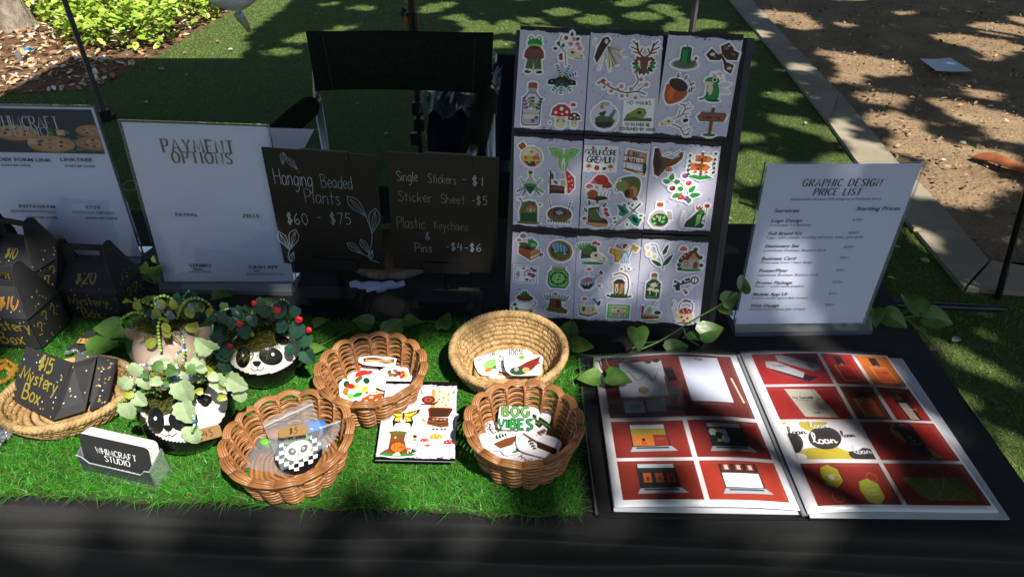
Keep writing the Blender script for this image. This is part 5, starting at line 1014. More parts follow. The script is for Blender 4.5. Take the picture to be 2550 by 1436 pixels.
# ================================================================ chalk boards on stands
def chalk(label,tlbr,z0,stand,draw):
    tl,tr,br,bl=tlbr
    Bl,Br=PY(*bl,.975),PY(*br,.975); Tl,Tr=PY(*tl,1.005),PY(*tr,1.005); W=np.linalg.norm(Br-Bl);H=np.linalg.norm(Tl-Bl)
    q=Quad(Bl,Br,Tl,Tr,W,H); c=(Bl+Br)/2
    t=thing('chalkboard_sign',label,'chalkboard',np.array([c[0],.99,TZ]),'chalkboards on black stands')
    n=q.n; CBM=M('chalkboard_face',(.017,.014,.009),.5,.35,noise=.35,nscale=12); G().slab([Bl,Br,Tr,Tl],n,.004).build('panel',CBM,t)
    a=Art(); draw(a,q); g=G(); a.emit(g,q.at,l0=1,dl=.3); g.build('chalk_lettering',CHALK,t)
    mid=q.at(W/2,0); g=G(); a0,a1=q.at(W*.3,-.002),q.at(W*.74,-.002); g.slab([a0+n*.006,a1+n*.006,a1+n*.006+(Tl-Bl)/H*.018,a0+n*.006+(Tl-Bl)/H*.018],n,.004); g.build('lower_clip',BLK,t)
    a0,a1=q.at(W*.34,H-.014),q.at(W*.76,H-.014); e_=(Tl-Bl)/H*.016; g=G(); g.slab([a0+n*.003,a1+n*.003,a1+n*.003+e_,a0+n*.003+e_],n,.010); g.build('upper_clip',CBM,t)
    bl_,br_,bf=stand; A=P(*bl_,TZ);B=P(*br_,TZ); cx=(A+B)/2; cx=np.array([mid[0]+.0,(A[1]+.0),TZ]); wd=np.linalg.norm(B-A)
    g=G(); g.box(cx+[0,.037,.004],(wd,.09,.008)); g.build('base_plate',BLK,t)
    g=G(); g.box(cx+[0,.040,.0125],(wd*.8,.05,.009)); g.box(cx+[0,.042,.0205],(wd*.62,.034,.007)); g.build('base_step',BLK,t)
    pp=np.array([mid[0],.996,TZ+.008]); g=G(); g.tube([pp,np.array([mid[0],.998,mid[2]+.03]),q.at(W/2,H*.5)-n*.012,q.at(W/2,H*.97)-n*.009],.006,8); g.build('post',BLK,t)
def leafdraw(a,q,pts,c='9fb4c2'):
    P_=[q.inv(*p) for p in pts]; L=P_[-1]-P_[0]; n=np.array([-L[1],L[0]])*.20; k=.0008
    a.s([P_[0],P_[0]+L*.35+n,P_[-1]],k,c,curve=1,h=False); a.s([P_[0],P_[0]+L*.35-n,P_[-1]],k,c,curve=1,h=False)
    for f_ in(-.35,0,.35): a.s([P_[0]+L*.12,P_[0]+L*.45+n*f_,P_[-1]-L*.1],k*.55,c,curve=1,h=False)
def d1(a,q):
    c='b4bbc0'; kw=dict(jit=.03,wob=.04)
    px_hand(a,q,686,458,'Hanging',36,c,.045,.0,.14,fit=778,**kw); px_hand(a,q,802,466,'Beaded',30,'9aa3a6',.045,.0,.14,fit=878,**kw)
    px_hand(a,q,762,504,'Plants',32,'989fa4',.045,0,.14,fit=848,**kw); px_hand(a,q,716,556,'$60',26,c,.055,0,.2,fit=768,**kw); px_hand(a,q,790,552,'-',27,'8f9496',.055,**kw); px_hand(a,q,824,556,'$75',26,'a7b4bb',.055,0,.2,fit=875,**kw)
    for p in([(706,378),(704,410)],[(714,392),(742,423)],[(865,488),(914,540)],[(936,518),(927,580)],[(693,575),(722,622)],[(737,570),(724,620)],[(898,594),(921,632)],[(864,604),(904,632)],[(725,652),(732,626)],[(922,645),(928,622)]): leafdraw(a,q,p)
    a.s([q.inv(*p) for p in((912,538),(926,580),(925,610),(919,640),(945,654))],.001,'93abb8',curve=1,h=False);a.s([q.inv(*p) for p in((721,622),(718,640),(726,653))],.001,'93abb8',curve=1,h=False);a.s([q.inv(*p) for p in((904,632),(922,640))],.001,'93abb8',h=False);a.s([q.inv(*p) for p in((706,378),(714,392))],.001,'93abb8',h=False)
def d2(a,q):
    kw=dict(jit=.03,wob=.04); c='b4b0a4'
    px_hand(a,q,988,450,'Single',23,c,.055,0,.16,fit=1040,**kw);px_hand(a,q,1066,455,'Stickers',21,'a9a79c',.055,0,.14,fit=1136,**kw);px_hand(a,q,1150,456,'-',22,c,.06,fit=1161,**kw);px_hand(a,q,1176,461,'$1',21,'bccad2',.075,0,.4,fit=1202,**kw)
    px_hand(a,q,992,500,'Sticker',23,'98968c',.055,0,.14,fit=1076,**kw);px_hand(a,q,1098,505,'Sheet',21,'98968c',.055,0,.16,fit=1158,**kw);px_hand(a,q,1174,508,'-$5',20,'b0bcc2',.065,0,.2,fit=1213,**kw)
    px_hand(a,q,990,566,'Plastic',26,'8f8a80',.05,0,.14,fit=1058,**kw);px_hand(a,q,1082,570,'Keychains',20,'8f8a80',.055,0,.16,fit=1166,**kw);px_hand(a,q,1060,596,'&',18,'9db4c4',.07);px_hand(a,q,1034,626,'Pins',21,'a9a6a0',.055,0,.16,fit=1076,**kw);px_hand(a,q,1110,622,'-$4-$6',19,'b5c6d0',.06,0,.2,fit=1198,**kw)
chalk('dark chalkboard sign listing hanging beaded plants, with drawn leaves, left of the two chalkboards',[(650,367),(935,387),(958,672),(708,655)],0,((778,792),(965,800),0),d1)
chalk('dark chalkboard sign listing single stickers, sheets, keychains and pins, right of the two chalkboards',[(962,378),(1243,393),(1236,680),(980,668)],0,((1022,800),(1215,806),0),d2)
# wood slice, roll of plastic
c=P(968,650,TZ+.014); t=thing('wood_slice','round bark-edged wood slice lying on the cloth behind the chalkboards','wood slice',np.array([c[0],c[1]+.05,TZ]))
WOOD=M('sawn_wood',(.40,.25,.13),.7,.2,col2=(.28,.16,.08),nscale=18); b_=WP[t.name]; g=G(); g.lathe([(0,0),(.094,.0),(.096,.006),(.095,.014)],b_,40); g.build('bark',BARK,t,smooth=True); g=G(); g.lathe([(0,.0165),(.06,.0163),(.093,.016),(.095,.014)],b_,40); g.build('sawn_face',WOOD,t)
q=Quad(PY(905,632,1.10),PY(1036,640,1.10),PY(910,568,1.12),PY(1036,572,1.12),.09,.06); g=G(); q.sheet(g,None,2,2,.004); o=g.build('wooden_plaque',M('plaque_wood',(.2,.15,.1),.6,.3,noise=.3)); tag(o,'small wooden plaque standing between and behind the two chalkboards','plaque')
A,B=P(878,722,TZ+.008),P(1008,706,TZ+.008); g=G(); n_=12; pts=[A+(B-A)*i/n_+[0,0,.002*math.sin(i*1.7)] for i in range(n_+1)]; g.tube(pts,[.0155-.011*i/n_+.0012*math.sin(i*2.3) for i in range(n_+1)],9); o=g.build('rolled_plastic',M('blue_white_film',(.42,.48,.75),.3,.5,bump=.7,bscale=120,bdist=.004)); tag(o,'rolled pale blue plastic bag lying under the left chalkboard','plastic roll')
# ================================================================ baskets
WICK=M('wicker_cane',(.43,.195,.07),.35,.5,col2=(.25,.105,.036),nscale=30,bump=.25,bscale=220,bdist=.001)
WICK2=M('wicker_cane_pale',(.52,.27,.11),.4,.45,col2=(.33,.15,.055),nscale=45,bump=.3,bscale=260,bdist=.001); WICK3=M('wicker_cane_dark',(.30,.125,.045),.35,.5,col2=(.17,.07,.025),nscale=38,bump=.25,bscale=200,bdist=.001)
def wicker(c,R,H,label,rot=0,rb=.78,tilt=(0,0)):
    base=np.array([c[0],c[1],TZ+.010]); t=thing('wicker_basket',label,'basket',base,'round scalloped wicker baskets')
    N=16; rows=14; Tm=np.eye(3); Tm[2,0]=tilt[0];Tm[2,1]=tilt[1]
    def pt(r,ph,z):
        p=np.array([r*math.cos(ph+rot),r*math.sin(ph+rot),z]); return base+np.array([p[0],p[1],p[2]+tilt[0]*p[0]+tilt[1]*p[1]])
    Rz=lambda z:R*(rb+(1-rb)*min(1,(z/H))**.7)
    n=N*8
    for i in range(rows):
        z=.004+(H-.010)*i/(rows-1); pts=[]
        for k in range(n):
            ph=2*math.pi*k/n; s_=abs(math.sin(N*ph/2)); sg=1 if (int(N*ph/(2*math.pi)))%2 else -1
            r=Rz(z)-.0035+.0050*s_**.8+.0012*sg*(1 if i%2 else -1)*s_; pts.append(pt(r,ph,z+.0014*s_*(1 if i>2 else 0)+.0004*math.sin(k*.7+i*3)))
        G().tube(pts,[.00168+.00026*math.sin(k*.31+i)+.00012*math.sin(k*1.9+i*3) for k in range(n)],6,closed=True).build('weave_strand',(WICK,WICK2,WICK,WICK3)[(i*3+N)%4],t,smooth=True)
    for j in range(N):
        ph=2*math.pi*j/N; G().tube([pt(Rz(z)-.0045,ph,z) for z in np.linspace(0,H,7)],.0018,6).build('stake',WICK,t,smooth=True)
    for j in range(N):
        g=G()
        for m,(dr,hh) in enumerate(((.0,.012),(.0030,.0100),(-.0028,.0090),(.0052,.0070))):
            pts=[]
            for k in range(13):
                u=k/12; ph=2*math.pi*(j-.12+u*1.24)/N; pts.append(pt(Rz(H)-.002+dr+.0035*math.sin(math.pi*u)*(1),ph,H-.006+hh*math.sin(math.pi*u)**.7+.001*m))
            g.tube(pts,.0016,6)
        g.build('rim_loop',WICK,t,smooth=True)
    g=G(); rr=R*rb
    for i in range(9): g.tube([pt(.006+(rr-.010)*i/8+.001*math.sin(ph*7),ph,.004+.001*math.cos(ph*7+i*math.pi)) for ph in np.linspace(0,2*math.pi,56,endpoint=False)],.0026,5,closed=True)
    g.add([pt(rr*.98,ph,.0015) for ph in np.linspace(0,2*math.pi,28,endpoint=False)],[tuple(range(28))])
    g.build('woven_base',WICK,t,kind='stuff',smooth=True); return t
wicker(P(718,1090,.80),.0748,.052,'round scalloped wicker basket at the front holding a zip bag and checkered badge',.1)
wicker(P(926,925,.80),.0715,.055,'round scalloped wicker basket holding bright stickers, between panda planter and loose sheet',.25)
wicker(P(1304,1063,.80),.0695,.058,'round scalloped wicker basket in shade at the right edge of the grass mat',.0)
SEA=M('seagrass_rope',(.58,.40,.19),.7,.3,col2=(.33,.20,.08),nscale=75,bump=.9,bscale=150,bdist=.004)
SEAT=M('raffia_stitch',(.40,.24,.09),.6,.3)
def seagrass(c,rx,ry,H,label,rot=0,rows=7,rb=.6,tilt=(0,0),rimr=.0042):
    base=np.array([c[0],c[1],TZ+.010]); t=thing('seagrass_basket',label,'basket',base,'oval braided seagrass baskets'); R2=rotz(rot)[:2,:2]
    def pt(s,ph,z,o=0):
        q=R2@np.array([(rx*s+o)*math.cos(ph),(ry*s+o)*math.sin(ph)]); return base+np.array([q[0],q[1],z+tilt[0]*q[0]+tilt[1]*q[1]])
    S=lambda z:rb+(1-rb)*min(1,max(0,z/H))**.55
    for i in range(rows):
        z=.004+(H-.004)*i/rows; pts=[pt(S(z),2*math.pi*k/72,z+.0006*math.sin(k*2.3+i),.0006*math.sin(k*4.1+i*2)) for k in range(72)]
        G().tube(pts,[.0044+.0007*math.sin(k*2.1+i) for k in range(72)],7,closed=True).build('coil',SEA,t,smooth=True)
    g=G()
    for m in range(3):
        pts=[pt(1,2*math.pi*k/180,H+.0015+.0030*math.sin(k*2*math.pi*14/90+m*2.094),.0026*math.cos(k*2*math.pi*14/90+m*2.094)) for k in range(180)]
        g=G(); g.tube(pts,rimr*.85,6,closed=True); g.build('rim_braid',SEA,t,smooth=True)
    g=G()
    for j in range(60):
        ph=2*math.pi*j/60+.02*math.sin(j*3)
        for sgn in(-1,1): g.tube([pt(S(z)-.0,ph+sgn*.05*math.sin(z*260+j),z,sd) for z,sd in [(H*q_/9,-.0052 if sgn<0 else .0052) for q_ in range(1,10)]],.0005,4,cap=False)
    g.build('stitching',SEAT,t,kind='stuff')
    g=G()
    for i in range(6): g.tube([pt(.08+(rb-.1)*i/5.,ph,.005) for ph in np.linspace(0,2*math.pi,40,endpoint=False)],.0048,6,closed=True)
    g.add([pt(rb,ph,.002) for ph in np.linspace(0,2*math.pi,30,endpoint=False)],[tuple(range(30))]); g.build('coiled_base',SEA,t,kind='stuff',smooth=True); return t
seagrass(P(1266,866,.80),.083,.064,.046,'oval braided seagrass basket of lettered stickers behind the shaded wicker basket',.05,rows=7,tilt=(0,.26))
seagrass(P(170,985,.775),.086,.066,.030,'shallow oval seagrass basket at the left end of the mat holding flat boxes',.17,rows=4,rb=.72,tilt=(.03,.06))
# ================================================================ loose stickers
def blob(w,h,k=26,seed=0,rough=.05,sq=.0):
    r=random.Random(seed); ph=[r.uniform(0,6) for _ in range(4)]; o=[]
    for i in range(k):
        a=2*math.pi*i/k; e_=2/(2+sq*6); x=math.copysign(abs(math.cos(a))**e_,math.cos(a)); y=math.copysign(abs(math.sin(a))**e_,math.sin(a)); f_=1+rough*math.sin(3*a+ph[0])+rough*.6*math.sin(5*a+ph[1]); o.append((w*x*f_,h*y*f_))
    return o
class Card:
    """small flat card: centre, size, turn about its normal, normal direction"""
    def __init__(s,c,rot,n,k):
        s.c=np.array(c);s.n=nrm(n); x=np.array([math.cos(rot),math.sin(rot),0]); x=nrm(x-s.n*(x@s.n)); s.x=x;s.y=np.cross(s.n,x);s.k=k
    def at(s,x,y,l=0): return s.c+s.x*x*s.k+s.y*y*s.k+s.n*(.0002+l*6e-5)
def loose(px,z,k,rot,n,draw,label,w=1,h=1,seed=1,rough=.05,sq=.3,group=None,name='sticker',paper='f4f3f8',th=.0007):
    cd_=Card(P(px[0],px[1],z),rot,n,k); o=blob(w,h,seed=seed,rough=rough,sq=sq); top=[cd_.at(x,y) for x,y in o]; m=len(top)
    g=G(); g.add(top+[p-cd_.n*th for p in top],[tuple(range(m)),tuple(range(m,2*m))[::-1]]+[(i,m+i,m+(i+1)%m,(i+1)%m)[::-1] for i in range(m)],cc(paper))
    a=Art(); draw(a); a.emit(g,cd_.at,l0=1.5,dl=.8)
    o=g.build(name,INK); return tag(o,label,'sticker',group)
def A_(f,s=.8,x=0,y=0,r=0):
    def d(a): a.o(x,y,s,r); f(a)
    return d
def d_frogs(a):
    for x,y,c in((-.5,.5,'g'),(.2,.6,'M'),(.6,.3,'g'),(-.6,.0,'O'),(-.1,.1,'Y'),(-.4,-.5,'L'),(.0,-.55,'G'),(.4,-.3,'Y'),(-.3,.25,'D')): a.e(x,y,.26,.17,c,rot=x*3,h=False)
    for x,y in((-.6,-.25),(.5,-.6),(.1,.4)): a.e(x,y,.09,.09,'E',h=False)
def d_shroom(a):
    a.e(0,-.15,.75,.5,'E',h=False);a.e(0,-.5,.75,.25,'A',h=False)
    for x,y in((-.3,.05),(0,-.2),(.3,.0),(.5,-.3),(-.5,-.25)): a.e(x,y,.1,.08,'W',h=False)
    a.e(-.2,.45,.3,.22,'C',h=False);a.e(.1,.65,.2,.1,'r',h=False);a.e(-.3,.45,.04,.05,'K',h=False);a.e(-.1,.45,.04,.05,'K',h=False)
def d_imp(a):
    for x,y,c in((-.55,.35,'M'),(-.3,.5,'k'),(-.1,.4,'r'),(.05,.5,'E'),(.25,.35,'Y'),(-.4,.2,'N'),(.1,.25,'R'),(-.2,.25,'B')): a.e(x,y,.16,.1,c,rot=y*5,h=False)
def d_twig(a): a.s([(-.8,0),(-.2,.1),(.4,-.0),(.85,.1)],.22,'B',curve=1,h=False);a.s([(-.7,0),(.7,.05)],.09,'T',h=False)
loose((905,940),TZ+.019,.026,.9,(0,0,1),A_(m_mush_cluster,.75),'sticker with red mushrooms partly under the others in the sunlit basket',1,.9,31)
loose((960,965),TZ+.018,.026,-.6,(0,0,1),A_(m_frog_cup,.75),'sticker of a green frog, bottom of the pile in the sunlit basket',1,.9,32)
loose((888,965),TZ+.024,.026,.35,(-.1,-.1,1),d_frogs,'white sticker of small green and yellow frogs and fruit in the sunlit basket',1,.85,3)
loose((940,990),TZ+.021,.030,.1,(0,.1,1),d_shroom,'sticker of a spotted orange mushroom at the front of the sunlit basket',1,.75,4)
loose((992,945),TZ+.026,.032,-.15,(.1,0,1),d_imp,'large white sticker with a small forest figure at the right in the sunlit basket',1,.85,5)
loose((942,899),TZ+.036,.028,-.05,(0,-.5,1),d_twig,'narrow white sticker of a brown twig leaning at the back of the sunlit basket',1,.28,6)
def d_bog(a):
    a.hand('BOG',0,.12,.62,'g',.34,align=.5,sp=.3);a.hand('BOG',0,.12,.62,'6f9a4a',.18,align=.5,sp=.3);a.hand('VIBES',0,-.72,.62,'1d3f22',.32,align=.5,sp=.25);a.hand('VIBES',0,-.72,.62,'2f8f4a',.16,align=.5,sp=.25)
def d_antler(a): antl(a,-.35,.1,.6,'b',.08);skull(a,-.1,.2,.3);a.p([(-.2,-.5),(.3,-.1),(.9,.2),(.7,-.4),(.2,-.7)],'B',h=False);sprig(a,-.3,-.2,.6,.5,'g',4,.05,.2)
def d_broom(a): a.s([(-.8,.35),(.1,.0)],.12,'B',h=False);a.p([(-.1,.15),(.85,.0),(.9,-.35),(.0,-.2)],'b',h=False);sprig(a,-.5,.2,.6,-.9,'g',4,.05,.18);sprig(a,-.2,.4,.5,.9,'B',3,.06,.2)
def d_green(a): a.s([(-.2,-.7),(.1,.0),(.2,.8)],.3,'b',curve=1,h=False);a.s([(-.1,-.6),(.15,.7)],.1,'G',h=False)
loose((1262,1118),TZ+.020,.030,-.5,(0,0,1),lambda a:None,'blank white sticker back lying lowest in the shaded basket',1,.6,9,sq=1)
loose((1325,1140),TZ+.021,.022,-.1,(0,0,1),A_(m_branch,.8),'small sticker with red and brown twigs at the front of the shaded basket',1,.5,11)
loose((1345,1050),TZ+.030,.026,1.3,(.1,-.2,1),d_green,'white sticker of a dark green bottle edge at the right behind the lettered one',.9,.5,12)
loose((1318,1045),TZ+.031,.026,1.35,(.0,-.2,1),d_green,'white sticker of a brown cattail just behind the lettered one',.9,.45,13)
loose((1290,1095),TZ+.024,.027,.5,(0,0,1),A_(m_skull_garden,.75),'sticker of a mossy skull under the antler one in the shaded basket',1,.8,34)
loose((1245,1085),TZ+.027,.028,-.2,(-.1,-.1,1),d_antler,'white sticker of antler skull, fern and brown hat in the shaded basket',1,.8,14)
loose((1340,1105),TZ+.029,.029,-.2,(.1,-.1,1),d_broom,'white sticker of a brown broom with dried herbs in the shaded basket',1,.62,15)
loose((1283,1040),TZ+.042,.0225,.0,(0,-.25,1),d_bog,'white rectangular sticker with green BOG VIBES lettering on top in the shaded basket',1,.78,16,.01,1)
def d_100(a): a.hand('100%',.1,.35,.32,'K',.16,align=.5);a.hand('CERTIFIED',-.2,-.05,.3,'K',.15,align=.4,sp=.14);a.hand('GOBLIN',-.1,-.5,.3,'K',.15,align=.4,sp=.14);a.e(-.75,.3,.05,.05,'O',h=False)
def d_gob(a): a.p([(-.8,-.4),(-.3,-.1),(.2,.2),(.9,.5),(.7,.0),(.3,-.4)],'r',h=False);a.e(-.3,-.35,.45,.25,'g',h=False);a.e(.1,-.3,.2,.15,'T',h=False);a.e(-.4,-.25,.12,.12,'P',h=False);leafp(a,-.3,.4,.4,.15,.2,'m',h=False);a.e(.75,.1,.1,.08,'D',h=False)
def d_grump(a): a.e(.0,-.1,.5,.35,'L',h=False);a.e(-.3,-.4,.25,.15,'O',h=False);a.e(.2,-.4,.25,.12,'G',h=False);a.hand('GIANT GOBLIN',0,.42,.2,'K',.16,align=.5)
loose((1258,912),TZ+.020,.026,.3,(0,-.2,1),A_(m_boot,.75),'sticker of a dark boot under the lettered ones in the seagrass basket',1,.8,33)
loose((1222,903),TZ+.026,.024,.45,(0,-.35,1),d_grump,'sticker of a green goblin with black lettering at the left in the seagrass basket',1,.7,21)
loose((1280,898),TZ+.029,.028,.02,(0,-.4,1),d_100,'sticker with black 100% certified lettering in the seagrass basket',1,.7,22)
loose((1305,908),TZ+.036,.028,.05,(0,-.4,1),d_gob,'sticker of a red and green hooded figure overlapping the lettered one in the seagrass basket',1,.62,23)
# ================================================================ zip bags and badge in the front basket
def film(name,pts,z,label,parent=None,sag=.004,mat=FILM):
    q=[P(u,v,zz_) for (u,v),zz_ in zip(pts,z)]; g=G();V=[];n=12
    for j in range(n+1):
        for i in range(n+1):
            a=i/n;b=j/n; p=(1-a)*(1-b)*q[0]+a*(1-b)*q[1]+a*b*q[2]+(1-a)*b*q[3]; V.append(p+[0,0,sag*math.sin(math.pi*a)*math.sin(math.pi*b)+.0012*math.sin(i*2.1+j*1.3)*math.sin(j*1.9-i*.7)])
    Fs=[(j*(n+1)+i,j*(n+1)+i+1,(j+1)*(n+1)+i+1,(j+1)*(n+1)+i) for j in range(n) for i in range(n)]; g.add(V,Fs); g.add([p-[0,0,.0015] for p in V],[f[::-1] for f in Fs])
    return g.build(name,mat,parent,smooth=True),q
def zipbag(pts,z,label,grp='clear zip bags in the front basket'):
    c=P(*pts[0],z[0]); t=thing('zip_bag',label,'plastic bag',c,grp); _,q=film('film',pts,z,'',t)
    a,b=q[3]*.88+q[0]*.12,q[2]*.88+q[1]*.12; g=G(); g.tube([a+[0,0,.002],b+[0,0,.002]],.0011,5); g.build('zip_strip',clear_mat('zip_strip',haze=.35,rough=.2),t); return t
zipbag([(700,1170),(820,1120),(775,992),(652,1050)],[TZ+.026,TZ+.03,TZ+.062,TZ+.056],'clear zip bag leaning at the back of the front basket with a paper price tag')
zipbag([(600,1160),(720,1185),(730,1090),(640,1080)],[TZ+.018,TZ+.018,TZ+.024,TZ+.024],'empty clear zip bag lying at the lower left in the front basket')
zipbag([(780,1130),(830,1100),(860,1040),(800,1060)],[TZ+.03,TZ+.035,TZ+.045,TZ+.04],'small clear zip bag at the right in the front basket over blue beads')
# badge
bc=P(743,1122,TZ+.030); bn=nrm([-.05,-.18,1]); bd_=thing('badge','round black and white checkered badge with a panda face in the front basket','badge',bc)
cdr=Card(bc,.30,bn,.0305)
g=G(); g.lathe([(0,.0),(.030,.0),(.0308,-.001),(.0308,-.004),(0,-.004)],bc,40,axis=bn,col=cc('16161c')); g.build('disc',PAINT,bd_)
a=Art()
for i in range(-5,5):
    for j in range(-5,5):
        if (i+j)%2==0:
            x0,y0=i*.2,j*.2; pts=[(x0,y0),(x0+.2,y0),(x0+.2,y0+.2),(x0,y0+.2)]; pts=[(x/max(1,math.hypot(x,y)/.96),y/max(1,math.hypot(x,y)/.96)) for x,y in pts]
            if math.hypot(x0+.1,y0+.1)<.93: a.p(pts,'f0eee2',h=False)
for s in(-1,1): a.e(s*.38,.42,.15,.15,'K',h=False)
a.e(0,.02,.60,.52,'16161c',h=False,k=26);a.e(0,.02,.57,.49,'f3f0e4',h=False,k=26)
for s in(-1,1): a.e(s*.25,.02,.15,.2,'K',rot=-s*.5,h=False);a.e(s*.22,.04,.06,.07,'f3f0e4',h=False);a.e(s*.21,.04,.03,.04,'K',h=False)
a.e(0,-.2,.05,.03,'K',h=False);a.s([(0,-.2),(0,-.3)],.02,'K',h=False)
for x,y,an in((0,.5,1.6),(-.15,.5,2.4),(.15,.5,.8),(.28,.48,.3),(-.3,.48,2.9)): leafp(a,x,y,.32,.1,an,'4f9a4a',h=False)
g=G(); a.emit(g,cdr.at,l0=1,dl=.8); g.build('painted_panda',PAINT,bd_)
def pricetag(px,z,k,rot,n,txt,label,w=1.,h=.4):
    return loose(px,z,k,rot,n,lambda a:a.hand(txt,0,-.2,.42,'3a3020',.12,align=.5,sp=.3),label,w,h,3,.0,1.0,name='price_tag',paper='98774a')
o=pricetag((731,1072),TZ+.062,.0185,.20,(0,-.35,1),'$5','small kraft paper tag marked $5 on the zip bag above the badge'); o['category']='price tag'
def clutter(name,pts,label,cat,mat,r):
    g=G()
    for u,v,z in pts: g.ball(P(u,v,z),r,k=8,m=5,sc=(1.3,1,.7))
    o=g.build(name,mat,smooth=True); return tag(o,label,cat)
for (u,v,z,r,nm,lb,mt_) in ((770,1062,TZ+.038,.010,'blue_charm','blue glass charm in the bag above the badge, left of its twin',M('blue_glass',(.03,.2,.65),.2)),(792,1058,TZ+.038,.009,'blue_charm','blue glass charm in the bag above the badge, right of its twin',None),(688,1078,TZ+.038,.010,'brown_charm','brown wooden charm in the zip bag left of the badge',M('brown_charm',(.35,.16,.06),.5)),(702,1064,TZ+.04,.008,'grey_charm','dark grey charm in the zip bag, upper left of the badge',M('grey_charm',(.1,.12,.14),.5)),(660,1098,TZ+.025,.006,'green_bead','tiny green bead lying left of the badge in the front basket',M('green_bead',(.15,.45,.05),.3))):
    g=G(); c=P(u,v,z); g.ball(c,r,k=14,m=8,sc=(1.25,1,.55)); g.tube([c+[r*.9,0,0],c+[r*1.8,0,.001],c+[r*2.1,r*.4,.001]],r*.12,5); o=g.build(nm,mt_ or MATS['blue_glass'],smooth=True); tag(o,lb,'charm')
# ================================================================ planters
def hit(u,v,c,r):
    d=nrm(ray(u,v)); o=CAM-c; b=d@o; q=b*b-(o@o-r*r)
    return CAM+d*(-b-math.sqrt(max(q,0)))
MOSS=M('moss',attr=True,rough=.8,spec=.2)
def moss(t,c,rx,ry,h,n=2600,cols=((.16,.17,.02),(.10,.12,.02),(.22,.19,.04),(.06,.08,.02))):
    a=RNG.uniform(0,2*math.pi,n);r=np.sqrt(RNG.random(n)); x=c[0]+rx*r*np.cos(a);y=c[1]+ry*r*np.sin(a); z=c[2]+h*(1-r**2)+RNG.uniform(-.004,.004,n)
    ln=RNG.normal(0,.009,(n,2))+np.column_stack([np.cos(a),np.sin(a)])*(.007*r)[:,None]; ci=RNG.integers(0,len(cols),n); C=np.array(cols)[ci]*RNG.uniform(.7,1.3,(n,1))
    hh=np.where(r>.85,RNG.uniform(-.006,.006,n),RNG.uniform(.002,.013,n)); V,T,Cc=blades(np.column_stack([x,y,z]),hh,RNG.uniform(.0008,.0018,n),ln,C,seg=2,curl=.6)
    fast('moss',V,T,MOSS,Cc,parent=t,kind='stuff')
    g=G(); g.ball(np.array([c[0],c[1],c[2]-.004]),1,k=20,m=10,sc=(rx*.97,ry*.97,h+.003)); g.build('soil_mound',M('moss_core',(.05,.055,.015),.95,bump=1,bscale=200),t,smooth=True)
LFM={}
def lf_mat(name,c1,rough=.4): return M(name,c1,rough,.5,col2=tuple(x*.6 for x in c1),nscale=60,bump=.3,bscale=200,bdist=.001)
def leaf3(t,c,size,d,n,mat,kind='ivy',name='leaf',bend=.18):
    if kind=='ivy': size=size*.74
    if name=='fallen_leaf': size=size*.6
    d=nrm(d);n=nrm(np.array(n)-d*(np.array(n)@d)); s_=np.cross(n,d)
    if kind=='ivy': o=[(0,0),(-.06,.22),(.02,.42),(.16,.40),(.30,.52),(.46,.42),(.58,.44),(.72,.30),(.88,.22),(1.0,0)]
    elif kind=='heart': o=[(0,0),(-.08,.22),(.05,.40),(.30,.43),(.60,.30),(.85,.12),(1.0,0)]
    elif kind=='petal': o=[(0,0),(.2,.28),(.5,.36),(.8,.28),(1.0,0)]
    g=G(); c=np.array(c); f=lambda x,y:c+size*(d*x+s_*y+n*(bend*(abs(y)*.9)-bend*1.1*(x-.4)**2))
    mid=[f(x,0) for x in np.linspace(0,1,6)]
    for sg in(1,-1):
        pts=[f(x,y*sg) for x,y in o[1:-1]]; k=len(pts)
        V=[mid[0]]+mid[1:]+pts; # triangulate strip between midrib and edge
        m=len(mid); Fs=[]; i=0;j=0
        while i<m-1 or j<k-1:
            if j>=k-1 or (i<m-1 and (i+1)/(m-1)<=(j+1)/k): Fs.append((i,i+1,m+j)); i+=1
            else: Fs.append((i,m+j+1,m+j)); j+=1
        if sg<0: Fs=[q[::-1] for q in Fs]
        g.add(V,Fs)
    return g.build(name,mat,t,smooth=True)
def strand(t,pts,bead,rb,mats,wire=True,step=None,name='bead_strand'):
    p=cr(pts,10); L=np.r_[0,np.cumsum(np.linalg.norm(np.diff(p,axis=0),axis=1))]; step=step or rb*1.9; n=max(2,int(L[-1]/step)); g=G()
    for i in range(n+1):
        s_=L[-1]*i/n; q=np.array([np.interp(s_,L,p[:,k]) for k in range(3)]); g.ball(q,rb*.85*(.85+.3*((i*7)%5)/5),k=8,m=5,col=mats[(i//2)%len(mats)] if len(mats)>1 else mats[0])
    g.tube(p[::3],.0005,4,col=(.2,.2,.2)); return g.build(name,PAINT,t,smooth=True)
def crystal(t,c,r,h,n=6,mat=None):
    g=G(); ax=nrm([RNG.normal()*.3,RNG.normal()*.3,1]); g.lathe([(r*.7,0),(r,h*.2),(r*.85,h*.7),(0.0001,h)],c,n,axis=ax); g.build('crystal',mat or M('quartz',(.65,.68,.78),.08,.6,trans=.6),t)
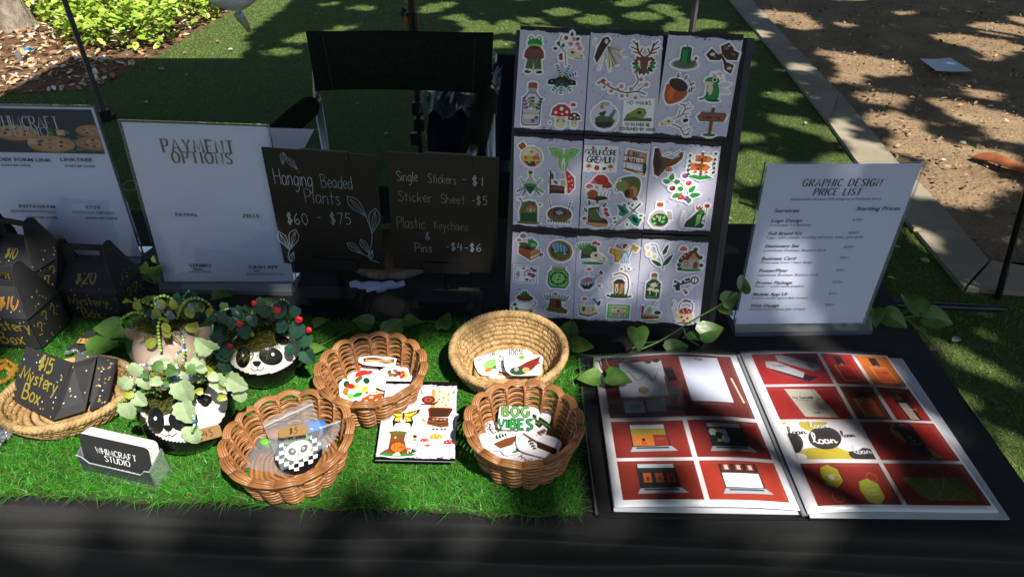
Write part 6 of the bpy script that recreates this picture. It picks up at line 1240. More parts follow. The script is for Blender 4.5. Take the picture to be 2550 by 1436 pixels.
# --- panda planters
def panda(cpx,cr_,zc,label,axis,hcut,nose,feats,earpos,bandn,bandh,mouth,ring=None):
    c=P(cpx[0],cpx[1],zc); R=cr_; c[2]=zc; h3_=[(hit(*q,c,R)-c)/R for q in bandh]; bandn=nrm(np.cross(h3_[1]-h3_[0],h3_[2]-h3_[0])); D_=(hit(*nose,c,R)-c)/R; bandn=bandn*(1 if (D_-h3_[0])@bandn>0 else -1); bandh=h3_[0]@bandn
    t=thing('panda_planter',label,'planter',np.array([c[0],c[1],TZ+.008]),'round ceramic panda planters')
    ax=nrm(axis); A=frame(ax); g=G(); nphi,nth=96,56; V=[];Fs=[];cols=[]
    th0=math.acos(hcut)
    for i in range(nth+1):
        th=th0+(math.pi-.02-th0)*i/nth
        for j in range(nphi):
            ph=2*math.pi*j/nphi; V.append(A@np.array([R*math.sin(th)*math.cos(ph),R*math.sin(th)*math.sin(ph),R*math.cos(th)*.97]))
    V=np.array(V); zmin=-(c[2]-(TZ+.007)); V[:,2]=np.maximum(V[:,2],zmin)
    bn=nrm(bandn); W=cc('e9e6dc');Kc=cc('121312')
    for i in range(nth):
        for j in range(nphi):
            f=(i*nphi+j,(i+1)*nphi+j,(i+1)*nphi+(j+1)%nphi,i*nphi+(j+1)%nphi); m=V[list(f)].mean(0)/R; cols.append(Kc if (m@bn<bandh and V[f[0]][2]>zmin+.006) else (cc('cfd6c4') if V[f[0]][2]<=zmin+.006 and m[2]<-.5 else W)); Fs.append(f)
    gi=G(); gi.V=[V+c];gi.Fc=Fs;gi.C=cols;gi.n=len(V); gi.build('pot',PAINT,t,smooth=True)
    # inner wall and rim
    rr=R*math.sin(th0); zt=R*hcut*.97; inn=[A@np.array([q*math.cos(p_),q*math.sin(p_),z_])+c for q,z_ in((rr,zt),(rr-.002,zt+.002),(rr-.005,zt),(rr-.007,zt-.02)) for p_ in np.linspace(0,2*math.pi,48,endpoint=False)]
    G().add(inn,[(i*48+j,i*48+(j+1)%48,(i+1)*48+(j+1)%48,(i+1)*48+j) for i in range(3) for j in range(48)],W).build('rim',PAINT,t,smooth=True)
    D=nrm(hit(*nose,c,R)-c); up=nrm(np.array([0,0,1.])-D*D[2]); 
    er=[hit(e_[0],e_[1],c,R) for e_ in feats['eyes']]; rt=nrm(er[1]-er[0]); rt=nrm(rt-D*(rt@D)); up=np.cross(D,rt)*1.0
    if up[2]<0: up=-up
    rt=np.cross(up,D)
    def mp(x,y,l): return c+nrm(D+rt*x+up*y)*(R*1.0+.0004+l*6e-5)
    def xy(u,v): d=(hit(u,v,c,R)-c)/R; return (d@rt)/(d@D),(d@up)/(d@D)
    for k_,(u,v,a_,b_,ro) in enumerate(feats['eyes']):
        a=Art(); x,y=xy(u,v); a.e(x,y,a_,b_,'K',rot=ro,k=24,h=False); a.e(x+.02,y+.05,.045,.045,'W',h=False); g=G(); a.emit(g,mp,l0=3,dl=4,cell=.09); g.build('eye_patch',PAINT,t)
    a=Art(); x,y=xy(*nose); a.p([(x-.10,y+.05),(x+.10,y+.05),(x+.05,y-.07),(x-.05,y-.07)],'K',curve=1,h=False); g=G(); a.emit(g,mp,l0=4,dl=2,cell=.09); g.build('nose',PAINT,t)
    a=Art(); a.s([(x,y-.05),(x,y-.16)],.014,'K',h=False); a.s([(x-.17,y-.13),(x-.08,y-.2),(x,y-.17),(x+.08,y-.2),(x+.17,y-.12)],.018,'K',curve=1,h=False); g=G(); a.emit(g,mp,l0=5,dl=2,cell=.09); g.build('mouth',PAINT,t)
    for (u,v,ew,eh,ro) in earpos:
        x,y=xy(u,v); a=Art(); a.e(x,y,ew,eh,'K',rot=ro,k=24,h=False); g=G(); a.emit(g,lambda X,Y,l:mp(X,Y,l)+nrm(mp(X,Y,l)-c)*.0012,l0=4); 
        pc=mp(x,y,0); g.ball(pc,R*.17,k=12,m=8,col=Kc,sc=(1,.7,.7)); g.build('ear',PAINT,t,smooth=False)
    top=c+ax*(R*hcut*.97); return t,c,R,top,rr
t1,c1_,R1,top1,rr1=panda((662,876),.0545,TZ+.048,'ceramic panda planter with dark ivy and red roses at the back of the mat',(-.05,.0,1),.60,(640,904),dict(eyes=[(603,888,.25,.32,-.2),(678,886,.36,.26,-.25)]),[(703,848,.22,.18,.3)],(-.05,-.35,1),((597,921),(644,932),(735,893)),0)
moss(t1,top1-[0,0,.003],rr1,rr1,.020)
t2,c2_,R2_,top2,rr2=panda((470,1022),.0575,TZ+.050,'white and black ceramic panda planter with pale green leaves, nearest the camera',(-.25,.05,1),.55,(419,1064),dict(eyes=[(386,1046,.24,.32,.1),(459,1045,.34,.27,-.2)]),[(508,995,.30,.24,1.0)],(-.15,-.35,1),((380,1074),(430,1099),(558,1036)),0)
moss(t2,top2+[.002,.006,-.003],rr2*.9,rr2*.85,.022)
# kraft tags
pricetag((512,1080),hit(512,1080,c2_,R2_)[2]+.006,.020,.50,(.1,-.9,.55),'$45','kraft paper tag marked $45 on the nearest panda planter')['category']='price tag'
# fawn planter
fc=P(433,865,TZ+.048); fc[2]=TZ+.048; FR=.0545
t3=thing('fawn_planter','beige ceramic fawn shaped planter with lime beads behind the nearest panda planter','planter',np.array([fc[0],fc[1],TZ+.008]))
FAWN=M('beige_glaze',(.55,.42,.31),.35,.5,noise=.15,nscale=20)
g=G(); prof=[]
for i in range(22):
    th=.62+(math.pi-.75)*i/21; prof.append((FR*math.sin(th)*(1.0),max(FR*math.cos(th),-.040)))
g.lathe(prof,fc,48); g.build('pot',FAWN,t3,smooth=True)
rrf=FR*math.sin(.62); ztf=FR*math.cos(.62); g=G(); g.lathe([(rrf,ztf),(rrf-.001,ztf+.003),(rrf-.005,ztf+.002),(rrf-.006,ztf-.02)],fc,40); g.build('rim',FAWN,t3,smooth=True)
sn=hit(400,905,fc,FR); dS=nrm(sn-fc); g=G(); g.ball(sn-dS*.004,.021,k=16,m=10,sc=(.95,1,.8)); g.build('muzzle',M('cream_glaze',(.62,.52,.42),.35),t3,smooth=True)
g=G(); q=sn+dS*.014+[0,0,-.001]; g.ball(q,.0065,k=12,m=8,sc=(1.2,.8,.8)); g.build('nose',M('black_glaze',(.012,.012,.012),.2),t3,smooth=True)
for (u,v,L,an) in ((428,872,.036,0),(505,850,.040,1),(350,848,.032,-1)):
    b0=PY(u,v,fc[1]-.028 if an==0 else fc[1]-.01); d=nrm([.25+.5*an,-.25,1]); s_=nrm(np.cross(d,[0,1,0])); nn=np.cross(s_,d)
    for nm,sc_,mt_,off in(('ear',1,FAWN,0),('inner_ear',.62,M('pink_glaze',(.62,.30,.32),.4),.0035))[:2 if an==0 else 1]:
        V=[];m=9
        o=[(0,.32),(.25,.42),(.55,.40),(.8,.25),(1,.02)]
        for x,y in o:
            for s2 in(-1,0,1): V.append(b0+d*L*(x*sc_+.1*(1-sc_))+s_*L*y*s2*sc_+nn*(.004*(1-abs(s2)))*1-nn*0+np.array([0,-1,0])*off)
        W2=[v_+np.array([0,.003,0]) for v_ in V]; Fs=[(i*3+j,i*3+j+1,(i+1)*3+j+1,(i+1)*3+j) for i in range(4) for j in range(2)]
        g=G(); g.add(V+W2,Fs+[tuple(15+i for i in f[::-1]) for f in Fs]+[(i*3,(i+1)*3,15+(i+1)*3,15+i*3) for i in range(4)]+[(i*3+2,15+i*3+2,15+(i+1)*3+2,(i+1)*3+2) for i in range(4)]); g.build(nm,mt_,t3,smooth=True)
moss(t3,fc+[0,0,ztf-.004],rrf*1.05,rrf*1.05,.018)
LIME=[hexc('a9d84a'),hexc('b9e25c')]; GRN=[hexc('1f8a6a'),hexc('2fae6a')]; TEAL=[hexc('cfe0e0'),hexc('1f7f88'),hexc('dfe8ea'),hexc('8fc04a')]; MIX=[hexc('2fae6a'),hexc('1f6f5a'),hexc('d8d2b0')]
def S3(pts,y,arch=0): return [PY(u,v,y+dy) for u,v,dy in [(*p,0) if len(p)==2 else p for p in pts]]
yF=fc[1]
for pts in ([(374,800),(355,780),(330,778),(303,793)],[(420,790),(400,772),(368,755),(337,744)],[(400,770),(383,748),(406,736),(430,746),(434,765)],[(442,792),(450,768),(466,747),(492,742),(515,752),(526,764)]): strand(t3,S3(pts,yF-.005),0,.0027,LIME)
strand(t3,[PY(418,800,yF-.02),PY(402,792,yF-.035),PY(394,810,yF-.045),PY(395,835,yF-.05),PY(400,872,yF-.055)],0,.0027,LIME)
strand(t3,[PY(455,770,yF+.01),PY(457,740,yF+.02),PY(470,725,yF+.03)],0,.0025,GRN); strand(t3,[PY(452,830,yF-.02),PY(457,850,yF-.04),PY(458,885,yF-.055),PY(455,905,yF-.06)],0,.0025,[hexc('1f7f88'),hexc('8fc04a'),hexc('cfe0e0')])
LIMEL=lf_mat('lime_leaf',(.36,.42,.05)); 
for u,v,s_,an in((341,752,.017,-1.7),(385,772,.018,-1.3),(401,750,.014,-1.5),(428,750,.016,-1.4),(468,768,.019,-1.4),(498,756,.017,-1.6),(524,770,.018,-1.7),(405,808,.017,-.9),(407,822,.016,-.9),(388,848,.020,-2.6),(397,882,.022,-1.4)): leaf3(t3,PY(u,v-6,yF-.045 if v>800 else yF-.01),s_,[math.cos(an)*.7,-.3,math.sin(an)],[.2,-1,.5],LIMEL,'petal')
for u,v in((430,785),(395,790),(405,760),(466,832),(485,765)): crystal(t3,PY(u,v+8,yF-.01),.006,.016)
POTH_=lf_mat('mid_green_leaf',(.10,.22,.05)); DKL=lf_mat('dark_ivy_leaf',(.018,.075,.04)); PALE=lf_mat('pale_ivy_leaf',(.42,.56,.30),.5)
for u,v,s_ in((478,800,.024),(505,780,.026),(448,735,.02),(492,735,.022),(350,800,.018)): leaf3(t3,PY(u,v,yF+.015),s_,[RNG.uniform(-1,1),-.3,-.5],[0,-1,.8],DKL,'ivy')
for k in range(34):
    leaf3(t3,PY(RNG.uniform(320,540),RNG.uniform(735,825),yF+RNG.uniform(-.02,.03)),RNG.uniform(.012,.022),[RNG.normal(),-.3,RNG.uniform(-1,.5)],[RNG.normal()*.5,-1,.5],(DKL,LIMEL,POTH_,DKL)[k%4],('ivy','petal')[k%2],bend=.3)
# panda 2 planting
y2=c2_[1]
for pts in ([(440,960),(405,920),(360,908),(318,912)],[(318,912),(330,950),(336,985),(334,1015)],[(470,930),(500,945),(545,942),(575,955),(612,985)],[(450,940),(440,910),(442,880),(470,872),(494,890),(498,915)],[(448,970),(446,1000),(444,1012)],[(480,1035),(486,1050),(478,1072)],[(400,985),(375,975),(345,985),(300,1000),(294,1020)]): strand(t2,S3(pts,y2-.035 if pts[0][1]<1000 else y2-.058),0,.0021,TEAL if pts[0][0]!=400 else [hexc('8fb84a'),hexc('5f9a3a')])
for u,v,s_,dx_,dz_ in((348,925,.026,-.6,-.9),(360,950,.028,.1,-1),(326,960,.026,-.8,-.7),(340,995,.028,.6,-.9),(318,1020,.032,.1,-1),(452,965,.042,.25,-1),(458,1018,.040,.2,-.7),(478,1078,.036,.15,-1),(540,950,.030,.4,-.9),(572,955,.036,.9,-.5),(600,985,.026,.0,-1),(535,890,.036,-.4,.8),(485,905,.022,.8,-.5),(330,1035,.018,0,-1)): leaf3(t2,PY(u-4,v-16,y2-.05 if v>1000 else y2-.04),s_,[dx_,-.25,dz_],[.1,-1,.35],PALE,'ivy',bend=.3)
for k in range(30):
    u,v=RNG.uniform(318,600),RNG.uniform(900,985)
    if 400<u<500 and v>950: v-=50
    leaf3(t2,PY(u,v,y2-.03+RNG.uniform(-.02,.01)),RNG.uniform(.012,.022),[RNG.normal(),-.3,RNG.uniform(-1,.3)],[RNG.normal()*.5,-1,.5],(PALE,LIMEL,POTH_)[k%3],'ivy',bend=.35)
BLUEQ=M('blue_quartz',(.25,.4,.75),.06,.6,trans=.5)
for u,v,m_ in((427,930,BLUEQ),(440,948,BLUEQ),(484,940,None),(415,955,None),(436,965,None)): crystal(t2,PY(u,v+10,y2-.03),.0065,.018,mat=m_)
# panda 1 planting
y1=c1_[1]
for pts in ([(620,800),(590,770),(555,772),(532,790),(530,830)],[(690,790),(680,760),(705,745),(735,770),(745,795)],[(600,820),(588,838),(578,850)],[(670,780),(672,765),(690,750)],[(720,800),(745,810),(755,845),(730,870)]): strand(t1,S3(pts,y1-.03),0,.0019,MIX)
for u,v,s_ in((606,816,.030),(560,860,.036),(545,840,.03),(578,800,.024),(550,785,.024),(712,812,.026),(746,815,.032),(768,840,.034),(755,880,.034),(728,872,.022),(665,772,.024),(640,765,.022),(545,880,.03),(585,775,.022),(700,770,.026),(740,775,.022),(625,795,.022),(520,860,.026),(560,905,.03),(655,755,.02)): leaf3(t1,PY(u,v-10,y1-.035),s_,[RNG.uniform(-.8,.8),-.4,-.7],[RNG.uniform(-.4,.4),-1,.7],DKL,'ivy',bend=.25)
for k in range(34):
    leaf3(t1,PY(RNG.uniform(535,765),RNG.uniform(750,830),y1-.02+RNG.uniform(-.02,.03)),RNG.uniform(.013,.024),[RNG.normal(),-.3,RNG.uniform(-1,.5)],[RNG.normal()*.5,-1,.6],(DKL,DKL,POTH_)[k%3],'ivy',bend=.3)
ROSE=M('red_rose',(.62,.015,.02),.4)
for u,v,r in((633,754,.0065),(691,770,.0085),(744,794,.009),(769,820,.007),(597,805,.008),(572,860,.007)):
    g=G(); c=PY(u,v,y1-.04)
    for k in range(9): an=k*2.4; g.ball(c+np.array([math.cos(an),-.3,math.sin(an)])*r*.32*(k/9)**.5,r*.40,k=7,m=4)
    g.build('rose',ROSE,t1,smooth=True)
for u,v in((660,775),(672,790),(648,790)): g=G(); g.ball(PY(u,v,y1-.02),.009,k=7,m=5,sc=(.8,.8,1.3)); g.build('dark_stone',M('dark_stone',(.015,.015,.02),.3),t1)
# ================================================================ gable boxes
BOXM=M('black_card',(.034,.034,.037),.55,.35,noise=.3,nscale=6)
GOLD='b59a3a'
def gable(corner,rot,label,w=.102,d=.072,h1=.058,h2=.092,h3=.128,txt=(),dots=22,seed=0):
    """corner = front lower right corner on the table"""
    Rm=rotz(rot); o=np.array(corner); L=lambda x,y,z:o+Rm@np.array([x-w/2,y,z])   # x in -w/2..w/2 -> shifted
    base=L(0,d/2,0); t=thing('gable_box',label,'box',base,'black gable boxes with gold dots')
    def quad(g,pts,th=.0011):
        n=nrm(np.cross(np.array(pts[1])-pts[0],np.array(pts[2])-pts[0])); g.slab(pts,n,th)
    hw=w/2;hd=d/2; tw=hw*.80
    g=G()
    for pts in ([L(-hw,0,0),L(hw,0,0),L(hw,0,h1),L(-hw,0,h1)],[L(hw,d,0),L(-hw,d,0),L(-hw,d,h1),L(hw,d,h1)],[L(hw,0,0),L(hw,d,0),L(hw,d,h1),L(hw,0,h1)],[L(-hw,d,0),L(-hw,0,0),L(-hw,0,h1),L(-hw,d,h1)]): quad(g,pts)
    g.build('body',BOXM,t)
    for s_,nm in((0,'roof_panel'),(1,'roof_panel')):
        y0=0 if s_==0 else d; y1=hd-.0015 if s_==0 else hd+.0015; g=G(); pts=[L(-hw,y0,h1),L(hw,y0,h1),L(tw,y1,h2),L(-tw,y1,h2)]; pts=pts if s_==0 else pts[::-1]; quad(g,pts); g.build(nm,BOXM,t)
        # handle tab with a hand hole: frame of four strips
        g=G(); yy=y1; zs=(h2,h2+.010,h3-.010,h3); hx=tw*.55
        for x0,x1,z0,z1 in((-tw,tw,zs[0],zs[1]),(-tw,tw,zs[2],zs[3]),(-tw,-hx,zs[1],zs[2]),(hx,tw,zs[1],zs[2])):
            pts=[L(x0,yy,z0),L(x1,yy,z0),L(x1,yy,z1),L(x0,yy,z1)]; pts=pts if s_==0 else pts[::-1]; quad(g,pts)
        g.build('handle_tab',BOXM,t)
    for s_ in(-1,1):   # side ears, rounded, leaning in over the handle, with a lock slit
        prof=[(0,h1),(d,h1)]; k=9; zt=h3+.008; xf=lambda z:s_*(hw-(hw-tw*.92)*min(1,(z-h1)/(h2+.01-h1)))
        rnd=[(hd+.20*d*math.cos(a_),zt-.015+.015*math.sin(a_)) for a_ in np.linspace(0,math.pi,k)]
        out=[(0,h1),(d,h1),(d*.86,h1+(zt-h1)*.45)]+rnd+[(d*.14,h1+(zt-h1)*.45)]
        V=[L(xf(z)+s_*.001,y,z) for y,z in out]; V2=[L(xf(z)+s_*.0022,y,z) for y,z in out]; n=len(out); g=G(); g.add(V+V2,[tuple(range(n))[::-s_],tuple(range(n,2*n))[::s_]]+[(i,n+i,n+(i+1)%n,(i+1)%n)[::s_] for i in range(n)]); g.build('ear_flap',BOXM,t)
        z_=h1+(zt-h1)*.55; g=G(); 
        for ya,yb_ in ((hd-.012,hd+.012),): g.slab([L(xf(z_)+s_*.0026,ya,z_),L(xf(z_)+s_*.0026,yb_,z_),L(xf(z_)+s_*.0026,yb_,z_+.001),L(xf(z_)+s_*.0026,ya,z_+.001)][::s_],Rm@np.array([s_,0,0]),.0005,)
        g.build('slit',BLK,t)
    q1=Quad(L(-hw,0,0),L(hw,0,0),L(-hw,0,h1),L(hw,0,h1),w,h1); q2=Quad(L(-hw,0,h1),L(hw,0,h1),L(-tw,hd,h2),L(tw,hd,h2),w,.046)
    q3=Quad(L(hw,0,0),L(hw,d,0),L(hw,0,h1),L(hw,d,h1),d,h1)
    r=random.Random(seed); xe=lambda z:hw-(hw-tw*.92)*min(1,(z-h1)/(h2+.01-h1))+.0028
    q5=Quad(L(xe(h1),d*.15,h1+.003),L(xe(h1),d*.85,h1+.003),L(xe(h2),d*.25,h2),L(xe(h2),d*.75,h2),d*.7,.038)
    for qq,wd,ht,nd in((q1,w,h1,dots),(q2,w,.046,14),(q3,d,h1,14),(q5,d*.7,.038,12)):
        a=Art()
        for _ in range(nd): a.e(r.uniform(.004,wd-.004),r.uniform(.003,ht-.003),.0012,.0012,['b59a3a','c9c6bc','9a8a50'][r.randint(0,2)],h=False,k=8)
        g=G(); a.emit(g,qq.at,l0=1,dl=.2)
        g.build('printed_dots',INK,t)
    def side_ears_dots():
        pass
    a=Art()
    for s in txt:
        qn,st,x,y,sz=s[:5]
        if qn==1: a.hand(st,x,y,sz,s[5] if len(s)>5 else '8f8132',.13,sp=.16,jit=.03,wob=.05)
    g=G(); a.emit(g,q1.at,l0=6,dl=.4); g.build('marker_lettering',INK,t)
    a=Art()
    for s in txt:
        if s[0]==2: a.hand(s[1],s[2],s[3],s[4],s[5] if len(s)>5 else '96873a',.13,sp=.16)
    if a.I: g=G(); a.emit(g,q2.at,l0=6,dl=.4); g.build('marker_price',INK,t)
    a=Art()
    for i,(x,y) in enumerate(((.010,.020),(.026,.030),(.044,.028))): a.hand('?',x,y,.020,'8a7d34',.10)
    g=G(); a.emit(g,q3.at,l0=6,dl=.4); g.build('marker_question_marks',INK,t)
    return t
gable(P(318,803,TZ+.003),-.03,'black gable box marked $20 mystery box, standing in front of the leftmost sign',txt=[(1,'Mystery',.016,.034,.016),(1,'Box',.030,.008,.018),(2,'$20',.028,.014,.020)],seed=1)
gable(P(105,868,TZ+.014),-.06,'black gable box cut by the left photo edge, nearest of the three standing boxes',txt=[(1,'Mystery',.022,.034,.019),(1,'Box',.040,.007,.022),(2,'$10',.050,.012,.025,'a8772f')],seed=2)
gable(P(118,745,TZ+.003),-.25,'black gable box with gold dots standing behind the nearest one at the left',txt=[(1,'Mystery',.016,.034,.016),(2,'$10',.030,.014,.018)],seed=3,h3=.132)
# flat boxes in the left basket
def flatbox(quads,label,txt=None,seed=0):
    c=quads[0][0]; t=thing('flat_box',label,'box',c,'folded flat black boxes in the seagrass basket'); r=random.Random(seed)
    for i,qd in enumerate(quads):
        tl,tr,br,bl=qd; q=Quad(bl,br,tl,tr,np.linalg.norm(br-bl),np.linalg.norm(tl-bl)); n=q.n; g=G(); g.slab([bl,br,tr,tl],n,.003); g.build('panel',BOXM,t)
        a=Art()
        for _ in range(26 if i==0 else 9): a.e(r.uniform(.003,q.W-.003),r.uniform(.003,q.H-.003),.0012,.0012,['b59a3a','c9c6bc','9a8a50'][r.randint(0,2)],h=False,k=8)
        if txt and i==0:
            for s,x,y,sz in txt: a.hand(s,x,y*q.H,sz,'938536',.13,sp=.14,jit=.03,wob=.05)
        g=G(); a.emit(g,q.at,l0=1,dl=.3); g.build('print',INK,t)
Z1,Z0=TZ+.085,TZ+.028
f1=[[P(65,861,Z1),P(178,903,Z1-.006),P(131,1047,Z0-.004),P(24,992,Z0)],[P(179,903,Z1-.007),P(240,888,Z1-.016),P(212,1022,Z0),P(133,1046,Z0-.003)]]
flatbox(f1,'folded black box with gold dots marked $15 mystery box, propped in the left basket',[('$15',.034,.70,.019),('Mystery',.008,.42,.018),('Box',.022,.12,.020)],5)
f2=[[P(245,884,Z1-.02),P(292,893,Z1-.03),P(266,1006,Z0+.004),P(222,1022,Z0)],[P(186,880,Z1-.012),P(244,884,Z1-.021),P(226,1000,Z0),P(190,1000,Z0)]]
flatbox(f2,'folded black dotted box without writing, behind the marked one in the left basket',None,6)
# black tag card with kraft sticker
cdt=P(212,855,TZ+.03); t=thing('black_card_tag','black card with small kraft sticker lying on the grass beside the standing boxes','tag',cdt)
qd=[P(166,868,TZ+.016),P(232,878,TZ+.018),P(258,838,TZ+.026),P(222,822,TZ+.028)]; n=nrm(np.cross(qd[1]-qd[0],qd[2]-qd[0])); G().slab(qd,n,.002).build('card',BOXM,t)
q=Quad(P(190,853,TZ+.026),P(226,857,TZ+.026),P(198,842,TZ+.028),P(234,843,TZ+.028),.022,.010); g=G(); q.sheet(g,cc('b58f56'),2,2,.0005); a=Art(); a.hand('$35',.003,.002,.006,'3a3020',.1); a.emit(g,q.at,l0=3); g.build('kraft_sticker',INK,t)
# ================================================================ business cards
z0=TZ+.014
bl,br=P(214,1158,z0),P(385,1198,z0); tl=PD_=None
def up_to(px,B,H):
    d=nrm(ray(*px)); o=CAM-B; b=d@o; q=b*b-(o@o-H*H); return CAM+d*(-b-math.sqrt(max(q,0)))
tl=up_to((204,1084),bl,.050); tr=up_to((377,1112),br,.050); m_=(tl-bl+tr-br)/2; m_=nrm(m_)*.050; m_[0]*=.3; tl=bl+m_;tr=br+m_
ex=nrm(br-bl); nn=nrm(np.cross(ex,m_)); ch=thing('card_holder','clear acrylic card holder standing on the grass mat at the front','card holder',(bl+br)/2-nn*.008)
WC=np.linalg.norm(br-bl)
def cardlocal(x,y,dep): return bl+ex*x+nrm(m_)*y-nn*dep
cards=thing('business_cards','stack of black business cards with white lettering in the clear holder','business cards',(bl+br)/2)
def rcard(dep,th,mat,name,jx=0,jy=0,front=None):
    r=.006; H=.050; o=[]
    for cx,cy,a0 in((WC-r,r,-90),(WC-r,H-r,0),(r,H-r,90),(r,r,180)):
        for a_ in(0,30,60,90): o.append((cx+r*math.cos(math.radians(a0+a_))+jx,cy+r*math.sin(math.radians(a0+a_))+jy))
    n=len(o); V=[cardlocal(x,y,dep) for x,y in o]+[cardlocal(x,y,dep+th) for x,y in o]; g=G(); g.add(V,[tuple(range(n)),tuple(range(n,2*n))[::-1]]+[(i,n+i,n+(i+1)%n,(i+1)%n)[::-1] for i in range(n)]); return g.build(name,mat,cards)
WHC=M('card_edge_white',(.78,.78,.78),.6)
rcard(0,.0006,BOXM,'front_card')
for i in range(15): rcard(.0008+i*.001,.0008,WHC,'card',RNG.uniform(-.0004,.0004),RNG.uniform(-.0006,.0006))
qc=Quad(bl,br,tl,tr,WC,.050); a=Art(); a.hand('WHIMCRAFT',WC*.22,.026,.0088,'W',.14,.4,.25,serif=.04,fitw=WC*.58); a.hand('STUDIO',WC*.33,.0155,.0088,'W',.14,.4,.25,serif=.04,fitw=WC*.36); g=G(); a.emit(g,qc.at,l0=2,dl=.3); g.build('lettering',INK,cards)
g=G(); fo=.0035; W0=-.003; W1=WC+.003
lip=[(W0,-.004),(W1,-.004),(W1,.022),(W1-.008,.021),(W1-.016,.012),(W0+.016,.012),(W0+.008,.021),(W0,.022)]
def cl(x,y,dep): return bl+ex*x+np.array([0,0,1.])*y+nrm(np.cross(ex,[0,0,1.]))*(-dep)
for dep,nm in((-fo,'front_lip'),(.024,'back_wall')):
    o=lip if dep<0 else [(W0,-.004),(W1,-.004),(W1,.034),(W0,.034)]; n=len(o); g=G(); V=[cl(x,y,dep) for x,y in o]+[cl(x,y,dep+.0016) for x,y in o]; g.add(V,[tuple(range(n)),tuple(range(n,2*n))[::-1]]+[(i,n+i,n+(i+1)%n,(i+1)%n)[::-1] for i in range(n)]); g.build(nm,clear_mat('holder_plastic',tint=(.90,.93,.95),haze=.05),ch)
for x0 in(W0,W1-.0016): g=G(); V=[cl(x0+a_,y,dp) for a_ in(0,.0016) for y,dp in((-.004,-fo),(-.004,.024),(.034,.024),(.022,-fo))]; g.add(V,[(0,1,2,3),(7,6,5,4)]+[(i,i+4,(i+1)%4+4,(i+1)%4) for i in range(4)]); g.build('side_wall',ACRE,ch)
g=G(); fb=[cl(W0-.004,-.005,-fo-.006),cl(W1+.004,-.005,-fo-.006),cl(W1+.004,-.005,.030),cl(W0-.004,-.005,.030)]; g.slab(fb,(0,0,1),.002); g.build('foot',MATS['holder_plastic'],ch)
g=G(); g.tube([cl(x,y+.0004,-fo) for x,y in lip[2:]],.0007,5); g.build('lip_edge',clear_mat('bright_edge',haze=.5,tint=(.9,.95,1)),ch)
# ================================================================ portfolio binder
binder=thing('portfolio_binder','open black portfolio binder with red product photos on its pages','binder',P(1980,1080,TZ))
VIN=M('black_vinyl',(.016,.016,.018),.28,.5); SLV=clear_mat('page_sleeve',rough=.06,haze=.02)
cv=[P(1489,1284,TZ+.005),P(2012,1293,TZ+.005),P(1838,882,TZ+.005),P(1441,884,TZ+.005)]; G().slab(cv,(0,0,1),.0035).build('cover',VIN,binder)
cv2=[P(2012,1293,TZ+.005),P(2508,1296,TZ+.005),P(2243,884,TZ+.005),P(1838,882,TZ+.005)]; G().slab([p+[.002,0,0] if i in(0,3) else p for i,p in enumerate(cv2)],(0,0,1),.0035).build('cover',VIN,binder)
e=[P(1486,1281,TZ+.0065),P(1462,1100,TZ+.0065),P(1442,890,TZ+.0065)]; G().tube(e,.0012,5).build('cover_seam',M('grey_seam',(.12,.12,.13),.5),binder)
class Page(Quad):
    def __init__(s,bl,br,tl,tr,z,bump):
        s.c=[P(*bl,z),P(*br,z),P(*tl,z),P(*tr,z)]; s.W=.218;s.H=.282;s.n=np.array([0,0,1.]); s.b=bump; s.off=.0003
    def at(s,x,y,l=0):
        a=x/s.W;b=y/s.H;c=s.c; return (1-a)*(1-b)*c[0]+a*(1-b)*c[1]+(1-a)*b*c[2]+a*b*c[3]+s.n*(s.b(a,b)+(.0003+l*6e-5 if l else 0))
PG=M('glossy_photo_paper',(.82,.82,.84),.25,.5)
def sleeves(px,nm,k,dirx):
    for i in range(k):
        z=TZ+.006+.0012*i; d=(k-i)*2.2*dirx; q=[P(px[0][0]+d*1.1,px[0][1]+4,z),P(px[1][0]+d*1.1,px[1][1]+4,z),P(px[2][0]+d,px[2][1],z),P(px[3][0]+d,px[3][1],z)]; g=G(); g.slab(q,(0,0,1),.0009); g.build('page_below',M('sleeved_sheet',(.55,.57,.62),.3),binder)
sleeves([(1528,1268),(1990,1276),(1832,884),(1478,890)],'l',5,.4); sleeves([(2014,1284),(2492,1288),(2226,892),(1848,880)],'r',6,1.6)
lp=Page((1531,1262),(1994,1270),(1477,887),(1832,883),TZ+.014,lambda a,b:.0075*math.sin(math.pi*min(1,a*1.02))**1.2*(.4+.6*a)+.0008*math.sin(a*9+b*3))
rp=Page((2012,1278),(2487,1275),(1844,878),(2209,884),TZ+.015,lambda a,b:.005*math.sin(math.pi*a)**1.0*(1-.6*a)+.0008*math.sin(a*7+b*4))
def page(pg,photos,label):
    g=G(); pg.sheet(g,None,20,14,.0008); po=g.build('page',PG,binder,smooth=True)
    for (s0,s1,t0,t1,f,bgc) in photos:
        a=Art(); x0,x1,yt,yb_=s0*pg.W,s1*pg.W,(1-t0)*pg.H,(1-t1)*pg.H; a.r(x0,yb_,x1,yt,bgc,max(2,int((s1-s0)*20)),max(2,int((t1-t0)*12)),h=False)
        cx,cy=(x0+x1)/2,(yb_+yt)/2; a.o(cx,cy,(yt-yb_)/2); f(a,(x1-x0)/(yt-yb_)); g=G(); a.emit(g,pg.at,l0=3,dl=1.6,cell=.009); g.build('photo',M('photo_print',attr=True,rough=.22,spec=.5),po)
    ga=G(); V=[];n=16
    for j in range(9):
        for i in range(n+1): V.append(pg.at(pg.W*i/n,pg.H*j/8)+[0,0,.004])
    ga.add(V,[(j*(n+1)+i,j*(n+1)+i+1,(j+1)*(n+1)+i+1,(j+1)*(n+1)+i) for j in range(8) for i in range(n)]); ga.build('clear_sleeve',SLV,binder,smooth=True)
RD='8c2417'
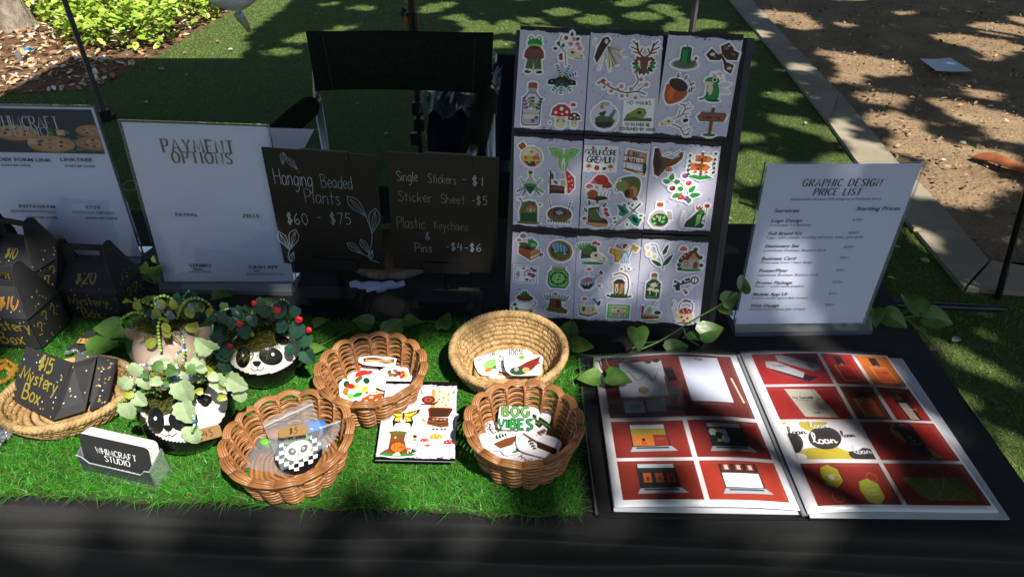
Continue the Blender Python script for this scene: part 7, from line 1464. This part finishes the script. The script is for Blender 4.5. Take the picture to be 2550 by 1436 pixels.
def q4(a,x0,y0,x1,y1,c,sk=0): a.p([(x0,y0),(x1,y0),(x1+sk,y1),(x0+sk,y1)],c,h=False)
def ph_stat(a,w):
    q4(a,-.74*w,.25,-.10*w,.80,'b7bcc8',0);q4(a,.18*w,-.55,.78*w,.93,'c9cede');a.e(-.42*w,-.28,.09*w,.13,'8a7a3a',h=False);q4(a,-.8*w,-.36,-.12*w,.42,'d3d7e2');a.e(-.46*w,-.16,.075*w,.12,'9b8c4a',h=False)
    a.o(*a.T[:3]);q4(a,-.78*w,-.86,-.50*w,-.50,'d5d9e4');q4(a,-.46*w,-.84,-.2*w,-.48,'bcc8c0');a.s([(.88*w,.25),(.93*w,-.55)],.05,'cdbfa8',h=False);a.s([(-.03*w,.55),(.0*w,.1)],.2,'1a1214',h=False);a.e(-.02*w,-.28,.07*w,.10,'20242e',h=False)
    for x,y in((-.52,.88),(-.3,.78),(-.18,.8)): a.e(x*w,y,.08,.07,'2a1013',h=False)
    a.hand('loan',.42*w,.8,.09,'6b6450',.1);a.s([(-.6*w,.4),(-.5*w,.15),(-.35*w,.38),(-.3*w,.1),(-.2*w,.4)],.02,'a09070',curve=1,h=False);a.hand('loan',-.68*w,-.72,.12,'8a7a3a',.1)
def laptop(a,w,inner):
    a.p([(-.62*w,.82),(.55*w,.86),(.60*w,-.42),(-.62*w,-.46)],'17171a',h=False); inner(a,w); a.p([(-.62*w,-.46),(.60*w,-.42),(.78*w,-.68),(-.72*w,-.72)],'aab4bd',h=False);a.p([(-.50*w,-.48),(.50*w,-.46),(.54*w,-.55),(-.52*w,-.56)],'3c4046',h=False)
def in1(a,w): q4(a,-.58*w,.58,.52*w,.80,'cfd6de');q4(a,-.58*w,.22,.53*w,.58,'a59a34');q4(a,-.58*w,-.38,.10*w,.22,'d07a2a');q4(a,.10*w,-.38,.55*w,.22,'9a2a18');a.r(-.3*w,-.35,-.14*w,-.15,'c9521f',h=False);a.r(-.27*w,-.12,-.17*w,.02,'2a0d08',h=False);a.hand('Product',.2*w,-.05,.08,'c98a6a',.12)
def in2(a,w):
    q4(a,-.58*w,.60,.52*w,.82,'cfd6de');q4(a,-.58*w,-.38,.55*w,.60,'1a1c20');q4(a,-.56*w,-.2,.0*w,.5,'b9a83c')
    for x,y,c in((-.45,.3,'e8e8ea'),(-.12,.3,'e8e8ea'),(-.28,.12,'1a1a1c'),(-.5,-.05,'1a1a1c'),(-.1,-.05,'e8e8ea')): a.e(x*w,y,.13*w,.2,c,h=False)
def in3(a,w):
    q4(a,-.58*w,.62,.52*w,.82,'cfd6de');q4(a,-.58*w,-.38,.55*w,.62,'1b1a1b')
    for x,c in((-.46,'c9601f'),(-.1,'b0561f'),(.24,'c9421a')): q4(a,x*w,-.15,(x+.24)*w,.35,c); a.e((x+.12)*w,.05,.05*w,.12,'7a3010',h=False)
def in4(a,w):
    q4(a,-.58*w,.34,.52*w,.82,'3a2420');q4(a,-.58*w,-.38,.54*w,.34,'f0f1f3')
    for x in(-.4,-.02,.34): q4(a,(x-.12)*w,.48,(x+.12)*w,.8,'a3261a'); a.r((x-.06)*w,.52,(x+.06)*w,.76,'e6ddcc',h=False)
def ph_box(a,w):
    a.p([(-.62*w,-.1),(.30*w,-.85),(.7*w,-.55),(.3*w,-.4),(-.1*w,-.2)],'2a1014',h=False);a.p([(-.68*w,.5),(-.72*w,.1),(.2*w,-.62),(.32*w,-.3),(-.35*w,.45)],'c3c4c8',h=False);a.p([(-.3*w,.85),(-.15*w,.92),(.8*w,.25),(.85*w,-.1),(.6*w,-.2),(-.3*w,.5)],'aeb2ba',h=False);a.s([(-.25*w,.55),(.6*w,-.1)],.02,'8a8a90',h=False);a.hand('Product',-.5*w,.1,.14,'4a4a50',.1);a.hand('loan',0,.35,.2,'8a8a90',.06)
def ph_perf(g_,cap,body):
    def f(a,w):
        a.p([(-.62*w,.25),(.55*w,.25),(.68*w,-.85),(-.5*w,-.85)],body,h=False);a.p([(-.48*w,.12),(.42*w,.12),(.52*w,-.7),(-.38*w,-.7)],g_,h=False);a.r(-.28*w,.3,.2*w,.85,cap,h=False);a.r(-.12*w,.2,.08*w,.34,'8a8078',h=False);a.hand('Product',-.3*w,-.2,.13*w*1.4,'4a1a10',.1);a.s([(-.55*w,.22),(-.42*w,-.82)],.03,'f2c9a8',h=False);a.s([(-.45*w,-.78),(.6*w,-.78)],.035,'f0b890',h=False)
    return f
def ph_doc(a,w): a.p([(-.5*w,.85),(.35*w,.80),(.62*w,-.9),(-.28*w,-.85)],'cfcabb',h=False);a.p([(.22*w,.80),(.35*w,.80),(.62*w,-.9),(.42*w,-.88)],'b9b4a4',h=False);a.hand('My Succesd',-.38*w,.22,.16,'K',.14,sp=.1);a.hand('of The Second',-.34*w,.06,.08,'K',.1,sp=.1);a.hand('loan',-.02*w,-.72,.16,'K',.08);a.s([(.2*w,.75),(.3*w,.2),(.2*w,-.1),(.38*w,-.6)],.015,'6a6a60',curve=1,h=False);a.e(.32*w,-.2,.1*w,.3,'cfcabb',h=False)
def ph_pump(a,w): a.p([(-.42*w,.25),(.36*w,.25),(.5*w,-.98),(-.3*w,-.98)],'2a1a1c',h=False);a.p([(-.28*w,.05),(.22*w,.05),(.33*w,-.95),(-.18*w,-.95)],'c9b8a8',h=False);a.r(-.2*w,.25,.14*w,.5,'c9a92a',h=False);a.r(-.06*w,.5,.04*w,.72,'c9a92a',h=False);a.p([(-.25*w,.72),(.35*w,.68),(.35*w,.8),(-.2*w,.85)],'c9a92a',h=False);a.hand('Product',-.2*w,-.4,.14,'f0e8e0',.1)
def ph_loan(a,w):
    for x,y,rx,ry,c,ro in((-.95,.75,.35,.3,'b9a83c',0),(-.62,.45,.55,.52,'e9e7ea',-.3),(-.15,.8,.42,.38,'b9a832',-.3),(.55,.65,.45,.4,'e9e7ea',.2),(-1.0,-.2,.30,.6,'2b2424',-.3),(-.5,-.75,.45,.35,'b9a83c',.2),(.05,-.75,.42,.4,'b9a832',-.2),(.75,-.75,.4,.35,'2b2424',.2),(-.95,-.85,.2,.2,'e9e7ea',0),(.55,.0,.42,.6,'e9e7ea',-.3),(-.05,.1,.42,.62,'2b2626',-.35)):
        t_=np.linspace(0,2*math.pi,26,endpoint=False); X=x+rx*np.cos(t_)*math.cos(ro)-ry*np.sin(t_)*math.sin(ro);Y=y+rx*np.cos(t_)*math.sin(ro)+ry*np.sin(t_)*math.cos(ro); a.p(np.column_stack([np.clip(X,-.99,.99)*w,np.clip(Y,-.98,.98)]),c,h=False)
    def lo(x,y,k,c,wd=.05):
        for pts in ([(0,.1),(.25,.6),(.3,1.0),(.15,1.0),(.1,.3),(.3,.0),(.45,.15)],[(.6,.35),(.45,.3),(.45,.0),(.7,.0),(.7,.3),(.6,.35),(.85,.25)],[(1.1,.3),(.9,.35),(.85,.05),(1.05,.0),(1.15,.35),(1.15,.05),(1.3,.1)],[(1.3,.1),(1.35,.35),(1.35,.0),(1.4,.3),(1.6,.3),(1.6,.05),(1.8,.15)]): a.s([(x+p*k,y+q*k) for p,q in pts],wd,c,curve=1,h=False)
    lo(-.40*w,-.18,.52,'f4f2f2',.05); lo(-.95*w,.3,.40,'1a1a1a',.035); lo(.42*w,.15,.30,'1a1a1a',.035); lo(-.3*w,.62,.4,'f0efef',.03); lo(.5*w,-.72,.38,'e8e8e8',.035)
def ph_hang(a,w): a.p([(-.32*w,.6),(-.18*w,.85),(.0*w,.7),(.6*w,-.85),(.3*w,-.98),(-.3*w,.3)],'c2a62a',h=False);a.e(-.15*w,.62,.07*w,.14,RD,h=False);a.p([(-.12*w,.9),(.0,1.0),(.25*w,1.0),(.35*w,.85),(.38*w,-.88),(-.05*w,-.72)],'241c1c',h=False);a.e(.13*w,.72,.12*w,.2,'8a2016',h=False);a.hand('Do',.10*w,.12,.12,'c9c0b8',.1,align=.5);a.hand('Not',.12*w,-.06,.12,'c9c0b8',.1,align=.5);a.hand('Disturb',.14*w,-.24,.12,'c9c0b8',.1,align=.5)
def ph_keys(a,w):
    for x,y,k,c in((-.38,.3,.42,'b8b02a'),(.42,-.45,.46,'a9b03a')): a.p([((x+k*.75*px_)*w,y+k*1.25*py) for px_,py in((-.5,.9),(.15,1.15),(.75,.7),(.75,-.4),(.1,-1.0),(-.6,-.75),(-.75,.2))],c,h=False)
    a.s([((-.38+.22*math.cos(t_))*w*1.0,.28+.14*math.sin(t_)) for t_ in np.linspace(0,6.28,16)],.02,'e8e6a8',h=False);a.e(-.38*w,.28,.08*w,.12,'e9e8d8',h=False);a.s([((-.45+.13*math.cos(t_))*w,-.65+.24*math.sin(t_)) for t_ in np.linspace(0,6.28,16)],.03,'c9701f',h=False);a.s([((.62+.13*math.cos(t_))*w,.28+.2*math.sin(t_)) for t_ in np.linspace(0,6.28,16)],.02,'c9702f',h=False);a.hand('Success',.42*w,-.4,.12,'dfe0b8',.1,align=.5);a.hand('Product',.42*w,-.6,.12,'dfe0b8',.1,align=.5)
def ph_pouch(a,w):
    a.s([(-.45*w,.4),(-.2*w,.7),(.1*w,.6),(.3*w,.4)],.08,'6a2414',curve=1,h=False);a.p([(-.75*w,.3),(.6*w,.28),(.85*w,-.5),(.75*w,-.8),(-.4*w,-.78),(-.55*w,-.6)],'8f9a2c',h=False);a.p([(.3*w,.28),(.6*w,.28),(.85*w,-.5),(.75*w,-.8),(.55*w,-.8)],'7a8426',h=False)
    for pts in([(-.6,.3),(-.45,-.3),(-.35,-.75)],[(-.1,.3),(-.05,-.3),(-.12,-.78)],[(.3,.3),(.0,-.4),(-.35,-.78)],[(.1,-.78),(.45,-.4),(.7,-.78)]): a.s([(x*w,y) for x,y in pts],.035,'c9cf9a',curve=1,h=False)
page(lp,[(.05,.955,.018,.475,ph_stat,'6f2a22'),(.05,.49,.50,.73,lambda a,w:laptop(a,w*.85,in1),RD),(.52,.955,.50,.73,lambda a,w:laptop(a,w*.85,in2),RD),(.05,.49,.75,.965,lambda a,w:laptop(a,w*.85,in3),'87260f'),(.52,.955,.75,.965,lambda a,w:laptop(a,w*.85,in4),'a53018')],'')
page(rp,[(.067,.51,.012,.245,ph_box,'a81f1c'),(.535,.745,.012,.245,ph_perf('a3261e','2c1a1a','b8452f'),'a81f1c'),(.772,.985,.012,.245,ph_perf('d8652c','241a18','d98a4a'),'c9701f'),(.067,.51,.262,.485,ph_doc,'9c1f16'),(.535,.745,.262,.485,ph_perf('d9742a','241a1a','d07a34'),'7a2c18'),(.772,.985,.262,.485,ph_pump,'a81f16'),(.067,.51,.50,.73,ph_loan,'e9e7ea'),(.535,.985,.50,.73,ph_hang,'a3231a'),(.067,.51,.748,.968,ph_keys,'8f2a1a'),(.535,.985,.748,.968,ph_pouch,'a3301a')],'')
g=G()
for i in range(6): a_=P(1837+i*1.2,884,TZ+.014-.001*i);b_=P(2000+i*2.2,1282,TZ+.014-.001*i); g.tube([a_,b_],.0018,5)
g.build('spine_fold',M('grey_spine',(.20,.21,.24),.35),binder)
# ================================================================ leafy garlands
POTH=M('pothos_leaf',(.035,.11,.02),.3,.5,col2=(.14,.26,.05),nscale=38,bump=.3,bscale=120,bdist=.001)
STEM=M('vine_stem',(.07,.16,.03),.5)
def garland(label,stempx,leaves,base):
    t=thing('ivy_garland',label,'artificial vine',P(*base,TZ),'green leaf garlands on the table')
    for pts in stempx:
        p=cr([P(u,v,z) if y is None else PY(u,v,y) for u,v,z,y in pts],6); G().tube(p,.0013,6).build('stem',STEM,t,smooth=True)
    for u,v,z,s_,an,tl_,*y in leaves:
        c=P(u,v,z) if not y else PY(u,v,y[0]); d=[math.cos(an),math.sin(an)*.8,math.sin(an)*.35+RNG.uniform(-.15,.1)]; leaf3(t,c-nrm(d)*s_*.45,s_*.86,d,[tl_*.5+RNG.uniform(-.5,.5),-.45+RNG.uniform(-.4,.4),1],POTH,'heart',bend=RNG.uniform(.12,.5))
    return t
z_=TZ+.012
garland('green leaf garland trailing between the standing box and the fawn planter',[[(300,655,TZ+.05,None),(340,680,TZ+.05,None),(370,700,TZ+.03,None),(420,712,TZ+.01,None),(560,735,TZ+.01,None)],[(330,850,TZ+.02,None),(290,840,TZ+.03,None),(250,850,TZ+.03,None)]],
 [(362,672,TZ+.05,.030,-.9,.2),(385,682,TZ+.05,.036,-1.3,.1),(398,640,TZ+.05,.028,1.2,.1),(262,816,TZ+.025,.050,3.3,.0),(258,862,TZ+.03,.055,.35,.1),(338,872,TZ+.03,.045,-1.6,.2),(348,800,TZ+.03,.035,2.5,.1),(555,735,TZ+.02,.04,.3,.1),(300,830,TZ+.02,.035,-.5,.0),(560,920,TZ+.02,.035,-1.2,.2)],(340,700))
garland('green leaf garland along the back edge of the grass mat behind the wicker basket',[[(770,870,z_,None),(800,858,z_,None),(900,812,z_,None),(985,800,z_,None),(1090,800,z_,None)]],[(785,868,z_+.01,.040,.3,.2),(985,812,z_+.02,.048,1.0,.3),(1030,800,z_+.01,.035,.1,.1),(900,800,z_+.01,.04,2.9,.1),(1110,795,z_+.015,.04,1.4,.2),(800,800,z_+.01,.03,.5,0)],(950,810))
garland('long green leaf garland crossing below the display board to the binder corner',[[(1415,870,z_,None),(1440,880,z_,None),(1490,888,TZ+.03,None),(1560,880,TZ+.03,None),(1640,850,TZ+.035,None),(1720,800,TZ+.05,None),(1790,760,TZ+.07,None),(1835,725,TZ+.09,None)],[(1480,888,TZ+.03,None),(1478,915,TZ+.025,None),(1470,935,TZ+.025,None)],[(1506,888,TZ+.03,None),(1514,910,TZ+.03,None),(1530,925,TZ+.03,None)],[(1700,812,TZ+.045,None),(1712,840,TZ+.03,None),(1740,860,TZ+.015,None)],[(1640,850,TZ+.035,None),(1600,855,TZ+.02,None),(1570,870,TZ+.015,None)]],
 [(1455,860,TZ+.025,.040,-.1,.1),(1463,940,TZ+.025,.040,3.1,.1),(1545,942,TZ+.032,.045,-.35,.1),(1590,845,TZ+.05,.045,-1.5,.4),(1690,865,TZ+.02,.045,.4,0),(1775,822,TZ+.04,.050,.4,.2),(1718,838,TZ+.03,.03,3.2,.1),(1822,740,TZ+.08,.038,.6,.4),(1850,700,TZ+.10,.042,1.35,.6),(1812,772,TZ+.06,.030,-.8,.3),(1405,850,TZ+.02,.03,2.5,.1),(1420,815,TZ+.02,.045,1.4,.3)],(1600,860))
garland('green leaf garland hanging over the right edge of the table beside the price list',[[(2160,790,TZ+.02,None),(2200,778,TZ+.02,None),(2250,790,TZ+.02,None),(2300,830,TZ+.0,None),(2325,865,TZ-.03,None)],[(2240,785,TZ+.02,None),(2265,770,TZ+.02,None),(2290,745,TZ+.03,None)],[(2250,790,TZ+.02,None),(2290,785,TZ+.02,None),(2320,795,TZ+.01,None)]],
 [(2180,790,TZ+.02,.042,-1.7,.3),(2232,798,TZ+.015,.050,-.7,.1),(2268,748,TZ+.03,.055,1.9,.2),(2340,795,TZ+.01,.058,-.3,.1),(2300,828,TZ+.0,.03,-1.0,.1),(2150,800,TZ+.015,.03,2.6,.1)],(2240,790))
# ================================================================ small things
def chain(name,pts,r,mat,label,cat,var=.5):
    g=G(); p=cr(pts,14)
    for i,q in enumerate(p): g.ball(q+RNG.normal(0,.0012,3),r*(1+var*RNG.uniform(-1,1)),k=6,m=4)
    o=g.build(name,mat); return tag(o,label,cat)
chain('gold_garland',[P(u,v,TZ+.015) for u,v in((-20,905),(10,898),(38,912),(30,935),(0,950),(-20,925),(8,915),(35,925))],.0028,M('gold_bead',(.75,.42,.08),.3,metal=.7),'tangle of small gold beads lying on the mat at the left photo edge','bead garland')
chain('silver_garland',[P(u,v,TZ+.015) for u,v in((-15,1120),(12,1085),(28,1062),(18,1040),(-5,1050),(5,1075),(-12,1100))],.0035,M('silver_tinsel',(.8,.8,.85),.2,metal=.9),'silver sequin garland on the mat beside the left seagrass basket','bead garland')
chain('silver_chain',[P(u,v,TZ+.02) for u,v in((165,878),(185,872),(200,880),(215,876),(232,872))],.0018,MATS['silver_tinsel'],'short silver chain below the black card with kraft sticker','chain')
g=G(); g.tube(cr([PY(u,v,1.16) for u,v in((305,462),(322,450),(340,456),(335,472),(312,474),(308,458),(330,450),(345,462))],8),.0014,5); o=g.build('wire_coil',M('beige_wire',(.4,.37,.32),.6)); tag(o,'loose coil of thin beige wire between the two left signs','wire')
# papers and leaves on the ground
q=Quad(P(2330,178,.04),P(2420,179,.012),P(2290,148,.03),P(2365,146,.012),.216,.28,curlx=.006); g=G(); q.sheet(g,None,8,6,.0008); o=g.build('paper_sheet',M('pale_blue_paper',(.66,.76,.82),.6)); tag(o,'pale blue sheet of paper lying on the dry dirt','paper')
bp=[P(2430,380,.03),P(2470,383,.045),P(2520,400,.05),P(2580,420,.03)]; t=thing('bark_piece','long orange brown piece of fallen bark on the dirt at the right','bark',P(2490,400,0)); g=G(); V=[];Fs=[];m=12
pp=cr(bp,4)
for i,p in enumerate(pp):
    w_=.05*math.sin(math.pi*(i+.6)/(len(pp)+.3))**.7
    for j in range(7): a_=math.pi*(j/6); V.append(p+np.array([.02*math.cos(a_),w_*math.cos(a_),w_*.45*math.sin(a_)-.02]))
n=len(pp); Fs=[(i*7+j,i*7+j+1,(i+1)*7+j+1,(i+1)*7+j) for i in range(n-1) for j in range(6)]; g.add(V,Fs); g.add([v-[0,0,.004] for v in V],[f[::-1] for f in Fs]); g.build('curled_bark',M('orange_bark',(.42,.14,.05),.7,.3,col2=(.25,.08,.03),nscale=15,bump=.5),t,smooth=True)
DRY={'tan':M('dry_leaf_tan',(.52,.40,.24),.7,col2=(.4,.28,.14),nscale=30),'white':M('dry_leaf_pale',(.72,.68,.52),.6),'orange':M('dry_leaf_orange',(.50,.17,.05),.6),'grey':M('dry_leaf_grey',(.30,.27,.22),.7)}
def gl(u,v,s_,an,m_,label,z=.018,nm='fallen_leaf'):
    c=P(u,v,z); t=leaf3(None,c,s_,[math.cos(an),math.sin(an),.08],[RNG.uniform(-.4,.4),RNG.uniform(-.3,.3),1],DRY[m_],'petal',nm,bend=.3); tag(t,label,'leaf','fallen leaves on the ground')
def leaf_free(*a): pass
for row in ((2329,309,.055,.2,'white','pale rounded fallen leaf on sunlit dirt left of the orange bark'),(2355,312,.04,2,'tan','tan fallen leaf touching the pale one on sunlit dirt'),(2330,392,.05,1.0,'orange','curled dark orange leaf on the dirt just above the price list corner'),(2345,398,.04,.1,'white','small pale leaf beside the curled one above the price list corner'),(2275,575,.075,.2,'tan','long tan leaf lying on the turf beside the kerb, right of the price list'),(2290,645,.06,-.5,'tan','slim tan leaf on the dark turf right of the price list'),(2208,688,.05,-.6,'tan','small leaf on turf near the right edge of the price list'),(2228,614,.04,0,'tan','tiny leaf on the turf by the price list right edge'),(2390,352,.06,-1.1,'grey','thin grey curled twig-like leaf on the sunlit dirt'),(2315,870,.07,.1,'tan','tan leaf on the turf beyond the right table corner'),(2372,848,.06,.4,'grey','grey leaf on the turf right of the table'),(1803,543,.06,-.1,'grey','grey leaf on the turf edge left of the price list'),(2468,600,.05,.3,'grey','round grey leaf on the shaded dirt'),(1832,62,.05,.2,'orange','orange leaf on the turf beside the kerb far up, left one'),(1862,64,.045,.5,'orange','orange leaf on the turf touching the kerb far up, right one'),(648,116,.07,.8,'orange','orange leaf on the sunlit turf at the back'),(538,103,.05,1.0,'orange','small orange leaf near the turf and bed corner'),(567,123,.06,.1,'white','white leaf on the sunlit turf strip at the back'),(733,106,.06,.4,'tan','tan leaf on dappled turf left of the chair back'),(455,132,.05,.8,'orange','brown leaf on turf close to the mulch edge'),(782,35,.05,.4,'tan','pale leaf on the shaded turf at the top, above the chair'),(1134,62,.06,.3,'white','pale leaf on sunlit turf right of the pole'),(1255,110,.05,-.5,'tan','tan leaf on sunlit turf right of the chair back'),(390,172,.09,.05,'tan','long tan leaf at the tent shadow edge'),(460,188,.05,.9,'tan','tiny pale leaf in the tent shadow'),(357,253,.06,-.4,'tan','tan leaf on shaded turf above the payment sign'),(955,334,.05,.5,'tan','tan leaf on shaded turf seen under the chair back'),(887,258,.045,.6,'tan','small tan leaf on shaded turf left of the pole'),(1910,232,.05,.1,'grey','grey leaf on the shaded turf near the kerb'),(1935,306,.04,.5,'tan','small tan leaf on the shaded turf by the kerb'),(2005,307,.04,.9,'tan','small pale leaf on the turf just left of the kerb')):
    u,v,s_,an,m_,lb=row
    gl(u,v,s_,an,m_,lb)
# hanging ornament close to the lens
yo=1.15; oc=PY(573,-32,yo); t=thing('hanging_ornament','milky translucent hanging ornament with a beaded tail at the top of the picture','ornament',oc)
MILK=M('milky_glass',(.62,.64,.68),.15,.6,trans=.25)
g=G(); V=[];k=20
rows_=[(.0,.030),(-.012,.036),(-.022,.033),(-.030,.022),(-.036,.008)]
for z,r in [(.05,.012),(.03,.026)]+rows_:
    for j in range(k): a_=2*math.pi*j/k; f_=1+.08*math.sin(a_*3+z*60); V.append(oc+np.array([r*1.15*f_*math.cos(a_),r*.7*f_*math.sin(a_),z]))
g.add(V,[(i*k+j,i*k+(j+1)%k,(i+1)*k+(j+1)%k,(i+1)*k+j) for i in range(6) for j in range(k)]+[tuple(range(6*k,7*k))[::-1]]); g.build('bell',MILK,t,smooth=True)
g=G(); g.tube([PY(588,30,yo),PY(598,42,yo),PY(612,62,yo),PY(621,80,yo)],[.007,.0075,.0055,.003],10); g.build('tail_drop',M('tail_drop',(.30,.24,.17),.35,col2=(.22,.3,.2),nscale=60),t,smooth=True)
g=G(); g.ball(PY(602,40,yo-.006),.0045,k=10,m=6); g.build('blue_bead',M('blue_bead',(.15,.4,.7),.2),t)
g=G(); g.tube([oc+[0,0,.05],oc+[0,.0,.85]],.0008,5); g.build('cord',MATS['grey_cord'],t)
